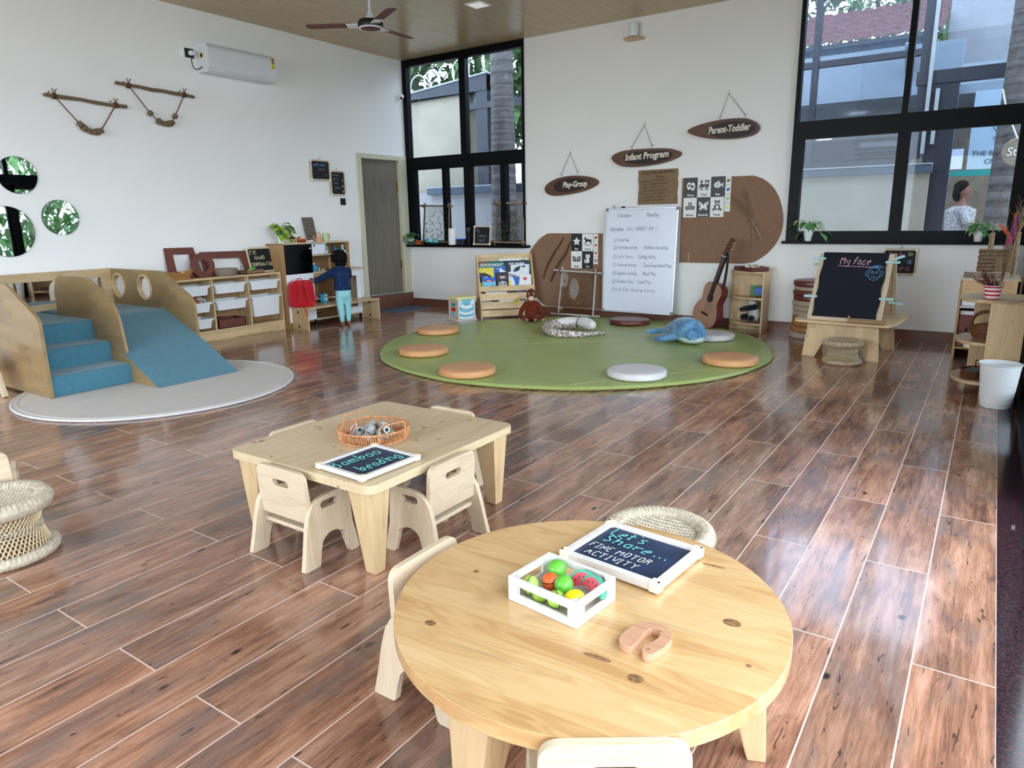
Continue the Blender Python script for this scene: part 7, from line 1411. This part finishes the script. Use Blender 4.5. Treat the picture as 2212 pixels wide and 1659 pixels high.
def twigs(name, label, x, y_, z_, n, ln, mat, seed, lean, spread=.35, r0=.003, fork=2, cat='dried plant'):
    t = thing(name, label, cat, (x, y_, z_)); mb = MB(); rr = random.Random(seed)
    for i in range(n):
        d = Vector((lean[0]+rr.uniform(-spread, spread), lean[1]+rr.uniform(-spread, spread)*.6, 1)).normalized(); l_ = ln*rr.uniform(.6, 1.1); pts = [Vector((0, 0, 0)), d*l_*.5+Vector((rr.uniform(-.02, .02), 0, .01)), d*l_+Vector((lean[0]*l_*.3, 0, -abs(lean[0])*l_*.15))]; P_ = smoothpts(pts, 2); mb.tube(P_, [r0*(1-.8*k/len(P_)) for k in range(len(P_))], 5)
        for _ in range(fork): k = rr.randrange(len(P_)//2, len(P_)); q = P_[k]; dd = (d+Vector((rr.uniform(-.8, .8), rr.uniform(-.4, .4), rr.uniform(-.3, .6)))).normalized(); mb.tube([q, q+dd*l_*.22], [r0*.5, r0*.2], 4)
    ob('stems', mb, mat, t, smooth=60); return t
twigs('dry_branches', 'curly dry branches fanning up in the far right corner', .10, 7.43, 1.0, 9, .34, 'twig', 3, (.0, 0), .45, .0035, 3); twigs('dry_palm_leaf', 'grey green dry palm leaves drooping to the right', .165, 7.41, 1.06, 14, .26, 'dried_beige', 5, (.25, 0), .45, .004, 0)
twigs('dry_branches', 'long dark twigs slanting up behind the striped bucket', .09, 6.6, .70, 5, .62, 'walnut_rim', 8, (.05, 0), .18, .004, 1)
# near right corner shelf (side panel faces the camera) with its things
rs_ = thing('corner_shelf', 'tall pine corner shelf beside the white bin', 'shelf', (0, 0, 0))
ob('side_panel', MB().b2((.035, 5.60, 0), (.235, 5.618, .665), bev=.002), 'pine_z', rs_); ob('back_panel', MB().b2((.217, 5.618, 0), (.235, 6.12, .665), bev=.002), 'pine_z', rs_); ob('end_panel', MB().b2((-.06, 6.10, 0), (.217, 6.118, .665), bev=.002), 'pine_z', rs_)
for z_ in (.665, .375, .105): ob('shelf', MB().prism([[(.217, 5.60+.018*(z_ < .6)), (.035, 5.60+.018*(z_ < .6))]+[(.04-.19*math.sin(R(a_))**.8, 5.62+.25*(1-math.cos(R(a_)))) for a_ in range(10, 91, 10)]+[(-.15, 5.95), (-.10, 6.08), (-.06, 6.10), (.217, 6.10)]], XY, z_-.022, z_), 'pine_x', rs_, bev=.003)
bk_ = thing('bucket', 'small red and white striped metal bucket on the tall shelf', 'bucket', (.035, 5.72, .666)); ob('bucket_wall', MB().lathe([(0, 0), (.038, 0), (.054, .088), (.051, .088), (.036, .003)], 36), 'red_white_stripes', bk_, smooth=40); ob('rim', MB().tube([(.054*math.cos(2*PI*i/40), .054*math.sin(2*PI*i/40), .089) for i in range(40)], .0025, 6, closed=True), 'white_plastic', bk_, smooth=60)
twigs('dried_flowers', 'plum and straw dried flowers spilling from the striped bucket', .03, 5.72, .72, 40, .13, 'dried_plum', 11, (-.35, 0), .9, .003, 2); twigs('dried_grass', 'straw coloured dried grass in the right side of the striped bucket', .055, 5.72, .72, 20, .10, 'dried_beige', 12, (.25, 0), .7, .003, 1)
ow = thing('wicker_basket', 'dark brown oval wicker basket with hoop handle on the middle shelf', 'basket', (.02, 5.80, .376), R(-20)); q = MB()
for k in range(11):
    a_ = k/10; rz_ = .03+.10*a_; rad = .055+.045*math.sin(PI*.5*a_); q.tube([(rad*math.cos(2*PI*i/36), rad*.8*math.sin(2*PI*i/36), .008+.10*a_+.025*a_*math.cos(2*PI*i/36)) for i in range(36)], .0062, 6, closed=True)
ob('woven_wall', q, 'rattan_dark', ow, smooth=60); ob('basket_base', MB().lathe([(0, 0), (.06, .0), (.06, .010), (0, .012)], 28, sy=.8), 'rattan_dark', ow)
ob('handle', MB().tube(smoothpts([(-.09, 0, .09), (-.08, 0, .16), (0, 0, .20), (.08, 0, .17), (.095, 0, .11)], 3), .012, 8), 'rattan_dark', ow, smooth=60); tag(ob('toy_sponge', MB().box((0, 0, 0), (.05, .035, .03), rot=(.2, .2, .4), bev=.006), 'straw_dark', None, loc=(.005, 5.80, .43)), 'yellowish block inside the dark wicker basket', 'toy')
lt_ = thing('rattan_caddy', 'long rattan caddy with divided compartments on the bottom shelf', 'basket', (-.005, 5.80, .106), R(70)); n_ = 60; q = MB(); rx_, ry_ = .125, .075
for i in range(n_): a_ = 2*PI*i/n_; q.tube([(rx_*math.cos(a_), ry_*math.sin(a_), .002), (rx_*math.cos(a_+.03), ry_*math.sin(a_+.03), .052)], .003, 5)
ob('woven_side', q, 'rattan_dark', lt_, smooth=60); ob('rim', MB().tube([(rx_*math.cos(2*PI*i/60), ry_*math.sin(2*PI*i/60), .054) for i in range(60)], .005, 8, closed=True), 'rattan_dark', lt_, smooth=60); ob('base', MB().lathe([(0, 0), (rx_, 0), (rx_, .005), (0, .005)], 40, sy=ry_/rx_), 'rattan_dark', lt_)
ob('dividers', MB().b2((-.002, -.07, .005), (.002, .07, .05)).b2((-.06, -.062, .005), (-.056, .062, .05)).b2((.056, -.062, .005), (.06, .062, .05)), 'grey_metal', lt_); ob('handle', MB().tube([(.1, -.035, .05), (.1, -.035, .10), (.1, .035, .10), (.1, .035, .05)], .004, 6), 'walnut', lt_)
bn_ = thing('waste_bin', 'round white ribbed plastic bin at the right edge', 'bin', (.132, 5.40, .0015)); pr_ = [(0, 0), (.084, 0), (.086, .004)]
for i in range(6): z0 = .03+.042*i; r0 = .086+.026*(z0/.28); pr_ += [(r0, z0), (r0+.0022, z0+.002), (r0+.0022+.003, z0+.040)]
pr_ += [(.118, .282), (.123, .286), (.121, .289), (.114, .284), (.083, .006), (0, .005)]
ob('bin_wall', MB().lathe(pr_, 56), 'white_plastic', bn_, smooth=25)
tag(ob('door_stop_clip', MB().box((0, 0, .003), (.006, .022, .006), bev=.001).box((0, .010, .003), (.012, .003, .006)).box((0, -.010, .003), (.012, .003, .006)), 'aluminium', None, loc=(.20, 3.28, .0015)), 'tiny metal clip lying on the dark granite strip', 'clip')
# ================================================================== outside the back windows
struct('ground', MB().b2((-30, YB+.3, -.35), (30, 40, -.15)).b2((XR+.15, -20, -.35), (30, YB+.3, -.15)).b2((-30, -20, -.35), (XR+.15, YF-.3, -.15)), 'paving')
gw = thing('garden_wall', 'cream rendered boundary wall with slanting dark coping outside the left window', 'wall', (0, 9.8, 0)); ob('wall_face', MB().prism([[(-12, -.15), (-7.45, -.15), (-7.45, 3.28), (-12, 3.33)]], XZ, 0, .2), 'cream_render', gw)
ob('coping', MB().prism([[(-12, 3.28), (-7.05, 3.27), (-7.05, 3.52), (-8.75, 3.37), (-12, 3.15)]], XZ, -.06, .3), 'steel_dark', gw); ob('coping_edge', MB().prism([[(-8.75, 3.37), (-7.05, 3.52), (-7.05, 3.545), (-8.75, 3.395)]], XZ, -.08, .3), 'outside_white', gw)
ww = thing('razor_wire', 'coils of razor wire on top of the boundary wall', 'wire', (0, 10.0, 0)); q = MB()
for i in range(6): cx_ = -8.75+.32*i; q.tube([(cx_+.2*math.cos(a_), .05*math.sin(a_*.5), 3.45+.05*i+.2*math.sin(a_)+.08) for a_ in [k*PI/12 for k in range(24)]], .012, 5, closed=True)
ob('coils', q, 'wire', ww, smooth=60)
lwx = thing('low_wall', 'grey rendered low wall with a blue grey ledge outside the left window', 'wall', (0, 9.6, 0)); ob('wall_face', MB().b2((-9.5, .0, -.15), (-6.2, .18, 1.70)), 'grey_render', lwx); ob('ledge', MB().b2((-8.2, -.10, 1.66), (-6.2, .2, 1.77), bev=.01), 'coping_blue', lwx); ob('ledge_top', MB().b2((-8.2, -.10, 1.771), (-6.2, .2, 1.79)), 'outside_white', lwx)
def palm(label, x, y_, r_, h=6.5, seed=1):
    t = thing('palm_tree', label, 'palm tree', (x, y_, -.15)); pr_ = []; k = int(h/.16); rr = random.Random(seed)
    for i in range(k): z_ = i*.16; w_ = r_*(1.15-.25*min(1, z_/3)); pr_ += [(w_*1.02, z_), (w_*.985, z_+.14), (w_*.96, z_+.15)]
    ob('trunk', MB().lathe([(0, 0)]+pr_+[(0, h)], 28), 'palm_bark', t, smooth=50)
    for i in range(12):
        a_ = 2*PI*i/12+rr.uniform(-.2, .2); lm = MB(); d = Vector((math.cos(a_), math.sin(a_), 0)); pts = smoothpts([(0, 0, h), d*.8+Vector((0, 0, h+.6)), d*1.9+Vector((0, 0, h+.3)), d*2.6+Vector((0, 0, h-.7))], 2); lm.tube(pts, .02, 5); sd = Vector((-d.y, d.x, 0))
        for j in range(1, len(pts)-1):
            for s_ in (-1, 1): leaf(lm, pts[j], (sd*s_+d*.4-Vector((0, 0, .5))), (0, 0, 1), .65, .05, .3, 3)
        ob('frond', lm, 'palm_leaf', t)
    return t
palm('palm trunk close outside the left window', -6.44, 9.3, .195, 5.5, 2); palm('palm trunk close outside the right window', .02, 9.3, .135, 5.5, 3)
def facade(name, label, loc): return thing(name, label, 'building', loc)
nbd = facade('neighbour_building', 'steel and glass building with red tiled roof beyond the courtyard', (0, 0, 0)); q = MB()
for x0, x1, z0, z1, y_ in ((-7.28, -7.05, -.15, 3.52, 9.75), (-7.5, -6.0, 3.0, 3.1, 9.735), (-6.35, -6.2, -.15, 3.9, 9.85)): q.b2((x0, y_, z0), (x1, y_+.12, z1))
ob('steel_post', q, 'steel_dark', nbd); ob('white_strip', MB().b2((-7.5, 9.9, 3.1), (-7.25, 9.95, 3.28)), 'outside_white', nbd)
ob('glazed_wall', MB().b2((-6.9, 10.6, -.15), (-5.2, 10.7, 4.2)), 'outside_white', nbd)
for x in (-6.75, -6.1, -5.6): ob('mullion', MB().b2((x, 10.5, -.15), (x+.12, 10.62, 4.2)), 'steel_dark', nbd)
ob('mullion', MB().b2((-6.9, 10.5, 3.15), (-5.2, 10.62, 3.3)), 'steel_dark', nbd); ob('mullion', MB().b2((-6.9, 10.5, 1.3), (-5.2, 10.62, 2.3)), 'steel_dark', nbd)
# right window view
ob('timber_post', MB().b2((-.80, 9.75, -.15), (-.52, 9.9, 2.66)).b2((-.93, 9.75, 1.85), (-.84, 9.85, 3.9)), 'steel_dark', nbd); ob('white_pipe', MB().b2((-.83, 9.70, 1.9), (-.79, 9.74, 3.9)).b2((-.74, 9.70, 2.0), (-.70, 9.74, 2.6)), 'outside_white', nbd)
for z0, z1 in ((2.985, 3.055),): ob('glazing_bar', MB().b2((-2.6, 9.75, z0), (-.93, 9.83, z1)), 'steel_dark', nbd)
ob('glazing_bar', MB().b2((-2.10, 9.74, 1.75), (-2.03, 9.82, 4.1)), 'steel_dark', nbd); ob('glazing_bar', MB().b2((-.95, 9.735, 2.66), (.4, 9.85, 2.80)), 'steel_dark', nbd); ob('glazing_bar', MB().b2((-2.6, 9.75, 1.80), (-.93, 9.83, 1.86)), 'steel_dark', nbd)
ob('upper_glazing', MB().b2((-2.6, 9.79, 1.86), (.6, 9.797, 4.2)), 'tinted_glass', nbd)
cw = thing('courtyard_wall', 'pale wall panel with a blue grey coping outside the right window', 'wall', (0, 9.55, 0)); ob('wall_face', MB().b2((-2.6, 0, -.15), (-.95, .12, 1.68)).b2((-.955, -.001, -.15), (-.70, .12, 1.68)), 'cream_render', cw); ob('coping', MB().b2((-2.6, -.05, 1.68), (-.68, .17, 1.77), bev=.01), 'coping_blue', cw); ob('coping_edge', MB().b2((-2.6, -.06, 1.771), (-.68, .17, 1.785)), 'outside_white', cw)
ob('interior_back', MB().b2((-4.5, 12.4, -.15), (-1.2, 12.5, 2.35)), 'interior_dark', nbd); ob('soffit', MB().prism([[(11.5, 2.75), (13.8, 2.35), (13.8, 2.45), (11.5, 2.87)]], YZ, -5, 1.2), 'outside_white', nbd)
ob('white_fascia', MB().b2((-5, 11.4, 2.78), (-.6, 11.5, 3.42)).b2((-.9, 12.9, 2.4), (1.2, 13.0, 3.35)), 'outside_white', nbd); st_ = MB()
for i in range(9): st_.b2((-2.2+.03*i, 11.6+.08*i, 1.5+.09*i), (-1.35, 11.72+.08*i, 1.53+.09*i))
ob('stair_treads', st_, 'steel_dark', nbd)
for i, (x, y_) in enumerate(((-2.0, 11.9), (-1.6, 12.2), (-2.3, 12.5), (-1.2, 12.0), (-2.6, 12.8))): ob('strip_light', MB().b2((x, y_, 2.62-.174*(y_-11.5)+.02), (x+.22, y_+.05, 2.63-.174*(y_-11.5)+.02)), 'strip_lamp', nbd)
ob('gutter', MB().b2((-6, 13.3, 3.72), (-1.15, 13.45, 3.95)).b2((-1.3, 13.3, 3.6), (-1.15, 16, 3.95)), 'coping_blue', nbd)
def tiles(u, v): x = -7+6.0*u; return (x, 13.2+2.2*v, 3.93+.95*v+.035*abs(math.sin(x*PI/.23))+.02*math.sin(v*PI*12))
ob('tiled_roof', MB().grid(lambda i, j: tiles(i, j), 240, 40), 'roof_tile', nbd, smooth=50); ob('scroll_bracket', MB().prism([smoothpts and [(p.x, p.y) for p in smoothpts([(11.35, 3.35, 0), (11.0, 3.42, 0), (11.15, 3.2, 0), (11.35, 3.0, 0)], 2, True)]], YZ, -1.25, -1.15), 'outside_white', nbd)
ob('beige_wall', MB().b2((-1.0, 14.2, -.15), (3, 14.4, 5.5)), 'grey_render', nbd)
of = thing('office_building', 'glazed office front with a pale banner and turquoise band', 'building', (0, 11.0, 0)); ob('floor_slab', MB().b2((-1.2, -.6, -.15), (2, 2, .36)), 'paving', of); ob('back_wall', MB().b2((-1.2, 1.0, 0), (2, 1.1, 2.6)), 'outside_timber', of)
ob('turquoise_band', MB().b2((-.72, -.02, 1.68), (.6, .02, 1.75)), 'teal_band', of); bnr = ob('banner', MB().b2((-.40, -.01, 1.76), (.35, .01, 2.7)), 'banner', of); ob('notice', MB().b2((-.68, -.01, 1.77), (-.45, .01, 2.02)), 'book_white', of)
font('lettering', 'THE BA', .085, 'coping_blue', bnr, (-.36, -.02, 1.92), (R(90), 0, 0), 'LEFT', .001); font('lettering', 'CRI', .085, 'coping_blue', bnr, (-.22, -.02, 1.82), (R(90), 0, 0), 'LEFT', .001)
ob('emblem', MB().tube([(-.06+.11*math.cos(a_), -.02, 2.30+.11*math.sin(a_)) for a_ in [k*PI/16 for k in range(32)]], .006, 5, closed=True).tube([(-.06+.05*math.cos(a_), -.02, 2.30+.1*math.sin(a_)) for a_ in [k*PI/16 for k in range(32)]], .005, 5, closed=True).tube([(-.16+.02*k, -.02, 2.14+.008*(-1)**k) for k in range(11)], .004, 5).tube([(-.16+.02*k, -.02, 2.11+.008*(-1)**k) for k in range(11)], .004, 5), 'teal_band', bnr)
pr_ = thing('person', 'person in a floral shirt seated at a desk behind the glass', 'person', (-.42, 11.45, .81)); q = MB(); loft(q, [(0, 0, 0, .15, .13), (0, 0, .12, .15, .12), (0, 0, .3, .16, .11), (.0, 0, .45, .17, .09), (.0, 0, .50, .08, .06), (0, 0, .56, .045, .045), (0, 0, .62, .045, .045)]); q.sph((.01, 0, .70), (.08, .09, .11))
limb(q, [(.05, -.16, .44), (.12, -.20, .22), (.34, -.16, .20)], [.05, .045, .032]); limb(q, [(.05, .16, .44), (.12, .20, .22), (.34, .14, .20)], [.05, .045, .032]); limb(q, [(.0, -.09, .05), (.38, -.10, .04), (.38, -.10, -.38)], [.09, .07, .045]); limb(q, [(.0, .09, .05), (.38, .10, .04), (.38, .10, -.38)], [.09, .07, .045])
for s_ in (-1, 1):
    for k in range(5): limb(q, [(.36, s_*.15, .20), (.40, s_*.15+(k-2)*.014, .20), (.435-.008*abs(k-2), s_*.15+(k-2)*.018, .19)], [.012, .009, .007], 1, 8)
soft('body', q, 'skin', pr_, .010, 2); q = MB(); loft(q, [(0, 0, -.02, .16, .14), (0, 0, .12, .165, .135), (0, 0, .3, .175, .125), (.0, 0, .45, .185, .105), (.0, 0, .50, .09, .07)]); limb(q, [(.04, -.16, .44), (.10, -.20, .28)], [.065, .06]); limb(q, [(.04, .16, .44), (.10, .20, .28)], [.065, .06]); soft('shirt', q, 'floral', pr_, .010, 2)
q = MB(); q.sph((-.02, 0, .74), (.095, .10, .10)); q.sph((-.06, 0, .66), (.06, .09, .10)); soft('hair', q, 'hair', pr_, .012, 2)
q = MB(); limb(q, [(.0, -.09, .05), (.38, -.10, .04), (.38, -.10, -.34)], [.10, .08, .055]); limb(q, [(.0, .09, .05), (.38, .10, .04), (.38, .10, -.34)], [.10, .08, .055]); soft('trousers', q, 'denim', pr_, .012, 2)
dk = thing('desk', 'dark office desk behind the glass', 'desk', (.22, 11.45, .34)); ob('desktop', MB().b2((-.30, -.4, .60), (.5, .4, .63)), 'outside_white', dk); ob('leg', MB().b2((-.28, -.38, .02), (-.24, -.34, .60)), 'outside_white', dk); ob('leg', MB().b2((.44, -.38, .02), (.48, -.34, .60)), 'outside_white', dk)
def ochair(label, x, y_, rz):
    t = thing('office_chair', label, 'chair', (x, y_, .36), rz, 'white office chairs behind the glass'); ob('seat', MB().prism([rrect(-.24, -.24, .24, .24, .08)], XY, .42, .48), 'outside_white', t, bev=.02)
    ob('backrest', MB().prism([rrect(-.23, .58, .23, 1.22, .12), rrect(-.15, .68, .15, 1.13, .08)[::-1]], lambda u, v, d: (u, d-.24-(v-.5)*.15, v), -.025, .025), 'white_matte', t, bev=.015, smooth=40); ob('mesh_panel', MB().prism([rrect(-.16, .67, .16, 1.14, .08)], lambda u, v, d: (u, d-.24-(v-.5)*.15, v), -.005, .005), 'interior_dark', t)
    ob('post', MB().cyl((0, 0, .06), (0, 0, .42), .03), 'steel_dark', t)
    for k in range(5): a_ = 2*PI*k/5; ob('foot', MB().bar((0, 0, .10), (.28*math.cos(a_), .28*math.sin(a_), .04), .05, .03), 'outside_white', t)
    return t
ochair('white office chair seen from behind, left of the seated person', -.62, 10.95, R(-100)); ochair('white office chair right of the desk, behind the palm trunk', .02, 10.95, R(150))
hs_ = thing('hanging_sign', 'round wood slice sign hanging outside from a white rope on the right', 'sign', (.10, 8.75, 1.80)); ob('wood_slice', MB().lathe([(0, -.02), (.13, -.02), (.14, 0), (.13, .02), (0, .02)], 26, rot=(R(90), 0, 0)), 'bark', hs_, smooth=40); ob('rope', MB().tube([(-.02, 0, .12), (-.15, 0, .42), (-.2, 0, .6)], .008, 6), 'white_matte', hs_, smooth=60)
font('lettering', 'Sto', .11, 'white_matte', hs_, (-.10, -.025, -.03), (R(90), 0, 0), 'LEFT', .001, .1)
def tree(label, x, y_, z0, r_, h, seed, mats=('tree_green',), grp='trees beyond the courtyard', n=700, sz=.16):
    t = thing('tree', label, 'tree', (x, y_, -.15), 0, grp); ob('trunk', MB().tube([(0, 0, 0), (.1, 0, z0*.5), (0, 0, z0+r_*.4)], [.14, .11, .06], 10), 'bark', t, smooth=60); rr = random.Random(seed); lm = MB()
    for i in range(n):
        u_, v_ = rr.uniform(0, 6.28), rr.uniform(-1, 1); k = rr.uniform(.55, 1)**.5; p = Vector((math.cos(u_)*math.sqrt(1-v_*v_)*r_*k, math.sin(u_)*math.sqrt(1-v_*v_)*r_*k, z0+h/2+v_*h/2*k)); leaf(lm, p, (rr.uniform(-1, 1), rr.uniform(-1, 1), rr.uniform(-1, .3)), (0, 0, 1), sz*rr.uniform(.7, 1.3), sz*.5, .3, 2)
    o = ob('foliage', lm, mats[0], t); o['kind'] = 'stuff'; return t
tree('leafy tree behind the boundary wall, seen in the left window', -10.5, 13.5, 2.6, 2.4, 4.5, 1, ('tree_green',), n=3000, sz=.42); tree('leafy tree above the tiled roof, seen in the right window', -3.0, 19, 4.2, 2.3, 3.2, 2, ('tree_green',), n=2200, sz=.28)
# the garden side, seen in the mirrors
tree('broad leafy tree in the garden, reflected in the round mirrors', 6.5, 8.5, .6, 2.6, 4.5, 5, ('leaf_green',), None, 2600, .34); palm('garden palm seen only in the mirrors', 5.0, 5.8, .16, 3.2, 6)
tree('dark shrub in the garden by the glazed side', 7.5, 3.5, .2, 1.8, 2.6, 7, ('leaf_green',), None, 600, .22)
